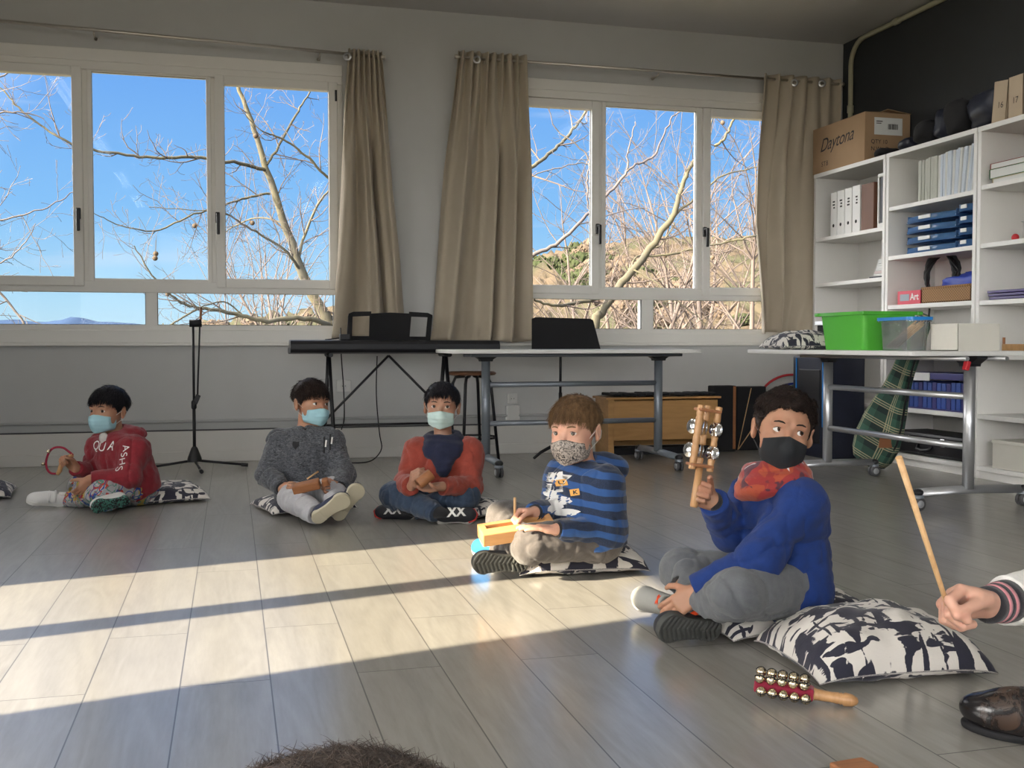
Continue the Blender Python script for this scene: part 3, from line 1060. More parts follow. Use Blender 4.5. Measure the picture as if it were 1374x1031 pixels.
# music stand
YM = 7.08
t = thing('music_stand', 'black sheet music stand with a solid desk behind the white table', 'music stand', (PY(757, 480, YM)[0], YM, 0))
def mp(u, v):
    p = PY(u, v, YM)
    return (p[0], p[2])
MB().prism([mp(711, 468), mp(711, 428), mp(716, 426), mp(789, 428), mp(793, 430), mp(804, 473), mp(711, 473)], 'y', YM - 0.05, YM - 0.042).build('desk', 'black_matte', t, bevel=0.003, world=True)
a, b = mp(711, 473), mp(804, 473)
MB().bb(a[0], b[0], YM - 0.10, YM - 0.042, a[1] - 0.006, a[1]).build('ledge', 'black_matte', t, world=True)
px = mp(752, 500)[0]
MB().tube([(px, YM, 0.85), (px, YM, 0.42)], 0.009, 12).tube([(px, YM, 0.46), (px, YM, 0.06)], 0.0125, 12).build('pole', 'black_plastic', t, world=True)
MB().box((px, YM - 0.022, 0.84), (0.05, 0.05, 0.04)).build('bracket', 'black_plastic', t, world=True)
for k in range(3):
    a = math.radians(200 + 120 * k)
    dx, dy = math.cos(a), math.sin(a)
    MB().tube([(px, YM, 0.10), (px + dx * 0.08, YM + dy * 0.08, 0.085), (px + dx * 0.17, YM + dy * 0.17, 0.05), (px + dx * 0.23, YM + dy * 0.23, 0.012)], [0.013, 0.012, 0.011, 0.009], 10).build('leg', 'black_plastic', t, world=True)

# microphone stand
YS = 7.05
def sp(u, v):
    return PY(u, v, YS)
b = sp(261, 610)
t = thing('microphone_stand', 'black microphone boom stand folded upright below the left window', 'microphone stand', (b[0], YS, 0))
MB().tube([(b[0], YS, 0.10), (b[0], YS, sp(0, 545)[2])], 0.0105, 12).tube([(b[0], YS, 0.36), tuple(sp(259, 437))], 0.008, 12).build('pole', 'black_plastic', t, world=True)
MB().tube([tuple(sp(268, 437)), tuple(sp(266, 500)), tuple(sp(265, 532))], 0.0055, 8).build('boom', 'black_plastic', t, world=True)
MB().lathe([(0.010, 0), (0.017, 0.01), (0.017, 0.05), (0.010, 0.06)], (b[0], YS, sp(0, 545)[2] - 0.04), n=14).box(tuple(sp(264, 536)), (0.03, 0.025, 0.06), (0, 0.4, 0)).build('clutch', 'black_plastic', t, bevel=0.003, world=True)
p = sp(264, 434)
MB().tube([(p[0] - 0.045, YS, p[2]), (p[0] + 0.03, YS, p[2])], 0.024, 14).build('boom_joint', 'black_plastic', t, world=True)
p = sp(269, 425)
MB().tube([(p[0] - 0.002, YS, p[2] - 0.05), (p[0] + 0.004, YS, p[2] + 0.055)], 0.008, 8).build('microphone_clip', 'brownwood', t, world=True)
MB().lathe([(0.045, 0.0), (0.044, 0.02), (0.02, 0.085), (0.012, 0.095)], (b[0], YS, 0.05), n=18).build('hub', 'black_plastic', t, world=True)
for k in range(3):
    a = math.radians((180, 4, 280)[k])
    dx, dy = math.cos(a), math.sin(a)
    L = (0.29, 0.32, 0.28)[k]
    MB().tube([(b[0] + dx * 0.02, YS + dy * 0.02, 0.055), (b[0] + dx * L, YS + dy * L, 0.016)], 0.008, 8).tube([(b[0] + dx * (L - 0.03), YS + dy * (L - 0.03), 0.019), (b[0] + dx * (L + 0.012), YS + dy * (L + 0.012), 0.014)], 0.0125, 8).build('leg', 'black_plastic', t, world=True)

# wooden bar instrument and the black cases in the corner
YX = 7.1
a, b2_ = PY(815, 560, YX)[0], PY(962, 560, YX)[0]
t = thing('bass_xylophone', 'pine floor xylophone box with dark bars under the window', 'xylophone', ((a + b2_) / 2, YX, 0))
zt = 0.405
MB().bb(a + 0.045, b2_, YX - 0.012, YX + 0.006, 0.11, zt - 0.01).build('front_panel', 'oak', t, bevel=0.003, world=True)
MB().bb(a, a + 0.045, YX - 0.02, YX + 0.26, 0, zt).build('side_panel', 'oak', t, bevel=0.003, world=True)
MB().bb(b2_ - 0.03, b2_, YX + 0.006, YX + 0.26, 0.0, zt - 0.01).build('side_panel', 'oak', t, bevel=0.003, world=True)
MB().bb(a + 0.045, b2_ - 0.03, YX + 0.24, YX + 0.26, 0.05, zt - 0.01).build('back_panel', 'oak', t, world=True)
MB().bb(a - 0.02, b2_ + 0.02, YX - 0.03, YX + 0.27, zt, zt + 0.015).build('top_rail', 'oak', t, bevel=0.003, world=True)
MB().bb(a + 0.045, b2_ - 0.03, YX + 0.05, YX + 0.2, 0.0, 0.05).build('base', 'black_matte', t, world=True)
n = 13
rnd = random.Random(5)
for k in range(n):
    x = a + 0.07 + k * ((b2_ - a - 0.10) / (n - 1))
    MB().box((x, YX + 0.11, zt + 0.030 + rnd.uniform(-0.002, 0.004)), (0.058, 0.27 - k * 0.006, 0.02), (0, rnd.uniform(-0.06, 0.06), 0)).build('bar', 'black_matte', t, bevel=0.006, world=True)

YP = 7.24
def case(u0, u1, vt, y, th, label, strips, cords=()):
    x0, x1 = PY(u0, 560, y)[0], PY(u1, 560, y)[0]
    z1 = PY(u0, vt, y)[2]
    t = thing('instrument_case', label, 'case', ((x0 + x1) / 2, y, 0))
    MB().bb(x0, x1, y, y + th, 0, z1).build('shell', 'black_matte', t, bevel=0.008, world=True)
    for s in strips:
        xs = PY(s, 560, y)[0]
        MB().bb(xs - 0.010, xs + 0.010, y - 0.008, y + 0.0, 0.02, z1 - 0.005).build('wood_strip', 'brownwood', t, world=True)
    for (ua, va), (ub, vb) in cords:
        p, q = PY(ua, va, y - 0.006), PY(ub, vb, y - 0.006)
        MB().tube([tuple(p), tuple(q)], 0.0035, 6).build('cord', 'stickwood', t, world=True)
    return t
case(957, 988, 518, YP - 0.06, 0.10, 'narrow black upright case at the end of the xylophone', [985])
case(988.5, 1028, 519, YP, 0.08, 'black upright case with a tan cord across its front', [], [((1008, 521), (990, 604)), ((1020, 560), (991, 603))])

# hoops leaning in the corner
for (label, m, uc, vt, uw, yy, rr) in (('large red hoop leaning in the corner behind the table', 'red_plastic', 1063, 503, 0, 7.40, 0.33),
                                       ('dark blue hoop just inside the red hoop', 'blue_hoop', 1066, 515, 0, 7.36, 0.29),
                                       ('green hoop leaning with the blue one', 'green_hoop', 1078, 516, 0, 7.33, 0.285),
                                       ('small yellow hoop, lowest of the leaning hoops', 'yellow_hoop', 1080, 529, 0, 7.30, 0.25)):
    if m not in M:
        M[m] = plain(m, {'blue_hoop': (0.01, 0.03, 0.22, 1), 'green_hoop': (0.01, 0.20, 0.09, 1), 'yellow_hoop': (0.6, 0.42, 0.03, 1)}[m], 0.4, bump=0)
    p = PY(uc, vt, yy)
    cz = p[2] / 2
    pts = []
    for k in range(49):
        a = k / 48 * 2 * PI
        zz = cz + cz * 0.985 * math.cos(a)
        pts.append((p[0] + rr * math.sin(a), yy - 0.12 + 0.12 * zz / (2 * cz), zz + 0.004))
    tag(MB().tube(pts, 0.0095, 10, cap=False).build('hoop', m), label, 'hoop')

# ================================================================== SHELVING
XS = 4.29                     # front edge of the shelves
def sy(u):
    return float(PX(u, 300, XS)[1])
def sz(u, v):
    return float(PX(u, v, XS)[2])
SH_TOP = 2.085
units = [(6.325, 7.235, [1.600, 1.258, 0.90, 0.385, 0.075], 'white open shelving unit nearest the window, box with script lettering on top'),
         (5.415, 6.315, [1.722, 1.392, 1.062, 0.745, 0.380, 0.075], 'white open shelving unit holding blue trays and a coiled cable'),
         (4.505, 5.405, [1.738, 1.394, 1.058, 0.738, 0.382, 0.075], 'white open shelving unit under the row of cardboard files')]
for y0, y1, zs, lab in units:
    t = thing('shelving_unit', lab, 'shelves', (XS + 0.19, (y0 + y1) / 2, 0))
    for a in (y0, y1 - 0.028):
        MB().bb(XS, XR - 0.01, a, a + 0.028, 0, SH_TOP - 0.03).build('side_panel', 'shelf', t, bevel=0.002, world=True)
    MB().bb(XS - 0.003, XR - 0.005, y0, y1, SH_TOP - 0.03, SH_TOP).build('top_panel', 'shelf', t, bevel=0.002, world=True)
    MB().bb(XR - 0.018, XR - 0.008, y0 + 0.028, y1 - 0.028, 0.06, SH_TOP - 0.03).build('back_panel', 'shelf', t, world=True)
    for z in zs:
        MB().bb(XS + 0.004, XR - 0.018, y0 + 0.028, y1 - 0.028, z - 0.028, z).build('shelf', 'shelf', t, bevel=0.002, world=True)
    MB().bb(XS + 0.02, XS + 0.04, y0 + 0.028, y1 - 0.028, 0, 0.047).build('plinth', 'shelf', t, world=True)

rnd = random.Random(21)
# binders
def binder(y1, w, mat, label, h=0.32, holes=True):
    z = 1.601
    t = thing('ring_binder', label, 'binder', (XS + 0.03, y1 - w / 2, z), group=None)
    MB().bb(XS + 0.025, XS + 0.035, y1 - w + 0.003, y1 - 0.003, z, z + h).build('spine', mat, t, bevel=0.002, world=True)
    for yy in (y1 - w + 0.002, y1 - 0.005):
        MB().bb(XS + 0.03, XS + 0.31, yy, yy + 0.003, z, z + h).build('cover', mat, t, world=True)
    MB().bb(XS + 0.045, XS + 0.29, y1 - w + 0.012, y1 - 0.012, z + 0.01, z + h - 0.02).build('pages', 'paper', t, world=True)
    if holes:
        MB().lathe([(0.0, 0.0015), (0.012, 0.001), (0.013, 0)], (XS + 0.0245, y1 - w / 2, z + 0.075), (-1, 0, 0), 14).build('finger_hole', 'black_matte', t, world=True)
        m = MB()
        for k in range(3):
            m.bb(XS + 0.0235, XS + 0.0245, y1 - w / 2 - 0.018, y1 - w / 2 + rnd.uniform(0.0, 0.018), z + 0.20 + k * 0.022, z + 0.212 + k * 0.022)
        m.build('spine_print', 'ink', t, world=True)
    return t
M['binder_white'] = plain('binder_white_card', (0.66, 0.66, 0.65, 1), 0.5, var=0.05)
M['binder_brown'] = plain('binder_dark_brown', (0.14, 0.06, 0.035, 1), 0.6)
ys = [sy(1110), sy(1119), sy(1129), sy(1139), sy(1150)]
for i, lab in enumerate(('white ring binder, nearest the window of the white four', 'white ring binder, second from the window end', 'white ring binder with two white ones on its window side', 'white ring binder touching the brown binder')):
    binder(ys[i], ys[i] - ys[i + 1] - 0.003, 'binder_white', lab, 0.318 + 0.004 * i)
binder(sy(1151), sy(1151) - sy(1168), 'binder_brown', 'thick brown ring binder beside the white binders', 0.325, False)
t = thing('picture_frame', 'white framed dark panel standing in the shelf beside the brown binder', 'frame', (XS + 0.08, 6.45, 1.601))
y0, y1 = 6.362, sy(1170)
m = MB()
for a in ((y0, y1, 1.601, 1.635), (y0, y1, 1.95, 1.975), (y1 - 0.016, y1, 1.635, 1.95), (y0, y0 + 0.012, 1.635, 1.95)):
    m.bb(XS + 0.04, XS + 0.075, *a)
m.build('frame', 'white', t, bevel=0.003, world=True)
MB().bb(XS + 0.05, XS + 0.07, y0 + 0.012, y1 - 0.016, 1.635, 1.95).build('panel', 'navy_black', t, world=True)

# loose papers, second shelf
M['paper_pink'] = plain('paper_pale_pink', (0.60, 0.50, 0.50, 1), 0.8)
z = 1.259
for i in range(7):
    h = (0.012, 0.016, 0.02, 0.012, 0.022, 0.018, 0.026)[i]
    y1 = sy((1162, 1167, 1168, 1169, 1170, 1170, 1171)[i])
    o = MB().box((XS + 0.15, (y1 + 6.37) / 2, z + h / 2), (0.24 - 0.005 * i, y1 - 6.37, h - 0.002), (0, 0, rnd.uniform(-0.03, 0.03)))
    tag(o.build('paper_stack', ('navy_black', 'paper', 'paper_pink', 'paper', 'paper', 'paper', 'paper')[i], bevel=0.001), ('thin dark folder at the bottom of the papers on the low shelf', 'white papers lying on the dark folder', 'pale pink papers in the pile beside the shelf divider', 'white papers directly above the pale pink ones', 'thick white paper bundle in the middle of the pile', 'white papers under the topmost bundle', 'topmost white paper bundle of the pile')[i], 'papers')
    z += h
# white folders, unit 2 top shelf
z = 1.723
ya, yb = sy(1224), sy(1305)
n = 26
M['folder_a'] = plain('folder_grey_green_white', (0.50, 0.51, 0.46, 1), 0.6)
M['folder_b'] = plain('folder_blue_white', (0.56, 0.62, 0.70, 1), 0.5)
proto = None
for i in range(n):
    w = (ya - yb) / n
    lean = max(0, (i - 11)) * 0.012
    y = ya - (i + 0.5) * w + (0.0 if i < 11 else 0.0)
    h = 0.262 + rnd.uniform(-0.004, 0.004) + 0.001 * i
    o = MB().box((0, 0, h / 2), (0.21, w * 0.82, h)).bb(-0.107, -0.104, -w * 0.15, w * 0.15, 0.01, h - 0.01).build('paper_folder', 'folder_a' if i < 9 else ('folder_b' if i % 3 else 'paper'), bevel=0.001)
    o.location = (XS + 0.14 + rnd.uniform(-0.006, 0.006), y + math.sin(lean) * 0.10, z)
    o.rotation_euler = (lean, 0, 0)
    tag(o, 'thin pale folder in the long upright row on the shelf', 'folder', 'pale folders in a row on the second unit')
# letter trays
def tray(x0, y0, z, w, d, label):
    t = thing('letter_tray', label, 'letter tray', (x0 + d / 2, y0 + w / 2, z))
    m = MB()
    h = 0.05
    m.bb(x0 + 0.01, x0 + d, y0, y0 + w, z, z + 0.003)
    m.bb(x0 + 0.02, x0 + d, y0, y0 + 0.003, z, z + h)
    m.bb(x0 + 0.02, x0 + d, y0 + w - 0.003, y0 + w, z, z + h)
    m.bb(x0 + d - 0.003, x0 + d, y0, y0 + w, z, z + h)
    prof = []
    for k in range(13):
        s = k / 12
        prof.append((x0 - 0.03 + 0.045 * (2 * s - 1) ** 2, y0 + w * s))
    vs = []
    for zz, dx in ((z, 0.01), (z + 0.012, 0), (z + 0.04, 0.012)):
        vs += [(p[0] + dx, p[1], zz) for p in prof]
    fs = [(r * 13 + i, r * 13 + i + 1, (r + 1) * 13 + i + 1, (r + 1) * 13 + i) for r in range(2) for i in range(12)]
    m.add(vs, fs, True)
    vs = [(p[0] + 0.01, p[1], z) for p in prof] + [(x0 + 0.02, p[1], z) for p in prof]
    m.add(vs, [(i, i + 1, 14 + i, 13 + i) for i in range(12)])
    m.build('tray', 'blue_tray', t, world=True)
    MB().bb(x0 - 0.034, x0 - 0.028, y0 + w * 0.38, y0 + w * 0.62, z + 0.014, z + 0.036).build('label_holder', 'white', t, bevel=0.001, world=True)
    MB().bb(x0 + 0.05, x0 + d - 0.02, y0 + 0.015, y0 + w - 0.015, z + 0.004, z + 0.016).build('papers', 'paper', t, world=True)
    return t
zt = 1.393
for i in range(4):
    tray(XS + 0.06, sy(1268), zt + i * 0.068, sy(1204) - sy(1268), 0.28, ('blue clear letter tray, lowest of the taller-spaced stack by the divider', 'blue clear letter tray resting on the lowest tray', 'blue clear letter tray under the topmost one', 'topmost blue clear letter tray of the stack nearer the window')[i])
for i in range(4):
    tray(XS + 0.06, 5.455, zt + 0.005 + i * 0.072, sy(1272) - 5.455, 0.28, ('blue clear letter tray at the bottom of the stack farther from the window', 'blue clear letter tray, second up, of the stack farther from the window', 'blue clear letter tray, third up, of the stack farther from the window', 'topmost blue clear letter tray, papers heaped above it')[i])
tag(MB().box((XS + 0.20, (5.455 + sy(1272)) / 2, zt + 0.312), (0.24, 0.20, 0.022), (0, 0, 0.1)).build('paper_stack', 'paper', bevel=0.001), 'white papers on top of the blue letter trays', 'papers')

# coiled cable, red art box, basket, blue bag
z = 1.063
yc = (sy(1214) + sy(1262)) / 2
m = MB()
pts = []
for k in range(150):
    a = k / 24 * 2 * PI
    r = 0.150 + 0.013 * math.sin(k * 0.37)
    pts.append((XS + 0.15 + 0.02 * math.sin(k * 0.9) + 0.0, yc + r * math.cos(a), z + 0.172 + r * math.sin(a) * 1.05))
m.tube(pts, 0.0085, 8)
tag(m.build('coiled_cable', 'black_plastic'), 'thick black cable coiled upright behind the pink box', 'cable')
M['art_red'] = plain('art_box_red', (0.62, 0.05, 0.09, 1), 0.5)
ya, yb = sy(1203.5), sy(1234)
t = thing('art_box', 'pinkish red box lettered Art beside the wicker basket', 'box', (XS + 0.09, (ya + yb) / 2, z))
MB().bb(XS + 0.012, XS + 0.25, yb, ya, z, z + 0.088).build('carton', 'art_red', t, bevel=0.002, world=True)
lettering('Art', 0.062, (XS + 0.012, yb + 0.060, z + 0.045), (0, -1, 0), (0, 0, 1), 'white_ink', t, bold=0.0015, lift=0.001)
MB().bb(XS + 0.010, XS + 0.0118, yb + 0.115, ya - 0.03, z + 0.022, z + 0.066).build('print_block', 'grey_metal', t, world=True)
def wicker():
    m = NM('wicker_weave')
    v = m.coord(scale=(90, 90, 110))
    ch = m.n('ShaderNodeTexChecker')
    ch.inputs['Scale'].default_value = 1.0
    m.l(v, ch.inputs[0])
    ch.inputs[1].default_value = (0.36, 0.20, 0.08, 1)
    ch.inputs[2].default_value = (0.20, 0.10, 0.04, 1)
    m.col(ch.outputs[0])
    m.bump(ch.outputs[1], 0.6, 0.004)
    m.set(Roughness=0.7)
    return m.m
M['wicker'] = wicker()
ya, yb = sy(1235.5), 5.455
t = thing('wicker_basket', 'shallow brown wicker basket with a blue bag inside', 'basket', (XS + 0.12, (ya + yb) / 2, z))
m = MB()
for a in ((XS + 0.01, XS + 0.022, yb, ya), (XS + 0.24, XS + 0.252, yb, ya), (XS + 0.01, XS + 0.252, yb, yb + 0.012), (XS + 0.01, XS + 0.252, ya - 0.012, ya)):
    m.bb(*a, z, z + 0.092)
m.bb(XS + 0.01, XS + 0.252, yb, ya, z, z + 0.008)
m.build('weave', 'wicker', t, bevel=0.002, world=True)
m = MB()
for xx in (XS + 0.016, XS + 0.246):
    m.tube([(xx, yb, z + 0.094), (xx, ya, z + 0.094)], 0.009, 8)
m.build('rim', 'wicker', t, world=True)
M['blue_bag'] = plain('blue_nylon', (0.012, 0.04, 0.33, 1), 0.5, bump=0.3, bscale=20)
def blob(name, label, cat, c, r, mat, seed, amp=0.25, n=28, zf=None, **kw):
    rr = random.Random(seed)
    ph = [(rr.uniform(2, 6), rr.uniform(2, 6), rr.uniform(0, 6), rr.uniform(0, 6)) for _ in range(5)]
    m = MB()
    vs, fs = [], []
    h = n // 2
    for i in range(h + 1):
        th = PI * i / h
        for k in range(n):
            a = 2 * PI * k / n
            q = 1 + amp * sum(math.sin(p[0] * math.cos(a) * math.sin(th) * 1.4 + p[2]) * math.sin(p[1] * math.cos(th) + p[3] + 2 * math.sin(a)) for p in ph) / 3
            e = 0.72
            sx = math.copysign(abs(math.sin(th) * math.cos(a)) ** e, math.cos(a))
            sy_ = math.copysign(abs(math.sin(th) * math.sin(a)) ** e, math.sin(a))
            sz_ = math.copysign(abs(math.cos(th)) ** e, math.cos(th))
            z_ = c[2] + r[2] * sz_ * q
            if zf is not None:
                z_ = max(z_, zf)
            vs.append((c[0] + r[0] * sx * q, c[1] + r[1] * sy_ * q, z_))
    for i in range(h):
        for k in range(n):
            fs.append((i * n + k, (i + 1) * n + k, (i + 1) * n + (k + 1) % n, i * n + (k + 1) % n))
    o = m.add(vs, fs, True).build(name, mat)
    return tag(o, label, cat) if label else o
blob('nylon_bag', 'crumpled blue nylon bag in the wicker basket', 'bag', (XS + 0.13, (ya + yb) / 2 - 0.03, z + 0.10), (0.09, 0.19, 0.075), 'blue_bag', 4, 0.32, zf=z + 0.012)

# third unit
def book(x0, y0, z, d, w, h, cov, label, rz=0.0):
    t = thing('book', label, 'book', (x0 + d / 2, y0 + w / 2, z), rot=(0, 0, rz))
    MB().bb(-d / 2, d / 2, -w / 2, w / 2, 0, 0.003).bb(-d / 2, d / 2, -w / 2, w / 2, h - 0.003, h).bb(-d / 2, d / 2, w / 2 - 0.003, w / 2, 0, h).build('cover', cov, t)
    MB().bb(-d / 2 + 0.004, d / 2 - 0.004, -w / 2 + 0.004, w / 2 - 0.003, 0.003, h - 0.003).build('pages', 'paper', t)
    return t
M['book_beige'] = plain('book_cover_beige', (0.52, 0.42, 0.25, 1), 0.6)
M['book_green'] = plain('book_cover_green', (0.015, 0.12, 0.03, 1), 0.5)
M['book_red'] = plain('book_cover_dark_red', (0.22, 0.03, 0.025, 1), 0.5)
z = 1.739
y1 = sy(1321.5)
book(XS + 0.03, y1 - 0.33, z, 0.23, 0.31, 0.030, 'book_beige', 'beige book at the bottom of the small pile')
book(XS + 0.025, y1 - 0.30, z + 0.030, 0.22, 0.30, 0.055, 'book_green', 'thick green-backed book in the middle of the small pile')
book(XS + 0.03, y1 - 0.31, z + 0.085, 0.22, 0.31, 0.034, 'book_red', 'dark red book on top of the small pile')
z = 1.395
tag(MB().ball((XS + 0.10, sy(1343), z + 0.022), 0.022, 14).build('rubber_ball', 'red_plastic'), 'small red ball on the shelf', 'ball')
t = thing('wire_cage_bell', 'small square metal cup with vertical bars on the shelf', 'cup', (XS + 0.10, sy(1368), z))
y = sy(1367)
m = MB()
for k in range(6):
    for l in range(6):
        if k in (0, 5) or l in (0, 5):
            m.cyl((XS + 0.06 + k * 0.014, y - 0.035 + l * 0.014, z + 0.004), (XS + 0.06 + k * 0.014, y - 0.035 + l * 0.014, z + 0.10), 0.0018, n=6)
m.build('bars', 'steel', t, world=True)
MB().bb(XS + 0.055, XS + 0.135, y - 0.04, y + 0.04, z, z + 0.006).build('base', 'steel', t, world=True)
m = MB()
ringp = [(XS + 0.055, y - 0.04), (XS + 0.135, y - 0.04), (XS + 0.135, y + 0.04), (XS + 0.055, y + 0.04), (XS + 0.055, y - 0.04)]
m.tube([(a, b, z + 0.10) for a, b in ringp], 0.003, 6)
m.build('rim', 'steel', t, world=True)
z = 1.059
M['purple'] = plain('purple_vinyl', (0.035, 0.018, 0.13, 1), 0.3, bump=0.2, bscale=15)
for i, lab in enumerate(('lowest purple plastic folder on the shelf', 'middle purple plastic folder on the shelf', 'topmost purple plastic folder on the shelf')):
    tag(MB().box((XS + 0.14, sy(1319) - 0.25 + 0.006 * i, z + 0.009 + i * 0.019), (0.25, 0.42, 0.016), (0, 0, 0.02 * (i - 1))).build('plastic_folder', 'purple', bevel=0.003), lab, 'folder')
z = 0.739
t = thing('wooden_tray', 'small wooden tray with pegs on the shelf beside the beige box', 'tray', (XS + 0.1, 5.10, z))
MB().bb(XS + 0.03, XS + 0.25, 4.95, sy(1341), z, z + 0.012).build('base', 'white', t, world=True)
MB().bb(XS + 0.03, XS + 0.05, 4.95, sy(1341), z + 0.012, z + 0.062).build('front_rail', 'oak', t, bevel=0.003, world=True)
MB().cyl((XS + 0.055, sy(1339), z + 0.012), (XS + 0.055, sy(1339), z + 0.10), 0.008, n=8).build('peg', 'brownwood', t, world=True)
z = 0.076
ya, yb = sy(1333), 4.70
t = thing('cardboard_box', 'plain off-white box on the bottom shelf', 'box', (XS + 0.15, (ya + yb) / 2, z))
MB().bb(XS + 0.02, XS + 0.30, yb, ya, z, z + 0.16).build('carton', 'white_card', t, bevel=0.002, world=True)
MB().bb(XS + 0.015, XS + 0.305, yb - 0.004, ya + 0.004, z + 0.145, z + 0.165).build('lid', 'white_card', t, bevel=0.002, world=True)

# second unit, lower shelves
M['file_blue'] = plain('magazine_blue', (0.03, 0.07, 0.28, 1), 0.4, var=0.3)
M['file_indigo'] = plain('crate_indigo', (0.035, 0.035, 0.16, 1), 0.45)
z = 0.381
ya, yb = sy(1211), 5.47
t = thing('magazine_box', 'indigo box on the shelf full of blue booklets', 'box', (XS + 0.14, (ya + yb) / 2, z))
MB().bb(XS + 0.03, XS + 0.30, yb, ya, z, z + 0.008).build('base', 'file_indigo', t, world=True)
MB().bb(XS + 0.02, XS + 0.30, yb, ya, z + 0.195, z + 0.235).build('lid', 'file_indigo', t, bevel=0.003, world=True)
MB().bb(XS + 0.015, XS + 0.02, ya - 0.28, ya - 0.06, z + 0.185, z + 0.235).build('paper_label', 'paper', t, world=True)
for i in range(14):
    w = (ya - yb - 0.01) / 14
    h = 0.175 + rnd.uniform(-0.006, 0.006)
    o = MB().bb(XS + 0.035, XS + 0.28, ya - 0.005 - (i + 0.85) * w, ya - 0.005 - (i + 0.05) * w, z + 0.009, z + h).build('booklet', 'file_blue' if i % 3 else 'file_indigo', bevel=0.001)
    tag(o, 'thin blue booklet standing in the indigo box', 'booklet', 'blue booklets in the indigo box')
z = 0.076
ya, yb = 6.24, 5.50
t = thing('instrument_case', 'long low black hard case with chrome latches on the bottom shelf', 'case', (XS + 0.14, (ya + yb) / 2, z))
MB().bb(XS + 0.03, XS + 0.30, yb, ya, z, z + 0.15).build('shell', 'black_plastic', t, bevel=0.02, world=True)
MB().bb(XS + 0.026, XS + 0.304, yb - 0.003, ya + 0.003, z + 0.095, z + 0.102).build('seam', 'steel', t, world=True)
for yy in (5.72, 6.08):
    MB().bb(XS + 0.02, XS + 0.032, yy - 0.02, yy + 0.02, z + 0.075, z + 0.125).build('latch', 'chrome', t, bevel=0.003, world=True)
MB().tube([(XS + 0.03, 5.97, z + 0.07), (XS + 0.01, 5.96, z + 0.045), (XS + 0.005, 5.90, z + 0.038), (XS + 0.01, 5.84, z + 0.045), (XS + 0.03, 5.83, z + 0.07)], 0.010, 10).build('handle', 'black_plastic', t, world=True)
# dark equipment cases under the table, first unit
xq = 4.285
t = thing('equipment_cabinet', 'tall black cabinet with thin blue edge strips behind the plaid bag', 'cabinet', (4.25, 6.70, 0.0))
MB().bb(3.98, 4.27, 6.50, 6.98, 0.0, 0.715).build('body', 'navy_black', t, bevel=0.012, world=True)
for yy in (6.56, 6.92):
    MB().bb(3.974, 3.98, yy, yy + 0.008, 0.22, 0.70).build('edge_strip', 'blue_plastic', t, world=True)
MB().bb(3.972, 3.98, 6.60, 6.88, 0.10, 0.62).build('front_panel', 'black_plastic', t, bevel=0.004, world=True)

# on top of the shelves
z = SH_TOP + 0.001
t = thing('cardboard_box', 'large brown carton with script lettering, a label on its end', 'box', (XS + 0.19, 6.95, z))
bx0, bx1, by0, by1, bz1 = XS + 0.005, XR - 0.02, sy(1158) + 0.0, sy(1087) - 0.02, 2.425
MB().bb(bx0, bx1, by0, by1, z, bz1).build('carton', 'cardboard', t, bevel=0.004, world=True)
MB().box((bx0 + 0.10, (by0 + by1) / 2, bz1 + 0.002), (0.20, by1 - by0, 0.004), (0, -0.03, 0)).box((bx1 - 0.09, (by0 + by1) / 2 - 0.01, bz1 + 0.014), (0.19, by1 - by0 - 0.02, 0.004), (0, 0.13, 0)).build('flap', 'cardboard', t, world=True)
lettering('Daytona', 0.135, (bx0, (by0 + by1) / 2 + 0.02, z + 0.205), (0, -1, 0.05), (0, 0.05, 1), 'ink', t, shear=0.45, lift=0.0015, spacing=0.95)
m = MB()  # a looping flourish under the capital
pts = [(bx0 - 0.0015, by1 - 0.16 - 0.06 * math.cos(a) - 0.02 * a, z + 0.21 + 0.075 * math.sin(a * 1.0)) for a in [k * 0.26 for k in range(26)]]
lettering('STB', 0.05, (bx0, (by0 + by1) / 2 + 0.17, z + 0.06), (0, -1, 0), (0, 0, 1), 'ink', t, lift=0.0015, spacing=1.2)
cx_ = (bx0 + bx1) / 2
MB().bb(bx0 + 0.075, bx0 + 0.30, by0 - 0.0012, by0 - 0.0004, z + 0.185, z + 0.305).build('paper_label', 'paper', t, world=True)
m = MB()
for k in range(11):
    m.bb(bx0 + 0.185 + k * 0.0075, bx0 + 0.185 + k * 0.0075 + rnd.uniform(0.002, 0.005), by0 - 0.0022, by0 - 0.0013, z + 0.225, z + 0.262)
m.bb(bx0 + 0.09, bx0 + 0.14, by0 - 0.0022, by0 - 0.0013, z + 0.275, z + 0.281)
m.bb(bx0 + 0.09, bx0 + 0.13, by0 - 0.0022, by0 - 0.0013, z + 0.262, z + 0.267)
m.build('label_print', 'ink', t, world=True)
lettering('QTY 10', 0.04, (bx0 + 0.115, by0, z + 0.135), (1, 0, 0), (0, 0, 1), 'ink', t, lift=0.0015)
lettering('N.W:  G', 0.04, (bx0 + 0.12, by0, z + 0.085), (1, 0, 0), (0, 0, 1), 'ink', t, lift=0.0015)
blk = [(1171, 1.0, 0.035, 0.05, 'small dark bag at the foot of the large carton'), (1200, 1.0, 0.05, 0.07, 'low black bag with shiny buckles on the shelf top'), (1226, 1, 0.085, 0.08, 'rounded black bag, next to the buckled one'),
       (1246, 1, 0.115, 0.075, 'black bag in the middle of the row on the shelf top'), (1268, 1, 0.12, 0.09, 'upright black bag beside the largest black bag'), (1302, 1, 0.125, 0.15, 'largest black bag, touching the cardboard files')]
for i, (u, _, h, w, lab) in enumerate(blk):
    blob('fabric_bag', lab, 'bag', (XS + 0.115 + 0.03 * (i % 2), sy(u), z + h), (0.10, w, h * 0.93), 'navy_black' if i % 2 else 'black_matte', 30 + i, 0.16, zf=z)
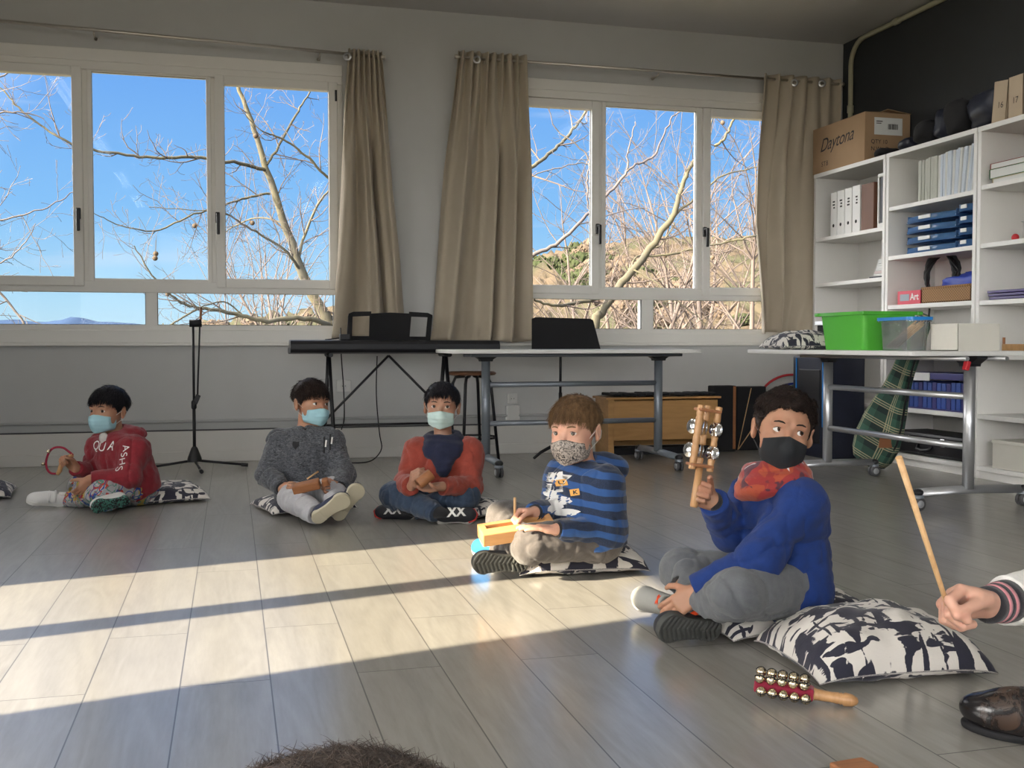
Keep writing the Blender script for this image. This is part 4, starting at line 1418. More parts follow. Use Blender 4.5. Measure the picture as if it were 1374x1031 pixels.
# cardboard magazine files
def card_file(y, tilt, label, k):
    w, d, h = 0.115, 0.26, 0.235
    t = thing('cardboard_file', label, 'file', (XS + 0.03, y, z + 0.002), rot=(tilt, 0, 0))
    m = MB()
    m.bb(0, d, -w / 2, -w / 2 + 0.003, 0, h)
    m.bb(0, d, w / 2 - 0.003, w / 2, 0, h)
    m.bb(0, 0.003, -w / 2, w / 2, 0, h)
    m.bb(d - 0.003, d, -w / 2, w / 2, 0, h)
    m.bb(0, d, -w / 2, w / 2, 0, 0.003)
    m.box((d * 0.5, 0, h + 0.008), (d, w, 0.003), (0, -0.06, 0))
    m.build('carton', 'cardboard_pale', t)
    lettering(('16', '17', '5', '57', '8')[k], 0.05, (XS + 0.0295, y + (0.10 * math.sin(-tilt) if tilt else 0), z + 0.10), (0, -1, 0), (0, 0, 1), 'ink', t, lift=0.002)
    return t
y = sy(1331)
for k, lab in enumerate(('leaning cardboard file at the end of the row on the shelf top', 'upright cardboard file touching the leaning one', 'upright cardboard file, the middle one of the row', 'upright cardboard file at the frame edge', 'upright cardboard file beyond the frame edge')):
    card_file(y, 0.10 if k == 0 else 0.0, lab, k)
    y -= 0.128 if k else 0.14

# ================================================================== ON THE NEAR TABLE
zt = TT
def bin_shape(name, label, cat, c, L, Wd, h, mat, taper, wall=0.004, rz=0.0, lipmat=None, ribs=False):
    t = thing(name, label, cat, (c[0], c[1], zt), rot=(0, 0, rz))
    m = MB()
    nx = 10
    def loop(k, inset, zz):
        p = rrect(-L / 2 * k + inset, L / 2 * k - inset, -Wd / 2 * k + inset, Wd / 2 * k - inset, 0.03, 5)
        return [(a, b, zz) for a, b in p]
    loops = [loop(taper, 0, 0.0), loop(1, 0, h - 0.02), loop(1, -0.012, h - 0.018), loop(1, -0.012, h), loop(1, wall, h), loop(taper, wall, wall)]
    n = len(loops[0])
    vs = [p for l in loops for p in l]
    fs = []
    for i in range(len(loops) - 1):
        for k in range(n):
            fs.append((i * n + k, i * n + (k + 1) % n, (i + 1) * n + (k + 1) % n, (i + 1) * n + k))
    fs.append(tuple(reversed(range(n))))
    fs.append(tuple((len(loops) - 1) * n + k for k in range(n)))
    m.add(vs, fs, True)
    o = m.build('bin', mat, t)
    sm = o.data
    md = o.modifiers.new('edge', 'EDGE_SPLIT')
    md.split_angle = math.radians(35)
    return t
def ty(u, x):    # y on the table for pixel column u at depth line x
    return float(PX(u, 470, x)[1])
# big green bin
g = bin_shape('plastic_bin', 'large green plastic bin on the loaded table', 'bin', (3.435, 5.22, zt), 0.33, 0.44, 0.21, 'green_plastic', 0.90)
for sx, sy_ in ((-1, -1), (1, -1), (-1, 1), (1, 1)):
    MB().box((sx * 0.170, sy_ * 0.225, 0.200), (0.035, 0.035, 0.02)).build('grip_tab', 'green_plastic', g, bevel=0.006)
# clear box of sticks
c = (3.355, 4.765)
t = bin_shape('storage_box', 'clear plastic box with blue rim full of wooden sticks', 'box', (c[0], c[1], zt), 0.12, 0.27, 0.165, 'clear_plastic', 0.92)
m = MB()
p0 = rrect(-0.075, 0.075, -0.150, 0.150, 0.03, 5)
p1 = rrect(-0.055, 0.055, -0.128, 0.128, 0.02, 5)
n = len(p0)
vs = [(a, b, 0.155) for a, b in p0] + [(a, b, 0.171) for a, b in p0] + [(a, b, 0.171) for a, b in p1] + [(a, b, 0.155) for a, b in p1]
m.add(vs, [(r * n + k, r * n + (k + 1) % n, ((r + 1) % 4) * n + (k + 1) % n, ((r + 1) % 4) * n + k) for r in range(4) for k in range(n)])
m.build('rim', 'blue_plastic', t)
for i in range(22):
    xx = rnd.uniform(-0.038, 0.038)
    a = (c[0] + xx, c[1] + 0.108 + rnd.uniform(-0.006, 0.006), zt + 0.012 + (i % 3) * 0.008)
    b = (c[0] + xx * 0.9, c[1] - 0.112 + rnd.uniform(-0.004, 0.004), zt + 0.128 + (i % 4) * 0.007)
    o = MB().tube([a, b], 0.0042, 8).build('wooden_stick', 'stickwood')
    tag(o, 'thin wooden stick leaning in the clear box', 'stick', 'wooden sticks in the clear box')
# pale carton
t = thing('cardboard_box', 'open pale beige carton at the end of the loaded table', 'box', (3.55, 4.50, zt))
bx0, bx1, by0, by1, hh = 3.39, 3.625, 4.39, 4.60, 0.133
m = MB()
for a in ((bx0, bx0 + 0.004, by0, by1), (bx1 - 0.004, bx1, by0, by1), (bx0, bx1, by0, by0 + 0.004), (bx0, bx1, by1 - 0.004, by1)):
    m.bb(*a, zt, zt + hh)
m.bb(bx0, bx1, by0, by1, zt, zt + 0.004)
m.build('carton', 'white_card', t, world=True)
# silver flight case behind the cushion
t = thing('flight_case', 'black case with silver edging behind the cushion on the table', 'case', (3.66, 5.76, zt))
MB().bb(3.56, 3.82, 5.55, 5.95, zt, zt + 0.150).build('shell', 'black_matte', t, bevel=0.004, world=True)
MB().bb(3.545, 3.825, 5.515, 5.955, zt + 0.150, zt + 0.175).build('edging', 'steel', t, bevel=0.003, world=True)
MB().bb(3.535, 3.55, 5.72, 5.78, zt + 0.13, zt + 0.17).build('latch', 'chrome', t, bevel=0.002, world=True)

# plaid instrument bag leaning against the shelves
def plaid():
    m = NM('green_tartan_cloth')
    v = m.coord('UV')
    s = m.n('ShaderNodeSeparateXYZ')
    m.l(v, s.inputs[0])
    def stripes(out, per, w, ph=0.0):
        f = m.math('FRACT', m.math('ADD', m.math('MULTIPLY', out, 1 / per), ph))
        return m.math('LESS_THAN', f, w / per)
    def two(fn, *a):
        return m.math('MAXIMUM', fn(s.outputs[0], *a), fn(s.outputs[1], *a))
    c = (0.035, 0.10, 0.07, 1)
    blk = m.math('MULTIPLY', m.math('ADD', stripes(s.outputs[0], 0.12, 0.045), stripes(s.outputs[1], 0.12, 0.045)), 0.42)
    cc = m.mix(blk, c, (0.006, 0.010, 0.012, 1))
    for ph in (0.45, 0.57, 0.69):
        cc = m.mix(m.math('MULTIPLY', m.math('MAXIMUM', stripes(s.outputs[0], 0.12, 0.006, ph), stripes(s.outputs[1], 0.12, 0.006, ph)), 0.75), cc, (0.42, 0.38, 0.24, 1))
    m.col(cc)
    m.bump(m.noise(m.coord(), 14, 3), 0.3, 0.01)
    m.set(Roughness=0.9)
    return m.m
M['plaid'] = plaid()
M['leather_patch'] = plain('brown_leather_patch', (0.20, 0.07, 0.02, 1), 0.6)
A = np.array([3.93, 5.95, 0.02])        # foot of the bag
B = np.array([4.10, 5.62, 0.98])
ax = Vector(B - A)
L = ax.length
ax.normalize()
side = Vector((0.25, -0.95, -0.1))
side = (side - ax * side.dot(ax)).normalized()
nor = ax.cross(side).normalized()
t = thing('instrument_bag', 'green tartan instrument bag leaning behind the loaded table', 'bag', tuple(A))
prof = [(0.0, 0.06), (0.02, 0.11), (0.07, 0.145), (0.16, 0.165), (0.28, 0.15), (0.40, 0.118), (0.50, 0.092), (0.62, 0.072), (0.80, 0.062), (0.92, 0.055), (0.99, 0.03)]
vs, fs, uv = [], [], []
n = 28
for i, (s, w) in enumerate(prof):
    dep = 0.060 if s < 0.45 else 0.042
    if i in (0, len(prof) - 1):
        dep *= 0.6
    for k in range(n):
        a = 2 * PI * k / n
        ca, sa = math.cos(a), math.sin(a)
        e = 0.55
        p = Vector(A) + ax * (s * L + 0.012) + side * (w * math.copysign(abs(ca) ** e, ca)) + nor * (dep * math.copysign(abs(sa) ** e, sa))
        vs.append((p.x, p.y, max(p.z, 0.004)))
        uv.append((k / n * 0.66, s * L))
for i in range(len(prof) - 1):
    for k in range(n):
        fs.append((i * n + k, i * n + (k + 1) % n, (i + 1) * n + (k + 1) % n, (i + 1) * n + k))
fs += [tuple(reversed(range(n))), tuple((len(prof) - 1) * n + k for k in range(n))]
m = MB()
m.add(vs, fs, True)
m.uv = uv
bag = m.build('cover', 'plaid', t, world=True)
m = MB()
seam = []
for i, (s, w) in enumerate(prof):
    seam.append(Vector(A) + ax * (s * L + 0.06) + side * (w * 1.01) - nor * 0.02)
m.tube([(p.x, p.y, max(p.z, 0.006)) for p in seam], 0.006, 8)
m.build('piping', 'black_matte', t, world=True)
p = Vector(A) + ax * 0.22 + side * 0.10
patch([(-0.04, -0.04), (0.045, -0.035), (0.04, 0.05), (-0.035, 0.045)], p, (0.3, -0.95, 0), (0, 0, 1), 'leather_patch', t, 'leather_patch', bag, 0.004)

# ================================================================== CUSHIONS
def cushion(label, c, L, Wd, H, rz, seed, parent=None, tilt=(0, 0), dent=None, z0=0.0, fold=0.0, name='cushion'):
    rr = random.Random(seed)
    ph = [rr.uniform(0, 6.28) for _ in range(12)]
    n = 56
    vt, vb, uv = [], [], []
    pts = {}
    vs, uvs = [], []
    for side_ in (1, -1):
        for j in range(n + 1):
            for i in range(n + 1):
                s, t_ = 2 * i / n - 1, 2 * j / n - 1
                # pinched outline with pointed corners
                k = 1 - 0.085 * (1 - t_ * t_) * abs(s) ** 4 * 0 
                x = s * L / 2 * (1 - 0.025 * (1 - t_ ** 2) * abs(s) ** 3)
                y = t_ * Wd / 2 * (1 - 0.025 * (1 - s ** 2) * abs(t_) ** 3)
                e = max(0.0, (1 - abs(s) ** 2.6)) ** 0.52 * max(0.0, (1 - abs(t_) ** 2.6)) ** 0.52
                wr = 0.10 * math.sin(7 * s + 3 * t_ + ph[0]) * math.sin(4 * t_ - 2 * s + ph[1]) + 0.05 * math.sin(15 * s - 9 * t_ + ph[2]) * math.sin(6 * t_ + ph[3])
                ed = 0.10 * (1 - e) * math.sin(18 * s + ph[4]) * math.sin(18 * t_ + ph[5])
                h = H / 2 * e * (1 + wr + ed)
                mid = H * 0.30 * e + 0.010 + 0.09 * H * (1 - (s * t_) ** 4) * (1 - e)
                z = mid + side_ * h if side_ > 0 else mid - h * 0.85
                if dent:
                    dx, dy, rad, dz = dent
                    g_ = math.exp(-((x - dx) ** 2 + (y - dy) ** 2) / rad ** 2)
                    z = z * (1 - dz * g_)
                if side_ < 0:
                    z = max(z, 0.0)
                z = max(z, 0.003 if side_ > 0 else 0.0) + (0.004 if side_ > 0 else 0)
                z += fold * max(0, abs(s) - 0.6) * 0.3
                vs.append((x, y, z))
                uvs.append(((s + 1) * L / 0.9 + seed * 0.37, (t_ + 1) * Wd / 0.9 + (0 if side_ > 0 else 3.0)))
    fs = []
    N = (n + 1) ** 2
    for j in range(n):
        for i in range(n):
            a = j * (n + 1) + i
            fs.append((a, a + 1, a + n + 2, a + n + 1))
            fs.append((N + a, N + a + n + 1, N + a + n + 2, N + a + 1))
    def border():
        b = [(0, i) for i in range(n)] + [(i, n) for i in range(n)] + [(n, n - i) for i in range(n)] + [(n - i, 0) for i in range(n)]
        return [j * (n + 1) + i for j, i in b]
    B_ = border()
    for k in range(len(B_)):
        a, b = B_[k], B_[(k + 1) % len(B_)]
        fs.append((b, a, N + a, N + b))
    m = MB()
    m.add(vs, fs, True)
    m.uv = uvs
    o = m.build(name, 'cushion', None)
    o.location = (c[0], c[1], z0)
    o.rotation_euler = (tilt[0], tilt[1], rz)
    return tag(o, label, 'cushion')
p = G(1190, 868)
cushion('plump black and white brushstroke cushion lying unused in front', (1.55, 2.325), 0.46, 0.37, 0.155, -0.07, 3)
p = G(1052, 835)
cushion('black and white cushion under the person in the royal blue sweater', (1.51, 2.76), 0.52, 0.38, 0.115, 0.14, 11, dent=(-0.02, 0.02, 0.15, 0.25))
cushion('black and white cushion in the sunlight under the person in the striped hoodie', (1.19, 3.62), 0.46, 0.38, 0.125, -0.10, 7, dent=(-0.04, 0.05, 0.13, 0.2))
cushion('black and white cushion under the person in the rust sweater', (1.03, 4.86), 0.42, 0.40, 0.09, 0.5, 14, dent=(-0.02, 0.05, 0.15, 0.3))
cushion('black and white cushion under the person in the dark grey sweatshirt', (0.33, 5.22), 0.42, 0.38, 0.09, 0.25, 17, dent=(0.0, 0.05, 0.15, 0.3))
cushion('black and white cushion under the person in the red hoodie', (-0.37, 5.70), 0.44, 0.38, 0.11, 0.25, 19, dent=(-0.08, 0.0, 0.15, 0.35))
cushion('black and white cushion cut off by the frame edge', (-1.335, 6.08), 0.42, 0.38, 0.09, 0.1, 23)
cushion('black and white cushion lying on the loaded folding table', (3.31, 5.71), 0.40, 0.38, 0.125, 1.45, 29, z0=TT)

# ================================================================== SLEIGH BELL STICK ON THE FLOOR
M['felt_red'] = fabric('dark_red_webbing', (0.26, 0.01, 0.035, 1), scale=400, strength=0.3)
a, b = Vector(G(1012, 918, 0.032)), Vector(G(1152, 942, 0.014))
ax = (b - a).normalized()
sd = Vector((0, 0, 1)).cross(ax).normalized()
up = ax.cross(sd)
t = thing('sleigh_bells', 'dark red bell stick with pale wooden handle lying on the floor', 'bells', (a.x, a.y, 0))
Lb = (Vector(G(1092, 930, 0.028)) - a).length
q = MB()
def at_(s, dx=0.0, dz=0.0):
    p = a + ax * s + sd * dx + up * dz
    return p
c0 = at_(Lb / 2)
R3 = Matrix((ax, sd, up)).transposed()
q2 = MB().box((0, 0, 0), (Lb, 0.036, 0.030))
vs = [R3 @ Vector(v) + c0 for v in q2.v]
MB().add(vs, q2.f).build('webbing', 'felt_red', t, bevel=0.006, world=True)
tot = (b - a).length
h0 = Lb - 0.002
prof = [(0.0, 0), (0.014, 0.0), (0.0125, 0.01), (0.0115, 0.05), (0.013, 0.07), (0.0115, 0.073), (0.014, 0.077), (0.0118, 0.081), (0.015, 0.088), (0.0135, 0.108), (0.008, 0.122), (0.0, 0.126)]
sc_ = (tot - h0) / 0.126
MB().lathe([(r, z_ * sc_) for r, z_ in prof], tuple(at_(h0)), tuple(ax), 20).build('handle', 'beech', t, world=True)
rb = 0.0118
k = 0
for row, (dx, dz) in enumerate(((-0.018, 0.020), (-0.030, -0.006), (0.012, 0.024), (0.030, 0.004))):
    for i in range(5):
        s = 0.012 + i * (Lb - 0.02) / 4.6 + (0.006 if row % 2 else 0)
        if s > Lb:
            continue
        p = at_(s, dx * 1.0, dz)
        d = (sd * dx + up * dz).normalized()
        p = at_(s) + d * 0.0285
        if p.z < rb:
            p.z = rb
        bl = MB().ball(tuple(p), rb, 16)
        bo = bl.build('bell', 'brass', t, world=True)
        m = MB()
        e1 = ax
        e2 = d.cross(ax).normalized()
        cc = p
        pts = [cc + (d * math.cos(w) + e1 * math.sin(w)) * (rb + 0.0002) for w in [(-1.2 + 0.3 * j) for j in range(9)]]
        m.tube([tuple(z_) for z_ in pts], 0.0012, 5)
        m.tube([tuple(cc + (d * math.cos(w) + e2 * math.sin(w)) * (rb + 0.0002)) for w in [(-0.5 + 0.25 * j) for j in range(5)]], 0.0011, 5)
        m.build('slit', 'black_matte', bo, world=False)
        # slit geometry is given in world space; shift to the part's space
        off = parent_origin(bo)
        for v in bo.children[0].data.vertices:
            v.co -= off
        k += 1
tag(MB().box(tuple(G(1146, 1034, 0.012)), (0.075, 0.05, 0.024), (0, 0, 0.1)).build('wooden_block', 'brownwood', bevel=0.004), 'brown wooden block at the bottom edge of the view', 'block')

# ================================================================== OUTSIDE
def bark(name, c, c2):
    m = NM(name)
    v = m.coord(scale=(1, 1, 0.4))
    m.col(m.mix(m.rng(m.noise(v, 3.0, 4), 0.4, 0.6), c, c2))
    m.set(Roughness=0.9)
    return m.m
M['bark'] = bark('pale_plane_tree_bark', (0.060, 0.051, 0.025, 1), (0.036, 0.032, 0.021, 1))
M['twig'] = bark('pinkish_twig_bark', (0.085, 0.062, 0.050, 1), (0.056, 0.042, 0.037, 1))
M['twig_dark'] = bark('grey_twig_bark', (0.050, 0.042, 0.045, 1), (0.085, 0.070, 0.060, 1))
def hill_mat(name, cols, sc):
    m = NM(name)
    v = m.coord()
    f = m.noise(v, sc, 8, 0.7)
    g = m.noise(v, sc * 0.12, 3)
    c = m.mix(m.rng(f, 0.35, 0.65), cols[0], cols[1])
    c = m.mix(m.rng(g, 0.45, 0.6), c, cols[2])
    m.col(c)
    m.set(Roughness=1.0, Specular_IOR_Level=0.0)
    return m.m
M['hill'] = hill_mat('winter_woodland_hillside', ((0.070, 0.052, 0.036, 1), (0.045, 0.037, 0.026, 1), (0.036, 0.036, 0.022, 1)), 0.9)
M['far_hill'] = hill_mat('far_mountain_haze_blue', ((0.026, 0.042, 0.078, 1), (0.022, 0.036, 0.068, 1), (0.024, 0.039, 0.072, 1)), 0.02)  # blue of distance haze is put into the mountain's colour
M['valley'] = hill_mat('valley_ground', ((0.09, 0.08, 0.045, 1), (0.06, 0.055, 0.03, 1), (0.07, 0.065, 0.04, 1)), 0.3)
GZ = -3.2
struct(MB().add([(-400, YB + 1.5, GZ), (500, YB + 1.5, GZ), (900, 700, GZ - 30), (-700, 700, GZ - 30)], [(0, 1, 2, 3)]).build('ground', 'valley'))
struct(MB().add([(-300, -200, GZ), (-3.3, -200, GZ), (-3.3, YB + 1.5, GZ), (-300, YB + 1.5, GZ)], [(0, 1, 2, 3)]).add([(-3.3, -200, GZ), (300, -200, GZ), (300, YF - 0.3, GZ), (-3.3, YF - 0.3, GZ)], [(0, 1, 2, 3)]).build('ground', 'valley'))
def hills(name, y, crest, rough, mat, depth, seed, step=1.0, bumps=0.0):
    """a hillside whose crest line passes through measured directions"""
    P = [PY(u, v, y) for u, v in crest]
    xs, zs = [p[0] for p in P], [p[2] for p in P]
    rr = np.random.RandomState(seed)
    nx = int((xs[-1] - xs[0]) / step) + 1
    nz = 40
    vs, fs = [], []
    X = np.linspace(xs[0], xs[-1], nx)
    Z = np.interp(X, xs, zs)
    ph = rr.rand(30) * 6.28
    for j in range(nz + 1):
        t = j / nz
        for i in range(nx):
            zc = Z[i] + rough * (math.sin(X[i] * 0.9 / step + ph[0]) + math.sin(X[i] * 1.7 / step + ph[1] + j) + rr.randn() * 0.8) * 0.4
            zz = (GZ - 4) * (1 - t) + zc * t + rr.randn() * bumps * (1 if j < nz else 0.4)
            vs.append((X[i], y - depth * (1 - t ** 1.4) + rr.randn() * bumps, zz))
    for i in range(nx):       # back side
        vs.append((X[i], y + depth * 0.5, Z[i] - depth * 0.3))
    for j in range(nz + 1):
        for i in range(nx - 1):
            a = j * nx + i
            fs.append((a, a + 1, a + nx + 1, a + nx))
    return struct(MB().add(vs, fs, True).build(name, mat))
hills('hills', 150, [(640, 372), (716, 349), (742, 338), (770, 334), (800, 332), (830, 324), (862, 318), (900, 322), (930, 318), (965, 322), (1000, 317), (1040, 320), (1120, 330)], 0.35, 'hill', 90, 3, 0.5, 0.35)
hills('hills', 60, [(200, 440), (240, 438), (300, 430), (340, 422), (380, 420), (420, 418), (460, 410), (520, 395), (640, 376), (730, 352)], 0.2, 'hill', 30, 4, 0.25, 0.2)
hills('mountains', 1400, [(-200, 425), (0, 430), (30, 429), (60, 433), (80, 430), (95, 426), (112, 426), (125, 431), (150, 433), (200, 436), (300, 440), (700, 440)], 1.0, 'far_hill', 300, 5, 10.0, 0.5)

# dark evergreen crowns and scrub on the hillside
M['evergreen'] = hill_mat('evergreen_foliage', ((0.020, 0.026, 0.012, 1), (0.032, 0.036, 0.018, 1), (0.030, 0.033, 0.016, 1)), 1.5)
M['scrub'] = hill_mat('bare_winter_scrub', ((0.088, 0.064, 0.046, 1), (0.056, 0.044, 0.032, 1), (0.07, 0.052, 0.036, 1)), 1.5)
rnd = random.Random(77)
def crown_mesh(seed, mat, name):
    rr = random.Random(seed)
    m = MB()
    for k in range(150):
        th, ph = rr.uniform(0, 6.28), math.acos(rr.uniform(-0.4, 1))
        r = rr.uniform(0.75, 1.05)
        p = Vector((r * math.sin(ph) * math.cos(th), r * math.sin(ph) * math.sin(th), 0.55 + 0.8 * r * math.cos(ph)))
        s = rr.uniform(0.10, 0.2)
        m.ball(tuple(p), s, 5)
    m.ball((0, 0, 0.6), 0.85, 10)
    o = m.build(name, mat)
    return o
ev = [crown_mesh(k, 'evergreen', 'hillside_tree') for k in range(2)]
sc = [crown_mesh(10 + k, 'scrub', 'hillside_tree') for k in range(2)]
first = {}
def put_crown(src, loc, s, lab, grp):
    if id(src) in first:
        o = src.copy()
        C.objects.link(o)
    else:
        first[id(src)] = 1
        o = src
    o.location = tuple(float(x) for x in loc)
    o.scale = (s, s, s * rnd.uniform(0.8, 1.3))
    o.rotation_euler = (0, 0, rnd.uniform(0, 6.28))
    tag(o, lab, 'tree', grp)
for k in range(46):
    u = rnd.uniform(712, 800)
    v = rnd.uniform(352 - (u - 712) * 0.2, 384)
    y = 150 - (v - 335) * 0.75
    put_crown(rnd.choice(ev), PY(u, v, y) - np.array([0, 0, 1.4]), rnd.uniform(1.0, 1.9), 'dark green tree on the hillside seen through the right window', 'evergreens on the hill')
for k in range(90):
    u = rnd.uniform(760, 1030)
    v = rnd.uniform(326, 420)
    y = 150 - (v - 320) * 0.6
    put_crown(rnd.choice(sc if rnd.random() < 0.8 else ev), PY(u, v, y) - np.array([0, 0, 1.2]), rnd.uniform(0.9, 1.6), 'small bushy tree on the brown hillside', 'bushy trees on the hill')
for k in range(40):
    u = rnd.uniform(245, 470)
    v = 439 - (u - 235) * 0.085 + rnd.uniform(-1, 12)
    put_crown(rnd.choice(sc if rnd.random() < 0.75 else ev), PY(u, v, 58) - np.array([0, 0, 0.5]), rnd.uniform(0.3, 0.6), 'small bushy tree beyond the left window', 'bushy trees below the left window')

# plane trees with bare branches
def tube_fast(acc, pts, rads, n):
    pts = np.asarray(pts, float)
    m = len(pts)
    tan = np.gradient(pts, axis=0)
    tan /= np.linalg.norm(tan, axis=1)[:, None] + 1e-9
    ref = np.array([0.31, 0.87, 0.38])
    u = np.cross(tan, ref)
    u /= np.linalg.norm(u, axis=1)[:, None] + 1e-9
    w = np.cross(tan, u)
    a = np.arange(n) * 2 * PI / n
    ring_ = pts[:, None, :] + (u[:, None, :] * np.cos(a)[None, :, None] + w[:, None, :] * np.sin(a)[None, :, None]) * np.asarray(rads)[:, None, None]
    o = acc[2]
    acc[0].append(ring_.reshape(-1, 3))
    i = np.arange(m - 1)[:, None] * n
    k = np.arange(n)[None, :]
    f = np.stack([i + k, i + (k + 1) % n, i + n + (k + 1) % n, i + n + k], -1).reshape(-1, 4) + o
    acc[1].append(f)
    acc[2] += m * n
def acc_build(acc, name, mat, parent):
    v = np.concatenate(acc[0])
    f = np.concatenate(acc[1])
    o = parent_origin(parent)
    v = v - np.array(o)
    me = bpy.data.meshes.new(name)
    me.vertices.add(len(v))
    me.vertices.foreach_set('co', v.astype(np.float32).ravel())
    me.loops.add(len(f) * 4)
    me.loops.foreach_set('vertex_index', f.astype(np.int32).ravel())
    me.polygons.add(len(f))
    me.polygons.foreach_set('loop_start', np.arange(len(f), dtype=np.int32) * 4)
    me.polygons.foreach_set('use_smooth', np.ones(len(f), dtype=bool))
    me.update(calc_edges=True)
    me.materials.append(M[mat])
    ob = bpy.data.objects.new(name, me)
    C.objects.link(ob)
    ob.parent = parent
    return ob
def smooth_path(P, k=4):
    P = np.asarray(P, float)
    out = []
    for i in range(len(P) - 1):
        p0, p1, p2, p3 = P[max(i - 1, 0)], P[i], P[i + 1], P[min(i + 2, len(P) - 1)]
        for j in range(k):
            s = j / k
            out.append(0.5 * ((2 * p1) + (-p0 + p2) * s + (2 * p0 - 5 * p1 + 4 * p2 - p3) * s * s + (-p0 + 3 * p1 - 3 * p2 + p3) * s ** 3))
    out.append(P[-1])
    return np.array(out)
def grow(acc, rr, path, rads, level, density, length, n=4):
    """side twigs along a branch"""
    seg = np.linalg.norm(np.diff(path, axis=0), axis=1)
    cum = np.concatenate([[0], np.cumsum(seg)])
    tot = cum[-1]
    s = rr.uniform(0.1, 0.5) / density
    sgn = 1
    while s < tot:
        i = min(np.searchsorted(cum, s) - 1, len(seg) - 1)
        i = max(i, 0)
        f = (s - cum[i]) / max(seg[i], 1e-6)
        p = path[i] * (1 - f) + path[i + 1] * f
        r = rads[i] * (1 - f) + rads[i + 1] * f
        d = (path[i + 1] - path[i]) / max(seg[i], 1e-6)
        sgn = -sgn
        q = np.cross(d, [0, 1, 0.15]) * sgn + rr.normal(0, 0.35, 3)
        q /= np.linalg.norm(q) + 1e-9
        ang = rr.uniform(0.5, 1.1)
        nd = d * math.cos(ang) + q * math.sin(ang)
        L = length * rr.uniform(0.35, 1.2) * (1 - 0.35 * s / tot)
        m = 6
        pts = [p]
        cur = nd.copy()
        for k in range(m):
            cur = cur + rr.normal(0, 0.16, 3) + np.array([0, 0, 0.07])
            cur /= np.linalg.norm(cur)
            pts.append(pts[-1] + cur * L / m)
        pts = np.array(pts)
        r0 = min(r * 0.6, 0.006 + 0.010 * L)
        rs = np.linspace(r0, 0.0025, m + 1)
        tube_fast(acc, pts, rs, 3 if r0 < 0.015 else 5)
        if level > 0:
            grow(acc, rr, pts, rs, level - 1, density * 1.5, length * 0.48)
        s += rr.uniform(0.5, 1.5) / density
def plane_tree(label, base, trunk, branches, seed, dens=2.0, tw=0.9, lev=2, matb='bark', matt='twig', balls=0):
    """trunk/branches: [(u, v, y, half-width px)]"""
    rr = np.random.RandomState(seed)
    t = thing('plane_tree', label, 'tree', base)
    tw_acc = [[], [], 0]
    tips = []
    for bi, br in enumerate([trunk] + branches):
        P = np.array([PY(u, v, y) for u, v, y, w in br])
        Rr = np.array([w * 0.80 * (y * 1.03) / FL for u, v, y, w in br])
        if bi == 0:
            P = np.vstack([np.array([base]), P])
            Rr = np.concatenate([[Rr[0] * 1.5], Rr])
        path = smooth_path(P, 5)
        idx = np.linspace(0, len(Rr) - 1, len(path))
        rads = np.interp(idx, np.arange(len(Rr)), Rr)
        path = path + rr.normal(0, 0.006, path.shape)
        acc = [[], [], 0]
        tube_fast(acc, path, rads, 9)
        acc_build(acc, 'trunk' if bi == 0 else 'branch', matb, t)
        grow(tw_acc, rr, path[len(path) // 4 if bi == 0 else 2:], rads[len(path) // 4 if bi == 0 else 2:], lev, dens * (0.7 if bi == 0 else 1.0), tw)
        tips.append(path)
    o = acc_build(tw_acc, 'twigs', matt, t)
    if balls:
        for k in range(balls):
            p = tips[rr.randint(1, len(tips))]
            q = p[rr.randint(len(p) // 2, len(p))]
            z = q + np.array([rr.normal(0, 0.25), rr.normal(0, 0.1), -rr.uniform(0.1, 0.4)])
            b = MB().ball(tuple(z), 0.03, 8).tube([tuple(z), tuple(z + np.array([0.01, 0, 0.2]))], 0.0025, 4)
            b.build('seed_ball', 'scrub', t, world=True)
    return t
Y0 = 13.0
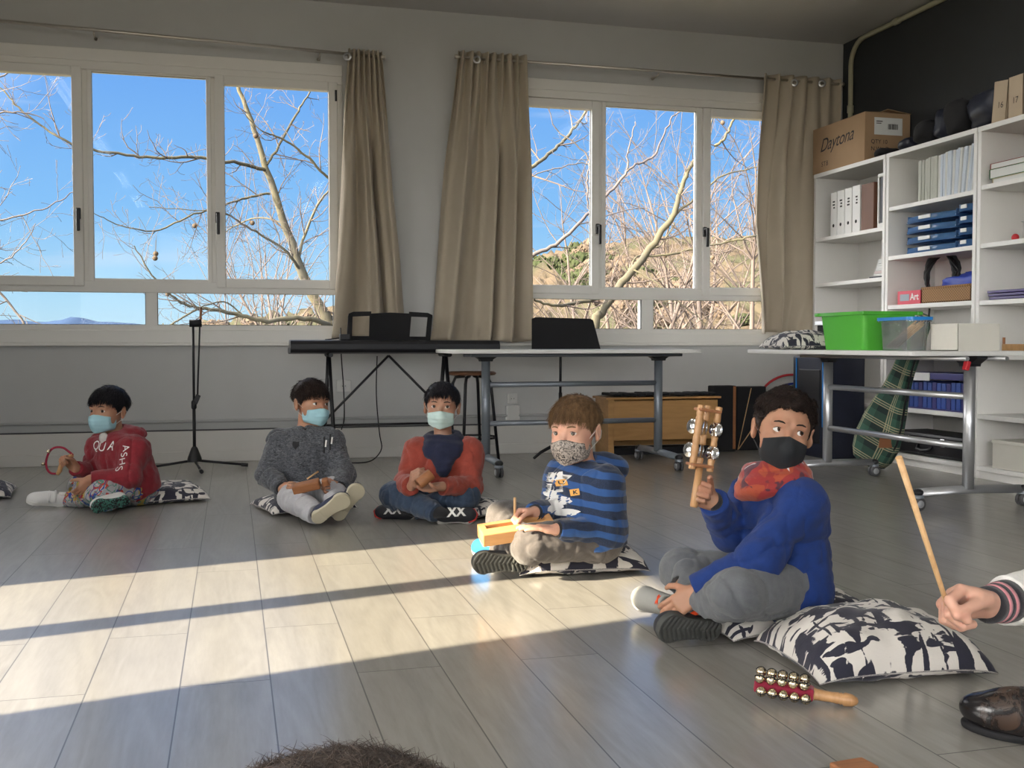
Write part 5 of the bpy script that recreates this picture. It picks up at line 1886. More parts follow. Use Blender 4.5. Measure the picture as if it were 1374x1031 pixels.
plane_tree('tall bare plane tree outside the left window', tuple(np.append(PY(520, 600, Y0)[:2], GZ)),
           [(462, 478, 13, 11), (441, 432, 13, 9.5), (413, 385, 13, 8), (385, 310, 13, 6.2), (357, 226, 13, 5), (337, 163, 13, 3.8), (318, 112, 13, 3), (300, 60, 13, 2)],
           [[(356, 228, 13, 3.0), (330, 221, 12.8, 2.8), (300, 217, 12.6, 2.6), (262, 211, 12.5, 2.5), (215, 213, 12.3, 2.3), (170, 208, 12.2, 2.1), (122, 200, 12.1, 1.9), (92, 191, 12, 1.9), (60, 172, 12, 1.5), (25, 145, 12, 1.2), (2, 120, 12, 1), (-30, 95, 12, 0.6)],
            [(358, 222, 13, 2.2), (375, 195, 13.1, 2), (396, 155, 13.2, 1.8), (412, 130, 13.4, 1.4), (428, 100, 13.5, 1), (440, 70, 13.5, .6)],
            [(362, 259, 13, 2.0), (330, 266, 12.8, 1.8), (300, 276, 12.6, 1.5), (262, 288, 12.4, 1.4), (215, 308, 12.3, 1.3), (185, 309, 12.2, 1), (150, 298, 12.1, .8), (125, 285, 12, .5)],
            [(404, 365, 13, 2.6), (385, 340, 12.8, 2.2), (355, 318, 12.7, 1.8), (325, 300, 12.6, 1.5), (300, 285, 12.5, 1), (265, 282, 12.4, .8), (200, 278, 12.3, .6)],
            [(400, 350, 13, 2.4), (412, 305, 13.2, 2.2), (428, 272, 13.4, 1.8), (445, 250, 13.6, 1.4), (470, 215, 13.7, 1)],
            [(441, 240, 13.2, 2.2), (420, 218, 13.1, 2), (395, 197, 13, 1.7), (370, 182, 12.9, 1.5), (350, 175, 12.8, 1), (325, 150, 12.7, .6)],
            [(441, 436, 12.9, 4.2), (415, 428, 12.7, 4), (385, 427, 12.6, 4), (360, 431, 12.5, 3.6), (330, 425, 12.4, 3.2), (300, 418, 12.3, 3), (270, 413, 12.2, 2.6), (245, 407, 12.1, 2.2), (230, 396, 12, 1.8), (205, 370, 11.9, 1.3), (180, 330, 11.8, .8)],
            [(270, 413, 12.2, 1.8), (240, 430, 12.1, 1.4), (215, 442, 12, 1)],
            [(330, 425, 12.4, 1.3), (300, 405, 12.3, 1.2), (270, 412, 12.0, 1.0)],
            [(380, 300, 13, 1.6), (350, 292, 13.3, 1.3), (318, 302, 13.5, 1.1), (302, 312, 13.6, .8), (270, 340, 13.7, .5)]],
           5, 4.4, 0.72, 2, balls=14)
plane_tree('bare tree whose thin branches reach in from the left of the left window', tuple(np.append(PY(-260, 600, 11)[:2], GZ)),
           [(-240, 470, 11, 8), (-220, 400, 11, 7), (-190, 320, 11, 6), (-150, 250, 11, 5), (-110, 170, 11, 4), (-80, 80, 11, 3)],
           [[(-200, 340, 11, 3), (-120, 310, 11, 2.3), (-50, 300, 11, 1.8), (0, 295, 11, 1.4), (40, 286, 11, 1.1), (75, 272, 11, .9), (98, 258, 11, .7)],
            [(-150, 270, 11, 2.6), (-80, 200, 11, 2), (-30, 165, 11, 1.6), (0, 152, 11, 1.4), (30, 150, 11, 1), (60, 160, 11, .7)],
            [(-200, 370, 11, 3), (-120, 365, 11, 2.4), (-50, 362, 11, 2.2), (-10, 385, 11, 1.9), (15, 410, 11, 1.8), (35, 440, 11, 1.6)],
            [(-160, 300, 11, 2), (-60, 350, 11, 1.5), (0, 352, 11, 1.1), (30, 330, 11, .8), (48, 300, 11, .6)],
            [(-120, 200, 11, 2), (-50, 130, 11, 1.6), (5, 100, 11, 1.2), (30, 92, 11, .8)]],
           9, 3.6, 0.8, 2, 'twig_dark', 'twig_dark')
plane_tree('bare plane tree with a thick pale limb outside the right window', tuple(np.append(PY(770, 640, 13)[:2], GZ)),
           [(795, 470, 13, 8), (808, 420, 13, 7.5), (828, 388, 13, 7), (860, 350, 13, 6.2), (888, 310, 13, 5.6), (905, 288, 13, 5), (912, 258, 13, 4.2), (922, 232, 13, 3.6), (932, 214, 13, 2.8), (948, 190, 13, 2.0), (958, 150, 13, 1.2), (965, 110, 13, .8)],
           [[(690, 245, 11.5, 3.6), (712, 226, 11.5, 3.3), (735, 208, 11.6, 3), (757, 188, 11.8, 2.7), (775, 166, 12, 2.4), (788, 145, 12.2, 2.1), (798, 110, 12.3, 1.5)],
            [(866, 344, 13, 1.6), (900, 342, 13, 2.2), (930, 334, 13, 2.1), (960, 328, 12.9, 2.0), (990, 322, 12.8, 1.9), (1018, 314, 12.7, 1.8), (1060, 300, 12.6, 1.2)],
            [(900, 292, 13, 2.6), (922, 275, 13, 2.2), (945, 258, 13, 1.8), (970, 235, 13, 1.5), (1015, 225, 13, 1)],
            [(960, 196, 12, 2.6), (972, 186, 12, 2.4), (980, 168, 12, 2.2), (988, 150, 12, 2), (995, 120, 12, 1.4)],
            [(840, 372, 13, 2), (855, 345, 13.3, 1.6), (885, 330, 13.5, 1.3), (905, 300, 13.6, 1)],
            [(716, 402, 12.5, 2), (740, 410, 12.6, 2.4), (765, 408, 12.8, 3), (795, 402, 12.9, 3.4), (815, 395, 13, 3.6)],
            [(850, 362, 12.8, 1.6), (880, 380, 12.6, 1.3), (905, 402, 12.5, 1.2), (930, 420, 12.5, 1), (950, 440, 12.5, .8)]],
           15, 3.4, 0.80, 2, balls=6)
plane_tree('slim dark-barked bare tree in front of the pale limb', tuple(np.append(PY(640, 600, 10.5)[:2], GZ)),
           [(660, 440, 10.5, 6), (680, 372, 10.5, 4.5), (712, 345, 10.5, 3.6), (745, 328, 10.5, 3.2), (775, 302, 10.5, 2.9), (795, 281, 10.5, 2.6), (818, 258, 10.5, 2.4), (838, 235, 10.5, 2.2), (848, 223, 10.5, 2.0), (874, 212, 10.5, 1.8), (889, 185, 10.5, 1.6), (903, 157, 10.5, 1.3), (920, 144, 10.5, .9), (940, 120, 10.5, .6)],
           [[(842, 228, 10.5, 1.6), (843, 205, 10.5, 1.4), (849, 180, 10.5, 1.1), (852, 163, 10.5, .8)],
            [(790, 285, 10.5, 1.5), (788, 262, 10.5, 1.4), (789, 235, 10.5, 1.4), (790, 212, 10.5, 1.3), (768, 190, 10.5, 1.2), (745, 172, 10.5, 1), (735, 145, 10.5, .8)],
            [(712, 238, 10.6, 1), (745, 226, 10.6, 1), (790, 222, 10.6, .9), (835, 250, 10.6, .7)],
            [(775, 302, 10.5, 1.2), (830, 285, 10.5, 1), (870, 278, 10.5, .7)]],
           25, 2.2, 0.66, 2, 'twig_dark', 'twig_dark')
def far_tree(x, y, h, seed, label, mat='twig', lean=0.0, spread=1.0, zb=None):
    rr = np.random.RandomState(seed)
    zb = GZ if zb is None else zb
    t = thing('bare_tree', label, 'tree', (x, y, zb))
    acc = [[], [], 0]
    tacc = [[], [], 0]
    m = 9
    pts = [np.array([x, y, zb])]
    d = np.array([lean, 0, 1.0])
    for k in range(m):
        d = d + rr.normal(0, 0.06, 3)
        d /= np.linalg.norm(d)
        pts.append(pts[-1] + d * h / m)
    pts = np.array(pts)
    rs = np.linspace(0.012 * h, 0.006, m + 1)
    tube_fast(acc, pts, rs, 7)
    acc_build(acc, 'trunk', mat, t)
    for k in range(18):
        i = rr.randint(2, m)
        a = rr.uniform(0, 6.28)
        d = np.array([math.cos(a) * spread, math.sin(a) * spread * 0.6, 1.0])
        d /= np.linalg.norm(d)
        L = h * rr.uniform(0.25, 0.42)
        q = [pts[i]]
        for j in range(7):
            d = d + rr.normal(0, 0.11, 3)
            d /= np.linalg.norm(d)
            q.append(q[-1] + d * L / 7)
        q = np.array(q)
        r2 = np.linspace(rs[i] * 0.55, 0.006, 8)
        tube_fast(tacc, q, r2, 4)
        grow(tacc, rr, q[1:], r2[1:], 1, 2.2, h * 0.11)
    grow(tacc, rr, pts[4:], rs[4:], 1, 1.5, h * 0.14)
    acc_build(tacc, 'crown', mat, t)
for i, (u, y, vt, lab) in enumerate(((745, 24, 300, 'bare twiggy tree farther out, at the curtain side of the right window'), (800, 27, 250, 'bare twiggy tree farther out, between the two window handles'), (855, 23, 215, 'bare pinkish tree behind the pale limb'),
                                (910, 26, 190, 'tall bare pinkish tree rising behind the pale limb'), (955, 24, 170, 'tall bare tree behind the right-hand window handle'), (1000, 22, 175, 'tall bare tree partly hidden by the corner curtain'), (985, 30, 280, 'low bare tree behind the taller pinkish ones'), (830, 31, 235, 'bare tree filling the gap behind the pale limb'), (880, 33, 240, 'bare tree just behind the pale limb fork'), (935, 31, 225, 'bare tree near the right mullion of the right window'), (975, 27, 215, 'bare tree with fine twigs by the corner curtain'),
                                (318, 24, 360, 'thin bare sapling beyond the left window, near the mullion'), (352, 22, 330, 'thin bare sapling beside the plane trunk'), (385, 25, 300, 'thin bare sapling just behind the plane trunk'), (425, 23, 290, 'thin bare sapling by the left curtain'))):
    p = PY(u, vt, y)
    h = p[2] - GZ
    far_tree(p[0], y, h, 40 + i, lab, 'twig', 0.0, 0.55 if i > 10 else 0.95)

# ================================================================== DISTANCE-FIELD MODELLING (one continuous surface per body, garment or shoe)
F32 = np.float32
def vnorm(v):
    v = np.asarray(v, float)
    return v / (np.linalg.norm(v) + 1e-12)
def smin(a, b, k):
    if k <= 0:
        return np.minimum(a, b)
    h = np.maximum(k - np.abs(a - b), 0) / k
    return np.minimum(a, b) - h * h * k * 0.25
def smax(a, b, k):
    return -smin(-a, -b, k)
def d_cap(p, a, b, r1, r2):
    a = np.asarray(a, F32)
    ba = np.asarray(b, F32) - a
    pa = p - a
    t = np.clip(pa @ ba / (float(ba @ ba) + 1e-9), 0, 1)
    q = pa - t[:, None] * ba
    return np.sqrt((q * q).sum(1)) - (r1 + (r2 - r1) * t)
def d_ell(p, c, r, R=None):
    q = p - np.asarray(c, F32)
    if R is not None:
        q = q @ np.asarray(R, F32)          # columns of R are the local axes
    r = np.asarray(r, F32)
    k0 = np.sqrt(((q / r) ** 2).sum(1))
    k1 = np.sqrt(((q / (r * r)) ** 2).sum(1)) + 1e-9
    return k0 * (k0 - 1) / k1
def d_box(p, c, h, R=None, r=0.004):
    q = p - np.asarray(c, F32)
    if R is not None:
        q = q @ np.asarray(R, F32)
    q = np.abs(q) - (np.asarray(h, F32) - r)
    return np.sqrt((np.maximum(q, 0) ** 2).sum(1)) + np.minimum(q.max(1), 0) - r
_lat = np.random.RandomState(99).rand(32, 32, 32).astype(F32)
def vnoise(p, s, off=0.0):
    q = p * F32(s) + F32(off + 100)
    i = np.floor(q).astype(np.int32)
    f = q - i
    f = f * f * (3 - 2 * f)
    i &= 31
    j = (i + 1) & 31
    x0, y0, z0 = i[:, 0], i[:, 1], i[:, 2]
    x1, y1, z1 = j[:, 0], j[:, 1], j[:, 2]
    fx, fy, fz = f[:, 0], f[:, 1], f[:, 2]
    c00 = _lat[x0, y0, z0] * (1 - fx) + _lat[x1, y0, z0] * fx
    c10 = _lat[x0, y1, z0] * (1 - fx) + _lat[x1, y1, z0] * fx
    c01 = _lat[x0, y0, z1] * (1 - fx) + _lat[x1, y0, z1] * fx
    c11 = _lat[x0, y1, z1] * (1 - fx) + _lat[x1, y1, z1] * fx
    return (c00 * (1 - fy) + c10 * fy) * (1 - fz) + (c01 * (1 - fy) + c11 * fy) * fz - 0.5
def run_prims(prims, p):
    """prims: list of ('c',a,b,r1,r2,k) ('e',c,r,R,k) ('b',c,h,R,r,k) ('-',prim,k) ('&',fn,k) ('f',fn)"""
    d = None
    for q in prims:
        t = q[0]
        if t == 'c':
            e, k = d_cap(p, q[1], q[2], q[3], q[4]), q[5]
        elif t == 'e':
            e, k = d_ell(p, q[1], q[2], q[3]), q[4]
        elif t == 'b':
            e, k = d_box(p, q[1], q[2], q[3], q[4]), q[5]
        elif t == 'u':                       # union with a whole sub-list
            e, k = run_prims(q[1], p), q[2]
        elif t == '-':
            d = smax(d, -run_prims([q[1]], p), q[2])
            continue
        elif t == '&':
            d = smax(d, q[1](p), q[2])
            continue
        elif t == 'f':
            d = q[1](p, d)
            continue
        d = e if d is None else smin(d, e, k)
    return d
def surf(prims, lo, hi, h, blk=8):
    lo = np.asarray(lo, float) - 3 * h
    hi = np.asarray(hi, float) + 3 * h
    nb = np.ceil((hi - lo) / (h * blk)).astype(int) + 1
    n = nb * blk
    bc = np.stack(np.meshgrid(*[np.arange(k) for k in nb], indexing='ij'), -1).reshape(-1, 3)
    cen = (lo + (bc + 0.5) * blk * h).astype(F32)
    dc = run_prims(prims, cen)
    D = np.empty(tuple(n), F32)
    Db = D.reshape(nb[0], blk, nb[1], blk, nb[2], blk)
    Db[...] = np.sign(dc).reshape(nb[0], 1, nb[1], 1, nb[2], 1)
    act = bc[np.abs(dc) < blk * h * 1.35]
    loc = np.stack(np.meshgrid(*[np.arange(blk)] * 3, indexing='ij'), -1).reshape(-1, 3)
    CH = 400
    for s in range(0, len(act), CH):
        a = act[s:s + CH]
        idx = (a[:, None, :] * blk + loc[None]).reshape(-1, 3)
        val = run_prims(prims, (lo + idx * h).astype(F32))
        D[idx[:, 0], idx[:, 1], idx[:, 2]] = val
    S = D < 0
    c = [S[i:n[0] - 1 + i, j:n[1] - 1 + j, k:n[2] - 1 + k] for i in (0, 1) for j in (0, 1) for k in (0, 1)]
    allm, anym = c[0].copy(), c[0].copy()
    for x in c[1:]:
        allm &= x
        anym |= x
    cells = np.argwhere(anym & ~allm)
    vid = np.full(tuple(n - 1), -1, np.int32)
    vid[cells[:, 0], cells[:, 1], cells[:, 2]] = np.arange(len(cells))
    acc = np.zeros((len(cells), 3))
    cnt = np.zeros(len(cells))
    corners = [(i, j, k) for i in (0, 1) for j in (0, 1) for k in (0, 1)]
    for ca in corners:
        for ax in range(3):
            if ca[ax]:
                continue
            cb = list(ca)
            cb[ax] = 1
            A = D[cells[:, 0] + ca[0], cells[:, 1] + ca[1], cells[:, 2] + ca[2]]
            B = D[cells[:, 0] + cb[0], cells[:, 1] + cb[1], cells[:, 2] + cb[2]]
            m = (A < 0) != (B < 0)
            t = np.where(m, A / np.where(m, A - B, 1), 0)
            for x in range(3):
                acc[:, x] += m * (ca[x] + (t if x == ax else 0))
            cnt += m
    V = lo + (cells + acc / cnt[:, None]) * h
    faces = []
    for ax in range(3):
        a, b = [x for x in range(3) if x != ax]
        sl0 = [slice(1, n[x] - 1) for x in range(3)]
        sl1 = list(sl0)
        sl0[ax] = slice(0, n[ax] - 1)
        sl1[ax] = slice(1, n[ax])
        s0, s1 = S[tuple(sl0)], S[tuple(sl1)]
        e = np.argwhere(s0 != s1)
        if not len(e):
            continue
        base = e.copy()
        for x in (a, b):
            base[:, x] += 1
        fl = s0[e[:, 0], e[:, 1], e[:, 2]]
        qs = []
        for da, db in ((-1, -1), (0, -1), (0, 0), (-1, 0)):
            q = base.copy()
            q[:, a] += da
            q[:, b] += db
            qs.append(vid[q[:, 0], q[:, 1], q[:, 2]])
        q = np.stack(qs, 1)
        if ax == 1:
            fl = ~fl
        q = np.where(fl[:, None], q, q[:, ::-1])
        faces.append(q)
    Fc = np.concatenate(faces)
    Fc = Fc[(Fc >= 0).all(1)]
    return V, Fc
def mesh_from(V, Fc, name, mat, parent, uv=None):
    o = np.array(parent_origin(parent)) if parent is not None else np.zeros(3)
    me = bpy.data.meshes.new(name)
    me.vertices.add(len(V))
    me.vertices.foreach_set('co', (V - o).astype(np.float32).ravel())
    me.loops.add(len(Fc) * 4)
    me.loops.foreach_set('vertex_index', Fc.astype(np.int32).ravel())
    me.polygons.add(len(Fc))
    me.polygons.foreach_set('loop_start', np.arange(len(Fc), dtype=np.int32) * 4)
    me.polygons.foreach_set('use_smooth', np.ones(len(Fc), dtype=bool))
    me.update(calc_edges=True)
    me.materials.append(M[mat] if isinstance(mat, str) else mat)
    ob = bpy.data.objects.new(name, me)
    C.objects.link(ob)
    if parent is not None:
        ob.parent = parent
    return ob
def bounds(prims, pad=0.02):
    lo, hi = np.full(3, 1e9), np.full(3, -1e9)
    def vis(q):
        nonlocal lo, hi
        if q[0] == 'c':
            for c, r in ((q[1], q[3]), (q[2], q[4])):
                lo, hi = np.minimum(lo, np.asarray(c, float) - r), np.maximum(hi, np.asarray(c, float) + r)
        elif q[0] in 'eb':
            r = max(q[2]) * (1 if q[0] == 'e' else 1.7)
            lo, hi = np.minimum(lo, np.asarray(q[1], float) - r), np.maximum(hi, np.asarray(q[1], float) + r)
        elif q[0] == 'u':
            for s in q[1]:
                vis(s)
    for q in prims:
        vis(q)
    return lo - pad, hi + pad
def sdf_obj(prims, h, name, mat, parent, pad=0.02):
    lo, hi = bounds(prims, pad)
    V, Fc = surf(prims, lo, hi, h)
    return mesh_from(V, Fc, name, mat, parent)

# ------------------------------------------------------------------ skin, hair, cloth
def skin(name, c, red=(0.50, 0.16, 0.10, 1)):
    m = NM(name)
    v = m.coord()
    f = m.noise(v, 14, 4)
    g = m.noise(v, 90, 3)
    cc = m.mix(m.rng(f, 0.35, 0.75, 0, 0.28), c, red)
    cc = m.mix(m.rng(g, 0.3, 0.7, 0, 0.10), cc, dk(c, 0.7))
    m.col(cc)
    m.set(Roughness=0.5, Subsurface_Weight=0.12, Subsurface_Scale=0.01, Specular_IOR_Level=0.4)
    m.b.inputs['Subsurface Radius'].default_value = (1.0, 0.35, 0.2)
    m.bump(g, 0.06, 0.001)
    return m.m
M['skin_tan'] = skin('skin_warm_tan', (0.40, 0.215, 0.135, 1))
M['skin_fair'] = skin('skin_fair', (0.62, 0.36, 0.26, 1), (0.60, 0.20, 0.13, 1))
M['skin_mid'] = skin('skin_medium', (0.38, 0.215, 0.145, 1))
M['skin_hand'] = skin('skin_adult_hand', (0.56, 0.33, 0.245, 1), (0.58, 0.20, 0.14, 1))
def hairm(name, c, c2):
    m = NM(name)
    v = m.coord(scale=(1, 1, 0.35))
    m.col(m.mix(m.rng(m.noise(v, 90, 3), 0.3, 0.7), c, c2))
    m.set(Roughness=0.5, Specular_IOR_Level=0.18)
    return m.m
M['hair_black'] = hairm('hair_black', (0.006, 0.006, 0.009, 1), (0.018, 0.016, 0.020, 1))
M['hair_dark'] = hairm('hair_dark_brown', (0.012, 0.008, 0.007, 1), (0.035, 0.022, 0.018, 1))
M['hair_brown'] = hairm('hair_golden_brown', (0.085, 0.048, 0.024, 1), (0.25, 0.15, 0.075, 1))
M['fur'] = hairm('brown_soft_fur', (0.040, 0.030, 0.026, 1), (0.125, 0.098, 0.082, 1))
def eye_mat():
    m = NM('eye')
    tc = m.n('ShaderNodeTexCoord')
    nr = m.n('ShaderNodeVectorMath', operation='NORMALIZE')
    m.l(tc.outputs['Object'], nr.inputs[0])
    s = m.n('ShaderNodeSeparateXYZ')
    m.l(nr.outputs[0], s.inputs[0])
    iris = m.rng(s.outputs[1], 0.80, 0.84)
    pup = m.rng(s.outputs[1], 0.955, 0.965)
    c = m.mix(iris, (0.74, 0.72, 0.70, 1), (0.060, 0.026, 0.012, 1))
    c = m.mix(pup, c, (0.004, 0.004, 0.004, 1))
    m.col(c)
    m.set(Roughness=0.08)
    return m.m
M['eye'] = eye_mat()
def mask_mat(name, c, pleats=True):
    m = NM(name)
    v = m.coord()
    f = m.noise(v, 20, 3)
    m.col(m.mix(f, dk(c, 0.93), dk(c, 1.07)))
    if pleats:
        s = m.n('ShaderNodeSeparateXYZ')
        m.l(v, s.inputs[0])
        w = m.math('SINE', m.math('MULTIPLY', s.outputs[2], 2 * PI / 0.019))
        m.bump(m.math('ADD', w, m.math('MULTIPLY', m.noise(v, 30, 2), 1.2)), 0.40, 0.0018)
    else:
        m.bump(m.noise(v, 24, 4), 0.30, 0.005)
    m.set(Roughness=0.85)
    return m.m
M['mask_blue'] = mask_mat('surgical_mask_blue', (0.34, 0.58, 0.66, 1))
M['mask_pale'] = mask_mat('surgical_mask_pale_green', (0.50, 0.66, 0.64, 1))
M['mask_black'] = mask_mat('cloth_mask_black', (0.012, 0.014, 0.017, 1), False)
def speckle():
    m = NM('cloth_mask_speckled_grey')
    v = m.coord()
    a = m.rng(m.noise(v, 70, 3, 0.6, 2.0), 0.5, 0.53)
    b = m.rng(m.noise(v, 45, 2, 0.6, 2.5), 0.58, 0.60)
    c = m.mix(a, (0.42, 0.37, 0.33, 1), (0.16, 0.14, 0.13, 1))
    m.col(m.mix(b, c, (0.02, 0.02, 0.022, 1)))
    m.set(Roughness=0.9)
    m.bump(m.noise(v, 25, 3), 0.3, 0.004)
    return m.m
M['mask_speckled'] = speckle()
M['strap_white'] = plain('mask_strap_white', (0.66, 0.64, 0.60, 1), 0.8, bump=0)
M['cloth_red'] = fabric('hoodie_red_cotton', (0.225, 0.012, 0.022, 1))
M['cloth_rust'] = fabric('sweater_rust_knit', (0.26, 0.040, 0.024, 1))
M['cloth_royal'] = fabric('fleece_royal_blue', (0.003, 0.026, 0.150, 1), strength=0.45, sheen=0.06)
M['cloth_navy'] = fabric('scarf_navy_knit', (0.008, 0.012, 0.040, 1), sheen=0.1)
M['cloth_black'] = fabric('rib_black', (0.010, 0.010, 0.013, 1))
M['cloth_white'] = fabric('white_cotton', (0.62, 0.61, 0.58, 1))
M['denim_dark'] = fabric('dark_blue_denim', (0.014, 0.030, 0.065, 1), (0.035, 0.060, 0.105, 1))
M['jog_grey'] = fabric('grey_marl_jersey', (0.088, 0.094, 0.106, 1), (0.122, 0.130, 0.140, 1))
M['jog_taupe'] = fabric('taupe_grey_jersey', (0.066, 0.058, 0.055, 1), (0.092, 0.080, 0.076, 1))
M['jog_pale'] = fabric('pale_grey_trousers', (0.36, 0.36, 0.39, 1), (0.44, 0.44, 0.46, 1))
M['shoe_black'] = plain('shoe_black_mesh', (0.014, 0.015, 0.020, 1), 0.6, bump=0.3, bscale=300)
M['shoe_grey'] = plain('shoe_grey_mesh', (0.30, 0.30, 0.28, 1), 0.7, bump=0.3, bscale=300)
M['shoe_white'] = plain('shoe_white_leather', (0.66, 0.66, 0.65, 1), 0.5, bump=0.05)
M['shoe_blue'] = plain('shoe_bright_blue', (0.02, 0.22, 0.62, 1), 0.5)
M['shoe_navy'] = plain('shoe_navy_canvas', (0.020, 0.025, 0.055, 1), 0.8)
M['sole_dark'] = plain('rubber_sole_dark', (0.050, 0.052, 0.048, 1), 0.75, bump=0.1)
M['sole_cream'] = plain('rubber_sole_cream', (0.46, 0.42, 0.31, 1), 0.7, bump=0.1, var=0.1)
M['sole_white'] = plain('rubber_sole_white', (0.62, 0.61, 0.58, 1), 0.6)
M['sole_red'] = plain('rubber_sole_red', (0.48, 0.035, 0.03, 1), 0.6)
M['lace_orange'] = plain('lace_neon_orange', (0.85, 0.085, 0.015, 1), 0.6, bump=0)
def sole_mix():
    m = NM('rubber_sole_orange_teal')
    v = m.coord()
    f = m.rng(m.noise(v, 60, 2, 0.5, 2), 0.5, 0.55)
    m.col(m.mix(f, (0.03, 0.03, 0.035, 1), (0.09, 0.30, 0.24, 1)))
    m.set(Roughness=0.7)
    return m.m
M['sole_teal'] = sole_mix()
def marl():
    m = NM('sweatshirt_dark_grey_marl')
    v = m.coord(scale=(1, 1, 2.2))
    f = m.noise(v, 85, 3, 0.7, 1.0)
    g = m.noise(v, 16, 3)
    c = m.mix(m.rng(f, 0.38, 0.68), (0.022, 0.024, 0.030, 1), (0.15, 0.16, 0.18, 1))
    m.col(m.mix(m.rng(g, 0.4, 0.6, 0, 0.35), c, (0.05, 0.055, 0.07, 1)))
    m.bump(m.math('ADD', m.math('MULTIPLY', f, 0.3), m.noise(m.coord(), 15, 3, 0.5, 0.8)), 0.35, 0.006)
    m.set(Roughness=0.95, Sheen_Weight=0.2)
    return m.m
M['marl'] = marl()
def stripes_mat():
    m = NM('hoodie_blue_striped')
    v = m.coord()
    s = m.n('ShaderNodeSeparateXYZ')
    m.l(v, s.inputs[0])
    z = m.math('ADD', s.outputs[2], m.math('ADD', m.math('MULTIPLY', m.math('SUBTRACT', m.noise(v, 7, 2), 0.5), 0.035), m.math('MULTIPLY', s.outputs[0], 0.16)))
    f = m.math('FRACT', m.math('MULTIPLY', z, 1 / 0.049))
    st = m.math('MULTIPLY', m.rng(f, 0.42, 0.46), m.rng(f, 0.94, 0.98, 1, 0))
    c = m.mix(st, (0.020, 0.080, 0.25, 1), (0.009, 0.018, 0.045, 1))
    m.col(m.mix(m.rng(m.noise(v, 300, 2), 0.4, 0.7, 0, 0.3), c, (0.03, 0.06, 0.16, 1)))
    m.bump(m.noise(v, 17, 3, 0.5, 0.8), 0.35, 0.007)
    m.set(Roughness=0.9, Sheen_Weight=0.2)
    return m.m
M['stripes'] = stripes_mat()
def graffiti():
    m = NM('jogging_trousers_scribble_print')
    v = m.coord()
    c = (0.36, 0.36, 0.37, 1)
    cc = c
    for i, (col, sc, th) in enumerate((((0.45, 0.33, 0.08, 1), 7, 0.60), ((0.40, 0.04, 0.03, 1), 8, 0.53), ((0.03, 0.06, 0.28, 1), 9, 0.535), ((0.08, 0.22, 0.17, 1), 11, 0.53))):
        vv = m.coord(loc=(i * 4.1, i * 2.3, i))
        f = m.noise(vv, sc, 1, 0.4, 2.0)
        if i == 0:
            k = m.rng(f, th, th + 0.02)
        else:
            k = m.math('LESS_THAN', m.math('ABSOLUTE', m.math('SUBTRACT', f, th)), 0.022)
        cc = m.mix(k, cc, col)
    m.col(cc)
    m.bump(m.noise(v, 16, 3, 0.5, 0.8), 0.35, 0.007)
    m.set(Roughness=0.9)
    return m.m
M['graffiti'] = graffiti()
def snood():
    m = NM('neck_warmer_red_print')
    v = m.coord()
    f = m.rng(m.noise(v, 11, 2, 0.5, 1.2), 0.53, 0.56)
    g = m.rng(m.noise(m.coord(loc=(3, 5, 1)), 12, 2, 0.5, 1.0), 0.585, 0.60)
    c = m.mix(f, (0.27, 0.020, 0.018, 1), (0.36, 0.060, 0.022, 1))
    c = m.mix(m.rng(m.noise(m.coord(loc=(7, 1, 3)), 13, 2, 0.5, 1.0), 0.58, 0.60), c, (0.07, 0.015, 0.03, 1))
    m.col(m.mix(g, c, (0.60, 0.58, 0.58, 1)))
    m.bump(m.noise(m.coord(scale=(1, 1, 3)), 14, 3, 0.5, 1.2), 0.45, 0.010)
    m.set(Roughness=0.8, Sheen_Weight=0.2)
    return m.m
M['snood'] = snood()

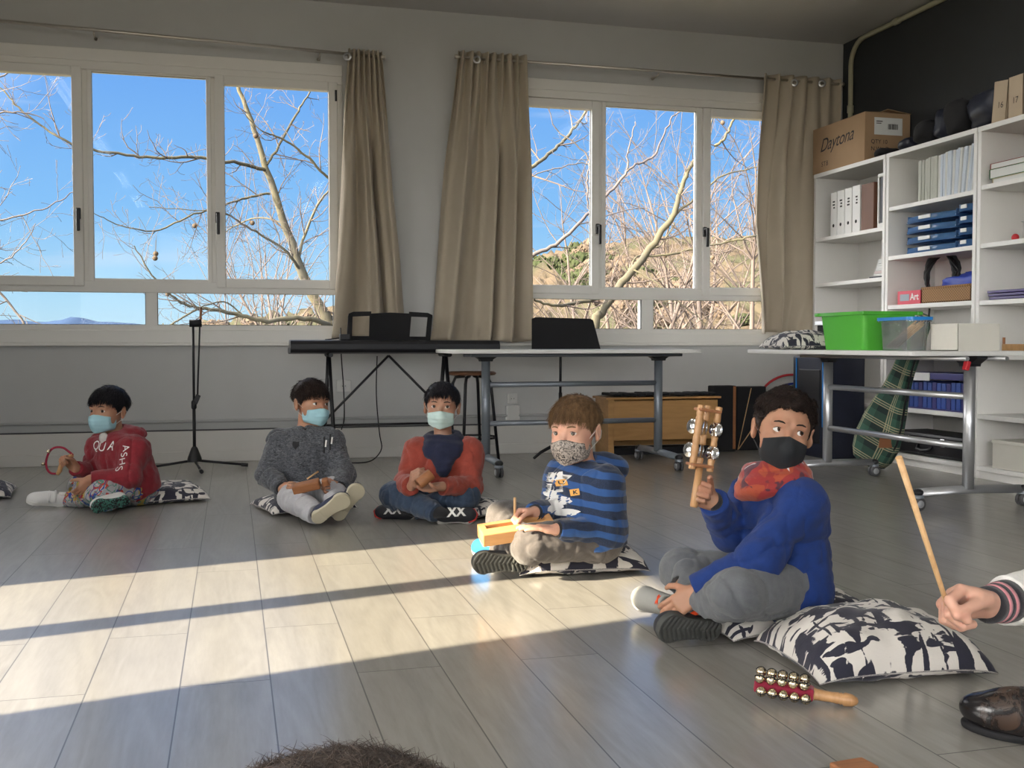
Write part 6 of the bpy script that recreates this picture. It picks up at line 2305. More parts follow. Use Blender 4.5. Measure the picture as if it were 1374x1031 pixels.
# ------------------------------------------------------------------ head
def head_prims(H, s, ears=True):
    """H(x,y,z): head space (x to the person's left is +x? no: right-handed, y forward, z up) -> world. s: scale"""
    R = H.R
    P = H.p
    o = []
    o.append(('e', P(0, -0.014, 0.030), np.array([.0735, .088, .078]) * s, R, 0))
    o.append(('e', P(0, 0.018, -0.012), np.array([.063, .064, .086]) * s, R, .02 * s))
    o.append(('e', P(0, 0.028, -0.062), np.array([.046, .050, .042]) * s, R, .025 * s))
    o.append(('c', P(0, .064, -.089), P(0, .064, -.088), .0155 * s, .0155 * s, .02 * s))
    for sx in (-1, 1):
        o.append(('c', P(sx * .034, .050, -.036), P(sx * .036, .044, -.05), .023 * s, .022 * s, .02 * s))
        o.append(('c', P(sx * .012, .0765, .020), P(sx * .042, .066, .018), .0075 * s, .007 * s, .014 * s))
    o.append(('-', ('e', P(-.030, .090, .0), np.array([.016, .014, .011]) * s, R, 0), .010 * s))
    o.append(('-', ('e', P(.030, .090, .0), np.array([.016, .014, .011]) * s, R, 0), .010 * s))
    o.append(('c', P(0, .076, .002), P(0, .096, -.032), .0065 * s, .0095 * s, .010 * s))
    for sx in (-1, 1):
        o.append(('c', P(sx * .009, .086, -.036), P(sx * .009, .086, -.035), .0065 * s, .0065 * s, .006 * s))
    o.append(('c', P(-.014, .079, -.060), P(.014, .079, -.060), .0055 * s, .0055 * s, .006 * s))
    o.append(('c', P(-.011, .077, -.069), P(.011, .077, -.069), .006 * s, .006 * s, .006 * s))
    for sx in (-1, 1):
        # eyelids around a real opening
        ec = (sx * .0305, .0655, .0)
        lid = [('c', P(*ec), P(*ec), .0138 * s, .0138 * s, 0)]
        def op(p, sx=sx, ec=ec):
            q = (p - np.asarray(P(*ec), F32)) @ np.asarray(R, F32) / s
            x, z, y = q[:, 0], q[:, 2] - 0.0007, q[:, 1]
            Rr, cc = .0167, .0108
            d = np.maximum(np.sqrt(x * x + (z + cc) ** 2) - Rr, np.sqrt(x * x + (z - cc + .0008) ** 2) - Rr)
            d = np.maximum(d, 0.002 - y)
            return -d * s
        o.append(('u', lid + [('&', op, 0.0008 * s)], .004 * s))
        if ears:
            o.append(('u', [('e', P(sx * .079, -.012, -.010), np.array([.0095, .018, .030]) * s, R @ np.array(Euler((0.12, sx * 0.16, -sx * 0.42)).to_matrix()), 0),
                            ('-', ('e', P(sx * .088, -.006, -.006), np.array([.007, .011, .018]) * s, R, 0), .005 * s)], .006 * s))
    return o
class Frame:
    def __init__(s, c, fwd, up, scale=1.0):
        y = vnorm(fwd)
        z = np.asarray(up, float)
        z = vnorm(z - y * (z @ y))
        x = np.cross(y, z)
        s.c = np.asarray(c, float)
        s.R = np.stack([x, y, z], 1)
        s.s = scale
    def p(s, x, y, z):
        return s.c + s.R @ (np.array([x, y, z]) * s.s)
    def d(s, x, y, z):
        return s.R @ np.array([x, y, z], float)
def strands(acc, roots, nrm, H, s, style, rr, count, length, width):
    idx = rr.choice(len(roots), count)
    P = roots[idx]
    N = nrm[idx]
    q = (P - H.c) @ H.R / s                     # head space
    crown = np.array([0.012, -0.045, 0.105])
    if style in ('curly', 'fur'):
        t = rr.normal(0, 1, P.shape)
        t -= (t * N).sum(1)[:, None] * N
        t /= np.linalg.norm(t, axis=1)[:, None]
    else:
        tl = q - crown
        tl[:, 2] -= 0.02
        if style == 'fringe':
            tl[:, 1] += 0.05 * (q[:, 2] > 0.05)
            tl[:, 0] *= 0.65
        t = tl @ H.R.T
        t -= (t * N).sum(1)[:, None] * N
        t /= np.linalg.norm(t, axis=1)[:, None] + 1e-9
        t += rr.normal(0, 0.16, t.shape)
    K = 5
    L = length * s * rr.uniform(0.6, 1.15, len(P))
    low = np.clip((q[:, 2] + 0.01) / 0.06, 0.30, 1.0)
    L *= low
    cur = P - N * 0.003
    pts = [cur]
    lift = {'curly': 0.55, 'fur': 0.8}.get(style, 0.30)
    d = t + N * lift
    for k in range(K):
        if style == 'curly':
            ang = k * 1.25
            b = np.cross(N, t)
            d = t * math.cos(ang) + b * math.sin(ang) + N * (0.45 - 0.12 * k)
        elif style == 'fur':
            d = d * 0.9 + t * 0.25 + np.array([0.05, -0.05, -0.06]) + rr.normal(0, 0.12, P.shape)
        else:
            d = d - N * 0.13 + np.array([0, 0, -0.08]) + rr.normal(0, 0.07, P.shape)
        d = d / (np.linalg.norm(d, axis=1)[:, None] + 1e-9)
        cur = cur + d * (L / K)[:, None]
        pts.append(cur)
    pts = np.stack(pts, 1)                         # n, K+1, 3
    w = np.linspace(1, 0.15, K + 1) * width * s
    tang = np.gradient(pts, axis=1)
    tang /= np.linalg.norm(tang, axis=2)[:, :, None] + 1e-9
    u = np.cross(tang, N[:, None, :])
    u /= np.linalg.norm(u, axis=2)[:, :, None] + 1e-9
    v = np.cross(tang, u)
    ring_ = []
    for a in (0, 2 * PI / 3, 4 * PI / 3):
        ring_.append(pts + (u * math.cos(a) + v * math.sin(a) * 0.5) * w[None, :, None])
    ring_ = np.stack(ring_, 2)                     # n, K+1, 3(ring), 3
    n = len(P)
    V = ring_.reshape(-1, 3)
    b = (np.arange(n) * (K + 1) * 3)[:, None, None]
    i = (np.arange(K) * 3)[None, :, None]
    k = np.arange(3)[None, None, :]
    Fc = np.stack([b + i + k, b + i + (k + 1) % 3, b + i + 3 + (k + 1) % 3, b + i + 3 + k], -1).reshape(-1, 4)
    acc.append((V, Fc))
def hair_obj(H, s, style, mat, parent, seed, thick=0.009, length=0.045, front=0.058, count=4500, width=0.0016, h=0.004, side=-0.012, back=-0.065, curlamp=0.005):
    base = head_prims(H, s, ears=False)[:3]
    def region(p):
        q = (p - np.asarray(H.c, F32)) @ np.asarray(H.R, F32) / s
        x, y, z = q[:, 0], q[:, 1], q[:, 2]
        # hair line: high over the forehead, down in front of the ears, low at the nape
        zl = np.interp(y, [-0.08, -0.045, -0.02, 0.012, 0.040, 0.060, 0.10], [back, back + 0.01, side + 0.028, side, 0.030, front, front + .004]).astype(F32)
        zl = zl + 0.004 * np.sin(x * 260) * (y > 0.04)
        return (zl - z) * s
    def grown(p, d):
        q = (p - np.asarray(H.c, F32)) @ np.asarray(H.R, F32) / s
        t = thick * np.clip((q[:, 2] + 0.05) / 0.09, 0.35, 1.0)
        dd = d - t * s
        if curlamp:
            dd = dd - curlamp * (vnoise(p, 55 / s) + 0.6 * vnoise(p, 110 / s, 7))
        return dd * 0.8
    prims = base + [('f', grown), ('&', region, 0.008 * s)]
    lo, hi = bounds(prims, 0.03)
    V, Fc = surf(prims, lo, hi, h)
    # outward normals from the head centre (good enough on a skull)
    q = (V - H.c) @ H.R
    nl = q / np.array([.0735, .088, .085]) ** 2
    N = nl @ H.R.T
    N /= np.linalg.norm(N, axis=1)[:, None]
    outer = (np.linalg.norm(q / np.array([.0735, .094, .108]) / s, axis=1) > 0.90)
    rr = np.random.RandomState(seed)
    acc = [(V, Fc)]
    strands(acc, V[outer], N[outer], H, s, style, rr, count, length, width)
    Vs, Fs, o = [], [], 0
    for v, f in acc:
        Vs.append(v)
        Fs.append(f + o)
        o += len(v)
    return mesh_from(np.concatenate(Vs), np.concatenate(Fs), 'hair', mat, parent)
def head_parts(H, s, parent, gaze, brow_mat, squint=False):
    for sx in (-1, 1):
        c = H.p(sx * .0305, .0655, 0)
        m = MB().ball((0, 0, 0), .0124 * s, 20)
        e = m.build('eye', 'eye', parent)
        g = vnorm(gaze)
        e.location = Vector(c) - parent_origin(parent)
        e.rotation_euler = Vector(g).to_track_quat('Y', 'Z').to_euler()
    m = MB()
    for sx in (-1, 1):
        pts = [H.p(sx * x, y, z) for x, y, z in ((.014, .0835, .0195), (.022, .0835, .0225), (.032, .0805, .0235), (.041, .0745, .021), (.047, .069, .017))]
        m.tube([tuple(p) for p in pts], [.0016 * s, .0026 * s, .0026 * s, .002 * s, .0008 * s], 6)
    m.build('eyebrows', brow_mat, parent, world=True)
    m = MB()
    for sx in (-1, 1):
        pts = []
        for k in range(9):
            a = -0.0112 + k * 0.0224 / 8
            zz = math.sqrt(max(.0167 ** 2 - a * a, 0)) - .0108 + .0007
            yy = math.sqrt(max(.0138 ** 2 - a * a - zz * zz, 1e-6)) + .0655
            pts.append(H.p(sx * .0305 + a, yy + .0006, zz + .0006))
        m.tube([tuple(p) for p in pts], [.0004 * s] + [.0009 * s] * 7 + [.0004 * s], 5)
    m.build('eyelashes', 'hair_dark', parent, world=True)
def mask_obj(H, s, mat, parent, h=0.003, top=-0.018, bottom=-0.104, wide=0.062, style='surgical', strap='strap_white', drop=0.006):
    face = head_prims(H, s, ears=False)
    hull = [('e', H.p(0, .036, -.055), np.array([wide, .062, .060]) * s, H.R, 0), ('c', H.p(0, .084, -.022), H.p(0, .093, -.045), .012 * s, .016 * s, .03 * s),
            ('c', H.p(0, .088, -.05), H.p(0, .070, -.092), .016 * s, .014 * s, .03 * s)]
    def reg(p):
        q = (p - np.asarray(H.c, F32)) @ np.asarray(H.R, F32) / s
        x, y, z = q[:, 0], q[:, 1], q[:, 2]
        ax = np.abs(x)
        tz = top - drop * (ax / 0.06) ** 1.0 * 2.0
        if style == 'cloth':
            tz = top + 0.004 - 0.30 * ax
        bz = bottom + 0.30 * ax
        d = np.maximum(z - tz, bz - z)
        d = np.maximum(d, 0.012 - y + 0.10 * np.abs(z + 0.06))
        d = np.maximum(d, ax - 0.060)
        return d * s
    prims = [('u', face + [('f', lambda p, d: d - 0.0035 * s)], 0)] + [('u', hull, .012 * s), ('&', reg, 0.003 * s)]
    lo, hi = bounds(prims, 0.01)
    o = sdf_obj(prims, h, 'face_mask', mat, parent)
    m = MB()
    for sx in (-1, 1):
        q = [(.056, .030, top - .014), (.0735, .005, -.008), (.081, -.018, .010), (.083, -.030, -.008), (.080, -.026, -.030), (.068, .002, -.050), (.051, .026, bottom + .032)]
        m.tube([tuple(H.p(sx * a, b, c)) for a, b, c in q], .0013 * s, 6)
        m.build('ear_loop', strap, o, world=True)
        m = MB()
    return o

# ------------------------------------------------------------------ hands
def hand_prims(wrist, fwd, palm, s, curls, thumb=(0.6, 0.5, 0.3), left=False, spread=0.06, fat=1.0, k=0.003, thumb_curl=(0.3, 0.4)):
    """wrist point; fwd: along the fingers; palm: direction the palm faces; curls: five-entry list, 4 fingers x (a1,a2,a3)"""
    y = vnorm(fwd)
    z = np.asarray(palm, float)
    z = vnorm(z - y * (z @ y))
    x = np.cross(y, z)
    if left:
        x = -x                                  # +x is the thumb side
    P = lambda a, b, c: np.asarray(wrist, float) + (x * a + y * b + z * c) * s
    D = lambda a, b, c: x * a + y * b + z * c
    o = []
    r = .0105 * fat
    PL = 0.088
    for xa in (-.028, -.009, .010, .028):
        o.append(('c', P(xa * 0.62, .006, 0), P(xa, PL - 0.004 - abs(xa - .008) * 0.22, 0.000), .0145 * s * fat, .0115 * s * fat, .012 * s))
    o.append(('c', P(.022, .020, .008), P(.034, .048, .010), .0135 * s * fat, .0125 * s * fat, .014 * s))     # thumb mound
    o.append(('c', P(-.022, .020, .007), P(-.026, .050, .006), .012 * s * fat, .011 * s * fat, .012 * s))
    FLn = [(.042, .026, .020), (.047, .030, .021), (.043, .028, .020), (.034, .021, .018)]
    tips = []
    for j in range(4):
        xa = (.028, .010, -.009, -.027)[j]
        base = P(xa, PL - 0.006 - abs(xa - .008) * 0.22, 0.0)
        a = 0.0
        cur = base
        sp = (1.0, .25, -.4, -1.2)[j] * spread
        rr_ = [r * q for q in ((1.0, .92, .86, .78) if j < 3 else (.88, .80, .75, .68))]
        fing = []
        for kk in range(3):
            a += curls[j][kk]
            d = D(math.sin(sp) * math.cos(a) if kk >= 0 else 0, math.cos(a) * math.cos(sp), math.sin(a))
            nxt = cur + d * FLn[j][kk] * s
            fing.append(('c', cur, nxt, rr_[kk] * s, rr_[kk + 1] * s, 0.002 * s))
            cur = nxt
        tips.append(cur)
        o.append(('u', fing, k * s))
    tx, ty_, tz_ = thumb
    d0 = vnorm(D(tx, ty_, tz_))
    b0 = P(.030, .030, .010)
    b1 = b0 + d0 * .036 * s
    d1 = vnorm(D(tx - thumb_curl[0], ty_ + 0.1, tz_ + thumb_curl[0]))
    b2 = b1 + d1 * .030 * s
    d2 = vnorm(D(tx - thumb_curl[0] - thumb_curl[1], ty_ + 0.1, tz_ + thumb_curl[0] + thumb_curl[1] * 0.6))
    b3 = b2 + d2 * .022 * s
    o.append(('u', [('c', b0, b1, .0135 * s * fat, .0115 * s * fat, 0), ('c', b1, b2, .0115 * s * fat, .0100 * s * fat, .002 * s), ('c', b2, b3, .0100 * s * fat, .0085 * s * fat, .002 * s)], .008 * s))
    grip = P(0, PL + .010, .026)
    return o, P, D, grip
FIST = [(1.25, 1.55, 0.9)] * 4
LOOSE = [(0.35, 0.5, 0.35), (0.4, 0.55, 0.4), (0.45, 0.6, 0.4), (0.5, 0.6, 0.4)]
FLAT = [(0.08, 0.12, 0.1)] * 4

# ------------------------------------------------------------------ shoes
def shoe(parent, heel, toe, upv, L, mats, name='shoe', laces=None, tread=True, h=0.0032, label=None, open_top=True, strapsm=None, low=False, ankle=None, sock=None, knee=None):
    """heel, toe: points on the sole; upv: direction out of the foot's top; mats: (upper, sole, midsole)"""
    y = vnorm(np.asarray(toe, float) - np.asarray(heel, float))
    z = np.asarray(upv, float)
    z = vnorm(z - y * (z @ y))
    x = np.cross(y, z)
    R = np.stack([x, y, z], 1)
    s = L / 0.21
    o = np.asarray(heel, float)
    P = lambda a, b, c: o + R @ (np.array([a, b, c]) * s)
    def outline(p):
        q = (p - np.asarray(o, F32)) @ np.asarray(R, F32) / s
        xx, yy = q[:, 0], q[:, 1]
        w = np.interp(yy, [0, .03, .08, .14, .18, .21], [.026, .031, .028, .040, .034, .012]).astype(F32)
        cx_ = np.interp(yy, [0, .1, .2], [0, .0, .004]).astype(F32)
        d1 = np.sqrt(xx ** 2 + (yy - .033) ** 2) - .033
        d2 = np.sqrt((xx) ** 2 + (yy - .167) ** 2) - .043
        t = np.clip((yy - .033) / .134, 0, 1)
        mid = np.abs(xx) - (.033 + .010 * t - .007 * np.sin(t * PI))
        mid = np.maximum(mid, np.maximum(.033 - yy, yy - .167))
        return np.minimum(np.minimum(d1, d2), mid), q
    def sole_fn(p, d):
        d2, q = outline(p)
        zz = q[:, 2]
        e = np.maximum(d2, np.abs(zz - .009) - .010 - 0.004 * (q[:, 1] < .06))
        if tread:
            g = np.minimum(np.abs(np.mod(q[:, 1] + 0.35 * np.abs(q[:, 0]), .015) - .0075) - .0012, 9)
            groove = np.maximum(np.abs(np.mod(q[:, 1] + 0.5 * np.abs(q[:, 0]), .016) - .008) - .0026, zz - .0035)
            rimm = d2 + .006
            groove = np.maximum(groove, rimm)
            e = smax(e, -groove, .001)
        return e * s
    lo = np.minimum.reduce([P(a, b, c) for a in (-.05, .05) for b in (-.01, .225) for c in (-.01, .12)])
    hi = np.maximum.reduce([P(a, b, c) for a in (-.05, .05) for b in (-.01, .225) for c in (-.01, .12)])
    up = [('e', P(0, .160, .020), np.array([.041, .050, .036]) * s, R, 0), ('e', P(0, .100, .030), np.array([.036, .065, .040]) * s, R, .02 * s),
          ('e', P(0, .042, .035), np.array([.034, .042, .046 if not low else .034]) * s, R, .02 * s),
          ('&', lambda p: -((p - np.asarray(o, F32)) @ np.asarray(R, F32))[:, 2] + .012 * s, .002)]
    if open_top:
        up.append(('-', ('c', P(0, .045, .060), P(0, .040, .12), .024 * s, .034 * s, 0), .006 * s))
    V, Fc = surf(up, lo, hi, h)
    ob = mesh_from(V, Fc, name, mats[0], parent)
    if label:
        ob['label'] = label
    pr = [('c', P(0, 0, 0), P(0, .2, 0), .001, .001, 0), ('f', sole_fn)]
    V, Fc = surf(pr, lo, hi, h * 0.8)
    so = mesh_from(V, Fc, 'sole', mats[1], ob)
    if ankle is not None:
        a0 = np.asarray(ankle, float)
        k0 = np.asarray(knee, float) if knee is not None else a0 + np.array([0, 0, .1])
        m = MB().tube([tuple(a0 + vnorm(k0 - a0) * .05), tuple(a0), tuple(a0 * .5 + P(0, .046, .062) * .5), tuple(P(0, .046, .045)), tuple(P(0, .055, .03))], [.029, .029, .027, .025, .022], 16)
        m.build('sock', sock or 'cloth_black', parent, world=True)
    if laces:
        m = MB()
        for i in range(5):
            yy = .085 + i * .016
            zc = .069 - i * .0065
            sgn = 1 if i % 2 else -1
            pts = [P(-.020 * sgn, yy - .006, zc - .010), P(-.008 * sgn, yy - .002, zc + .001), P(.008 * sgn, yy + .002, zc + .001), P(.020 * sgn, yy + .006, zc - .010)]
            m.tube([tuple(q) for q in pts], .0024 * s * 1.1, 6)
            pts = [P(-.020 * sgn * -1, yy - .006, zc - .010), P(.008 * sgn, yy - .002, zc + .002), P(-.008 * sgn, yy + .002, zc + .002), P(-.020 * sgn, yy + .006, zc - .010)]
            m.tube([tuple(q) for q in pts], .0024 * s * 1.1, 6)
        m.build('laces', laces, ob, world=True)
    if strapsm:
        m = MB()
        for yy in (.075, .105):
            pts = [P(.040 * math.cos(a), yy, .012 + (.060 if yy < .09 else .054) * math.sin(a)) for a in np.linspace(0.25, PI - 0.25, 10)]
            m.tube([tuple(q) for q in pts], .006 * s, 6, flat=1.0)
        m.build('strap', strapsm, ob, world=True)
    return ob, P

# ------------------------------------------------------------------ people
def crease(p, off):
    w = p + 0.03 * np.stack([vnoise(p, 9, off + 1), vnoise(p, 9, off + 2), vnoise(p, 9, off + 3)], 1)
    w = w * np.array([1, 1, 0.7], F32)
    a = np.abs(vnoise(w, 9, off + 5)) / 0.5
    b = np.abs(vnoise(w, 19, off + 8)) / 0.5
    return (0.0085 * np.exp(-a / 0.10) + 0.0034 * np.exp(-b / 0.14) - 0.003).astype(F32)
def limb_len(a, b):
    return float(np.linalg.norm(np.asarray(a) - np.asarray(b)))
def person(label, J, head, hands, mats, seed, h=0.0035, sleeve=0.013, pant=0.013, extra_top=None, cuff=None, collar=None, hood=None, fold=0.005, skinmat='skin_tan', torso_w=1.0, socks=None, hem=None, group=None, cut=0.0):
    """J: joints in world space. head: dict(c,fwd,up,s,...). hands: dict(L=..., R=...) with prims"""
    base = np.array([J['pel'][0], J['pel'][1], 0.0])
    t = thing('person', label, 'person', base, group=group)
    A = {k: np.asarray(v, float) for k, v in J.items()}
    H = Frame(head['c'], head['fwd'], head['up'], head.get('s', 1.0))
    s = head.get('s', 1.0)
    shw = vnorm(A['shL'] - A['shR'])
    hiw = vnorm(A['hipL'] - A['hipR'])
    chest = (A['shL'] + A['shR']) / 2 * 0.72 + A['pel'] * 0.28
    waist = (A['shL'] + A['shR']) / 2 * 0.36 + A['pel'] * 0.64
    neck0 = (A['shL'] + A['shR']) / 2 + np.array([0, 0, 0.01])
    cw, ww = vnorm(shw), vnorm(shw + hiw)
    def torso(g, wv=1.0):
        o = [('c', A['shL'], A['shR'], .042 + g, .042 + g, 0)]
        o.append(('c', chest - cw * .048 * torso_w, chest + cw * .048 * torso_w, .076 * torso_w + g, .076 * torso_w + g, .06))
        o.append(('c', waist - ww * .042 * torso_w, waist + ww * .042 * torso_w, .078 * torso_w + g, .078 * torso_w + g, .06))
        o.append(('c', A['hipL'], A['hipR'], .084 + g, .084 + g, .05))
        o.append(('c', chest, waist, .085 * torso_w + g, .085 * torso_w + g, .05))
        o.append(('c', neck0 + np.array([0, 0, .02]), neck0 - np.array([0, 0, .03]), .046 + g * 0.3, .075 + g, .04))
        return o
    # ---- skin
    body = torso(-0.006)
    for S in 'LR':
        body.append(('c', A['sh' + S], A['el' + S], .038, .031, .03))
        body.append(('c', A['el' + S], A['wr' + S], .031, .0215, .012))
        body.append(('c', A['hip' + S], A['kn' + S], .062, .045, .03))
        body.append(('c', A['kn' + S], A['an' + S] * .82 + A['kn' + S] * .18, .046, .020, .02))
    nb = H.p(0, -.030, -.060)
    body.append(('c', nb, neck0, .040 * s, .044, .03))
    body.append(('u', head_prims(H, s), .014))
    for S in 'LR':
        if S in hands:
            hp = hands[S]
            pr, P, D, grip = hand_prims(A['wr' + S], hp['fwd'], hp['palm'], hp.get('s', 0.74), hp.get('curls', LOOSE), hp.get('thumb', (0.8, 0.6, 0.3)), left=(S == 'L'), spread=hp.get('spread', 0.06), thumb_curl=hp.get('tc', (0.3, 0.4)), k=hp.get('k', 0.003))
            body.append(('u', pr, .010))
    bo = sdf_obj(body, h * 0.78, 'body', skinmat, t)
    head_parts(H, s, t, head['gaze'], head.get('brow', 'hair_dark'))
    hair_obj(H, s, head['style'], head['hair'], t, seed, h=h, **head.get('hairkw', {}))
    mask_obj(H, s, head['mask'], t, h=h * 0.8, **head.get('maskkw', {}))
    # ---- top
    rs = np.random.RandomState(seed)
    offn = rs.uniform(0, 50)
    def folds(p, d):
        q = p.copy()
        q[:, 2] *= 1.0
        near = np.exp(-np.abs(d) / 0.05)
        f = np.zeros(len(p), F32)
        for S in 'LR':
            a, b, c = A['sh' + S], A['el' + S], A['wr' + S]
            for (u_, v_, amp) in ((a, b, 1.0), (b, c, 1.25)):
                ax = vnorm(v_ - u_).astype(F32)
                tt = (p - np.asarray(u_, F32)) @ ax
                L = limb_len(u_, v_)
                wgt = np.exp(-(d_cap(p, u_, v_, .03, .03) / .03) ** 2) * np.clip(1.3 - np.abs(tt - (L if u_ is a else L * 0.2)) / 0.16, 0, 1)
                ph = vnoise(p, 16, offn) * 9
                f += wgt * amp * np.sin(tt * 2 * PI / 0.042 + ph)
        big = vnoise(p, 11, offn + 3) + 0.5 * vnoise(p, 24, offn + 9)
        return d - fold * (f * 0.20 + big * 2.0 + 1.1 * vnoise(p, 42, offn + 15)) + crease(p, offn)
    top = torso(sleeve + 0.002)
    for S in 'LR':
        top.append(('c', A['sh' + S], A['el' + S], .040 + sleeve, .034 + sleeve * 1.1, .04))
        w2 = A['wr' + S] + vnorm(A['el' + S] - A['wr' + S]) * 0.012
        top.append(('c', A['el' + S], w2, .034 + sleeve * 1.1, .0235 + sleeve * (0.9 if not cuff else 0.75), .015))
    if extra_top:
        top += extra_top
    top.append(('f', folds))
    # open at neckline and wrists
    top.append(('-', ('c', nb + (neck0 - nb) * 0.35, nb - (neck0 - nb) * 0.6, .050 * s, .060 * s, 0), .006))
    for S in 'LR':
        dirw = vnorm(A['wr' + S] - A['el' + S])
        top.append(('-', ('c', A['wr' + S] + dirw * 0.004, A['wr' + S] + dirw * 0.08, .021, .03, 0), .003))
        top.append(('&', (lambda p, a=A['wr' + S] - dirw * cut, d=dirw: np.where(np.sqrt(((p - np.asarray(a, F32)) ** 2).sum(1)) < 0.10, (p - np.asarray(a, F32)) @ np.asarray(d, F32), -1).astype(F32)), 0))
    # hem
    hz = A['pel'] + np.array([0, 0, hem if hem is not None else -0.035])
    axT = vnorm(A['pel'] - neck0)
    top.append(('&', lambda p: np.where(d_cap(p, A['elR'], A['wrR'], .05, .05) < 0, -1, np.where(d_cap(p, A['elL'], A['wrL'], .05, .05) < 0, -1, (p - np.asarray(hz, F32)) @ np.asarray(axT, F32))).astype(F32), .008))
    tob = sdf_obj(top, h, mats.get('top_name', 'sweater'), mats['top'], t)
    if cuff:
        for S in 'LR':
            dirw = vnorm(A['wr' + S] - A['el' + S])
            a, b = A['wr' + S] - dirw * .028, A['wr' + S] + dirw * .006
            m = MB()
            vs = []
            m.tube([tuple(a - dirw * .003), tuple(a), tuple((a + b) / 2), tuple(b), tuple(b - dirw * .002)], [.020, .030, .0295, .0275, .021], 20)
            m.build('cuff', cuff, tob, world=True)
    # ---- trousers
    tr = [('c', A['hipL'], A['hipR'], .076 + pant, .076 + pant, 0), ('c', A['pel'], A['pel'] * 0.8 + waist * 0.2, .080 + pant, .07 + pant, .03)]
    for S in 'LR':
        tr.append(('c', A['hip' + S], A['kn' + S], .066 + pant, .049 + pant, .03))
        dn = vnorm(A['an' + S] - A['kn' + S])
        tr.append(('c', A['kn' + S], A['an' + S] + dn * 0.005, .050 + pant, .032 + pant * 0.9, .02))
    def folds2(p, d):
        f = np.zeros(len(p), F32)
        for S in 'LR':
            for (u_, v_, c0) in ((A['hip' + S], A['kn' + S], 0.15), (A['hip' + S], A['kn' + S], 0.85), (A['kn' + S], A['an' + S], 0.15), (A['kn' + S], A['an' + S], 0.95)):
                ax = vnorm(v_ - u_).astype(F32)
                L = limb_len(u_, v_)
                tt = (p - np.asarray(u_, F32)) @ ax
                wgt = np.exp(-(d_cap(p, u_, v_, .05, .04) / .035) ** 2) * np.exp(-((tt - c0 * L) / 0.07) ** 2)
                f += wgt * np.sin(tt * 2 * PI / 0.040 + vnoise(p, 14, offn + 20) * 10)
        big = vnoise(p, 10, offn + 33) + 0.5 * vnoise(p, 22, offn + 39)
        return np.maximum(d - fold * (f * 0.35 + big * 1.8 + 0.9 * vnoise(p, 40, offn + 50)) + crease(p, offn + 60), -p[:, 2] + 0.003)
    tr.append(('f', folds2))
    for S in 'LR':
        dn = vnorm(A['an' + S] - A['kn' + S])
        tr.append(('&', (lambda p, a=A['an' + S] + dn * .004, d=dn: np.where(np.sqrt(((p - np.asarray(a, F32)) ** 2).sum(1)) < 0.085, (p - np.asarray(a, F32)) @ np.asarray(d, F32), -1).astype(F32)), 0.002))
    sdf_obj(tr, h, 'trousers', mats['pants'], t)
    if socks:
        for S in 'LR':
            dn = vnorm(A['an' + S] - A['kn' + S])
            m = MB().tube([tuple(A['an' + S] - dn * .03), tuple(A['an' + S] + dn * .02), tuple(A['an' + S] + dn * .045)], [.0315, .0315, .029], 16)
            m.build('sock', socks, t, world=True)
    if collar:
        c0 = neck0 + np.array([0, 0, .030])
        ax = vnorm(nb - neck0)
        u = vnorm(shw - ax * (shw @ ax))
        w = np.cross(ax, u)
        m = MB()
        pts = [neck0 + ax * .036 + u * .056 * math.cos(a) + w * .056 * math.sin(a) - ax * 0.012 * math.sin(a) * 0 for a in np.linspace(0, 2 * PI, 25)]
        m.tube([tuple(q) for q in pts], .0085, 8, cap=False)
        m.build('collar', collar, tob, world=True)
    return t, A, H, tob, bo
def ctc(H):
    """direction from a head to the lens"""
    return vnorm(Co - H)

# ================================================================== PEOPLE IN THE CIRCLE
def vec(r, u, f):
    return Rt * r + Up * u + Fw * f
def joints(**k):
    return {a: W(*b) for a, b in k.items()}
def ring_scarf(parent, nb, n0, shw, mat, name, rows, drape=None, h=0.004, seed=1, fwd=None):
    """soft tube of cloth around the neck; rows: (offset along neck, ring radius, thickness, forward shift)"""
    ax = vnorm(nb - n0)
    u = vnorm(shw - ax * (shw @ ax))
    w = vnorm(np.cross(ax, u))
    if fwd is not None and w @ fwd < 0:
        w = -w
    R = np.stack([u, w, ax], 1)
    def fn(p, d):
        out = None
        for off, rad, th, fs in rows:
            c = n0 + ax * off + w * fs
            q = (p - np.asarray(c, F32)) @ np.asarray(R, F32)
            zz = q[:, 2] + 0.22 * q[:, 1]
            rr_ = np.sqrt(q[:, 0] ** 2 + (q[:, 1] * 1.08) ** 2) - rad
            e = np.sqrt(rr_ ** 2 + (zz * 0.75) ** 2) - th
            out = e if out is None else smin(out, e, 0.012)
        if drape:
            for a, b, r1, r2 in drape:
                A_, B_ = n0 + R @ np.array(a), n0 + R @ np.array(b)
                out = smin(out, d_cap(p, A_, B_, r1, r2), 0.03)
        return out - 0.006 * (1.3 * vnoise(p, 24, seed) + 0.22 * np.sin((p @ np.asarray(ax, F32)) * 2 * PI / 0.030 + vnoise(p, 9, seed + 3) * 9))
    pr = [('c', n0, n0 + ax * 0.05, .12, .12, 0), ('f', fn)]
    return sdf_obj(pr, h, name, mat, parent, 0.04)
def fist_data(J, S, hp):
    pr, P, D, grip = hand_prims(J['wr' + S], hp['fwd'], hp['palm'], hp.get('s', 0.74), hp.get('curls', LOOSE), left=(S == 'L'))
    return P, D, grip

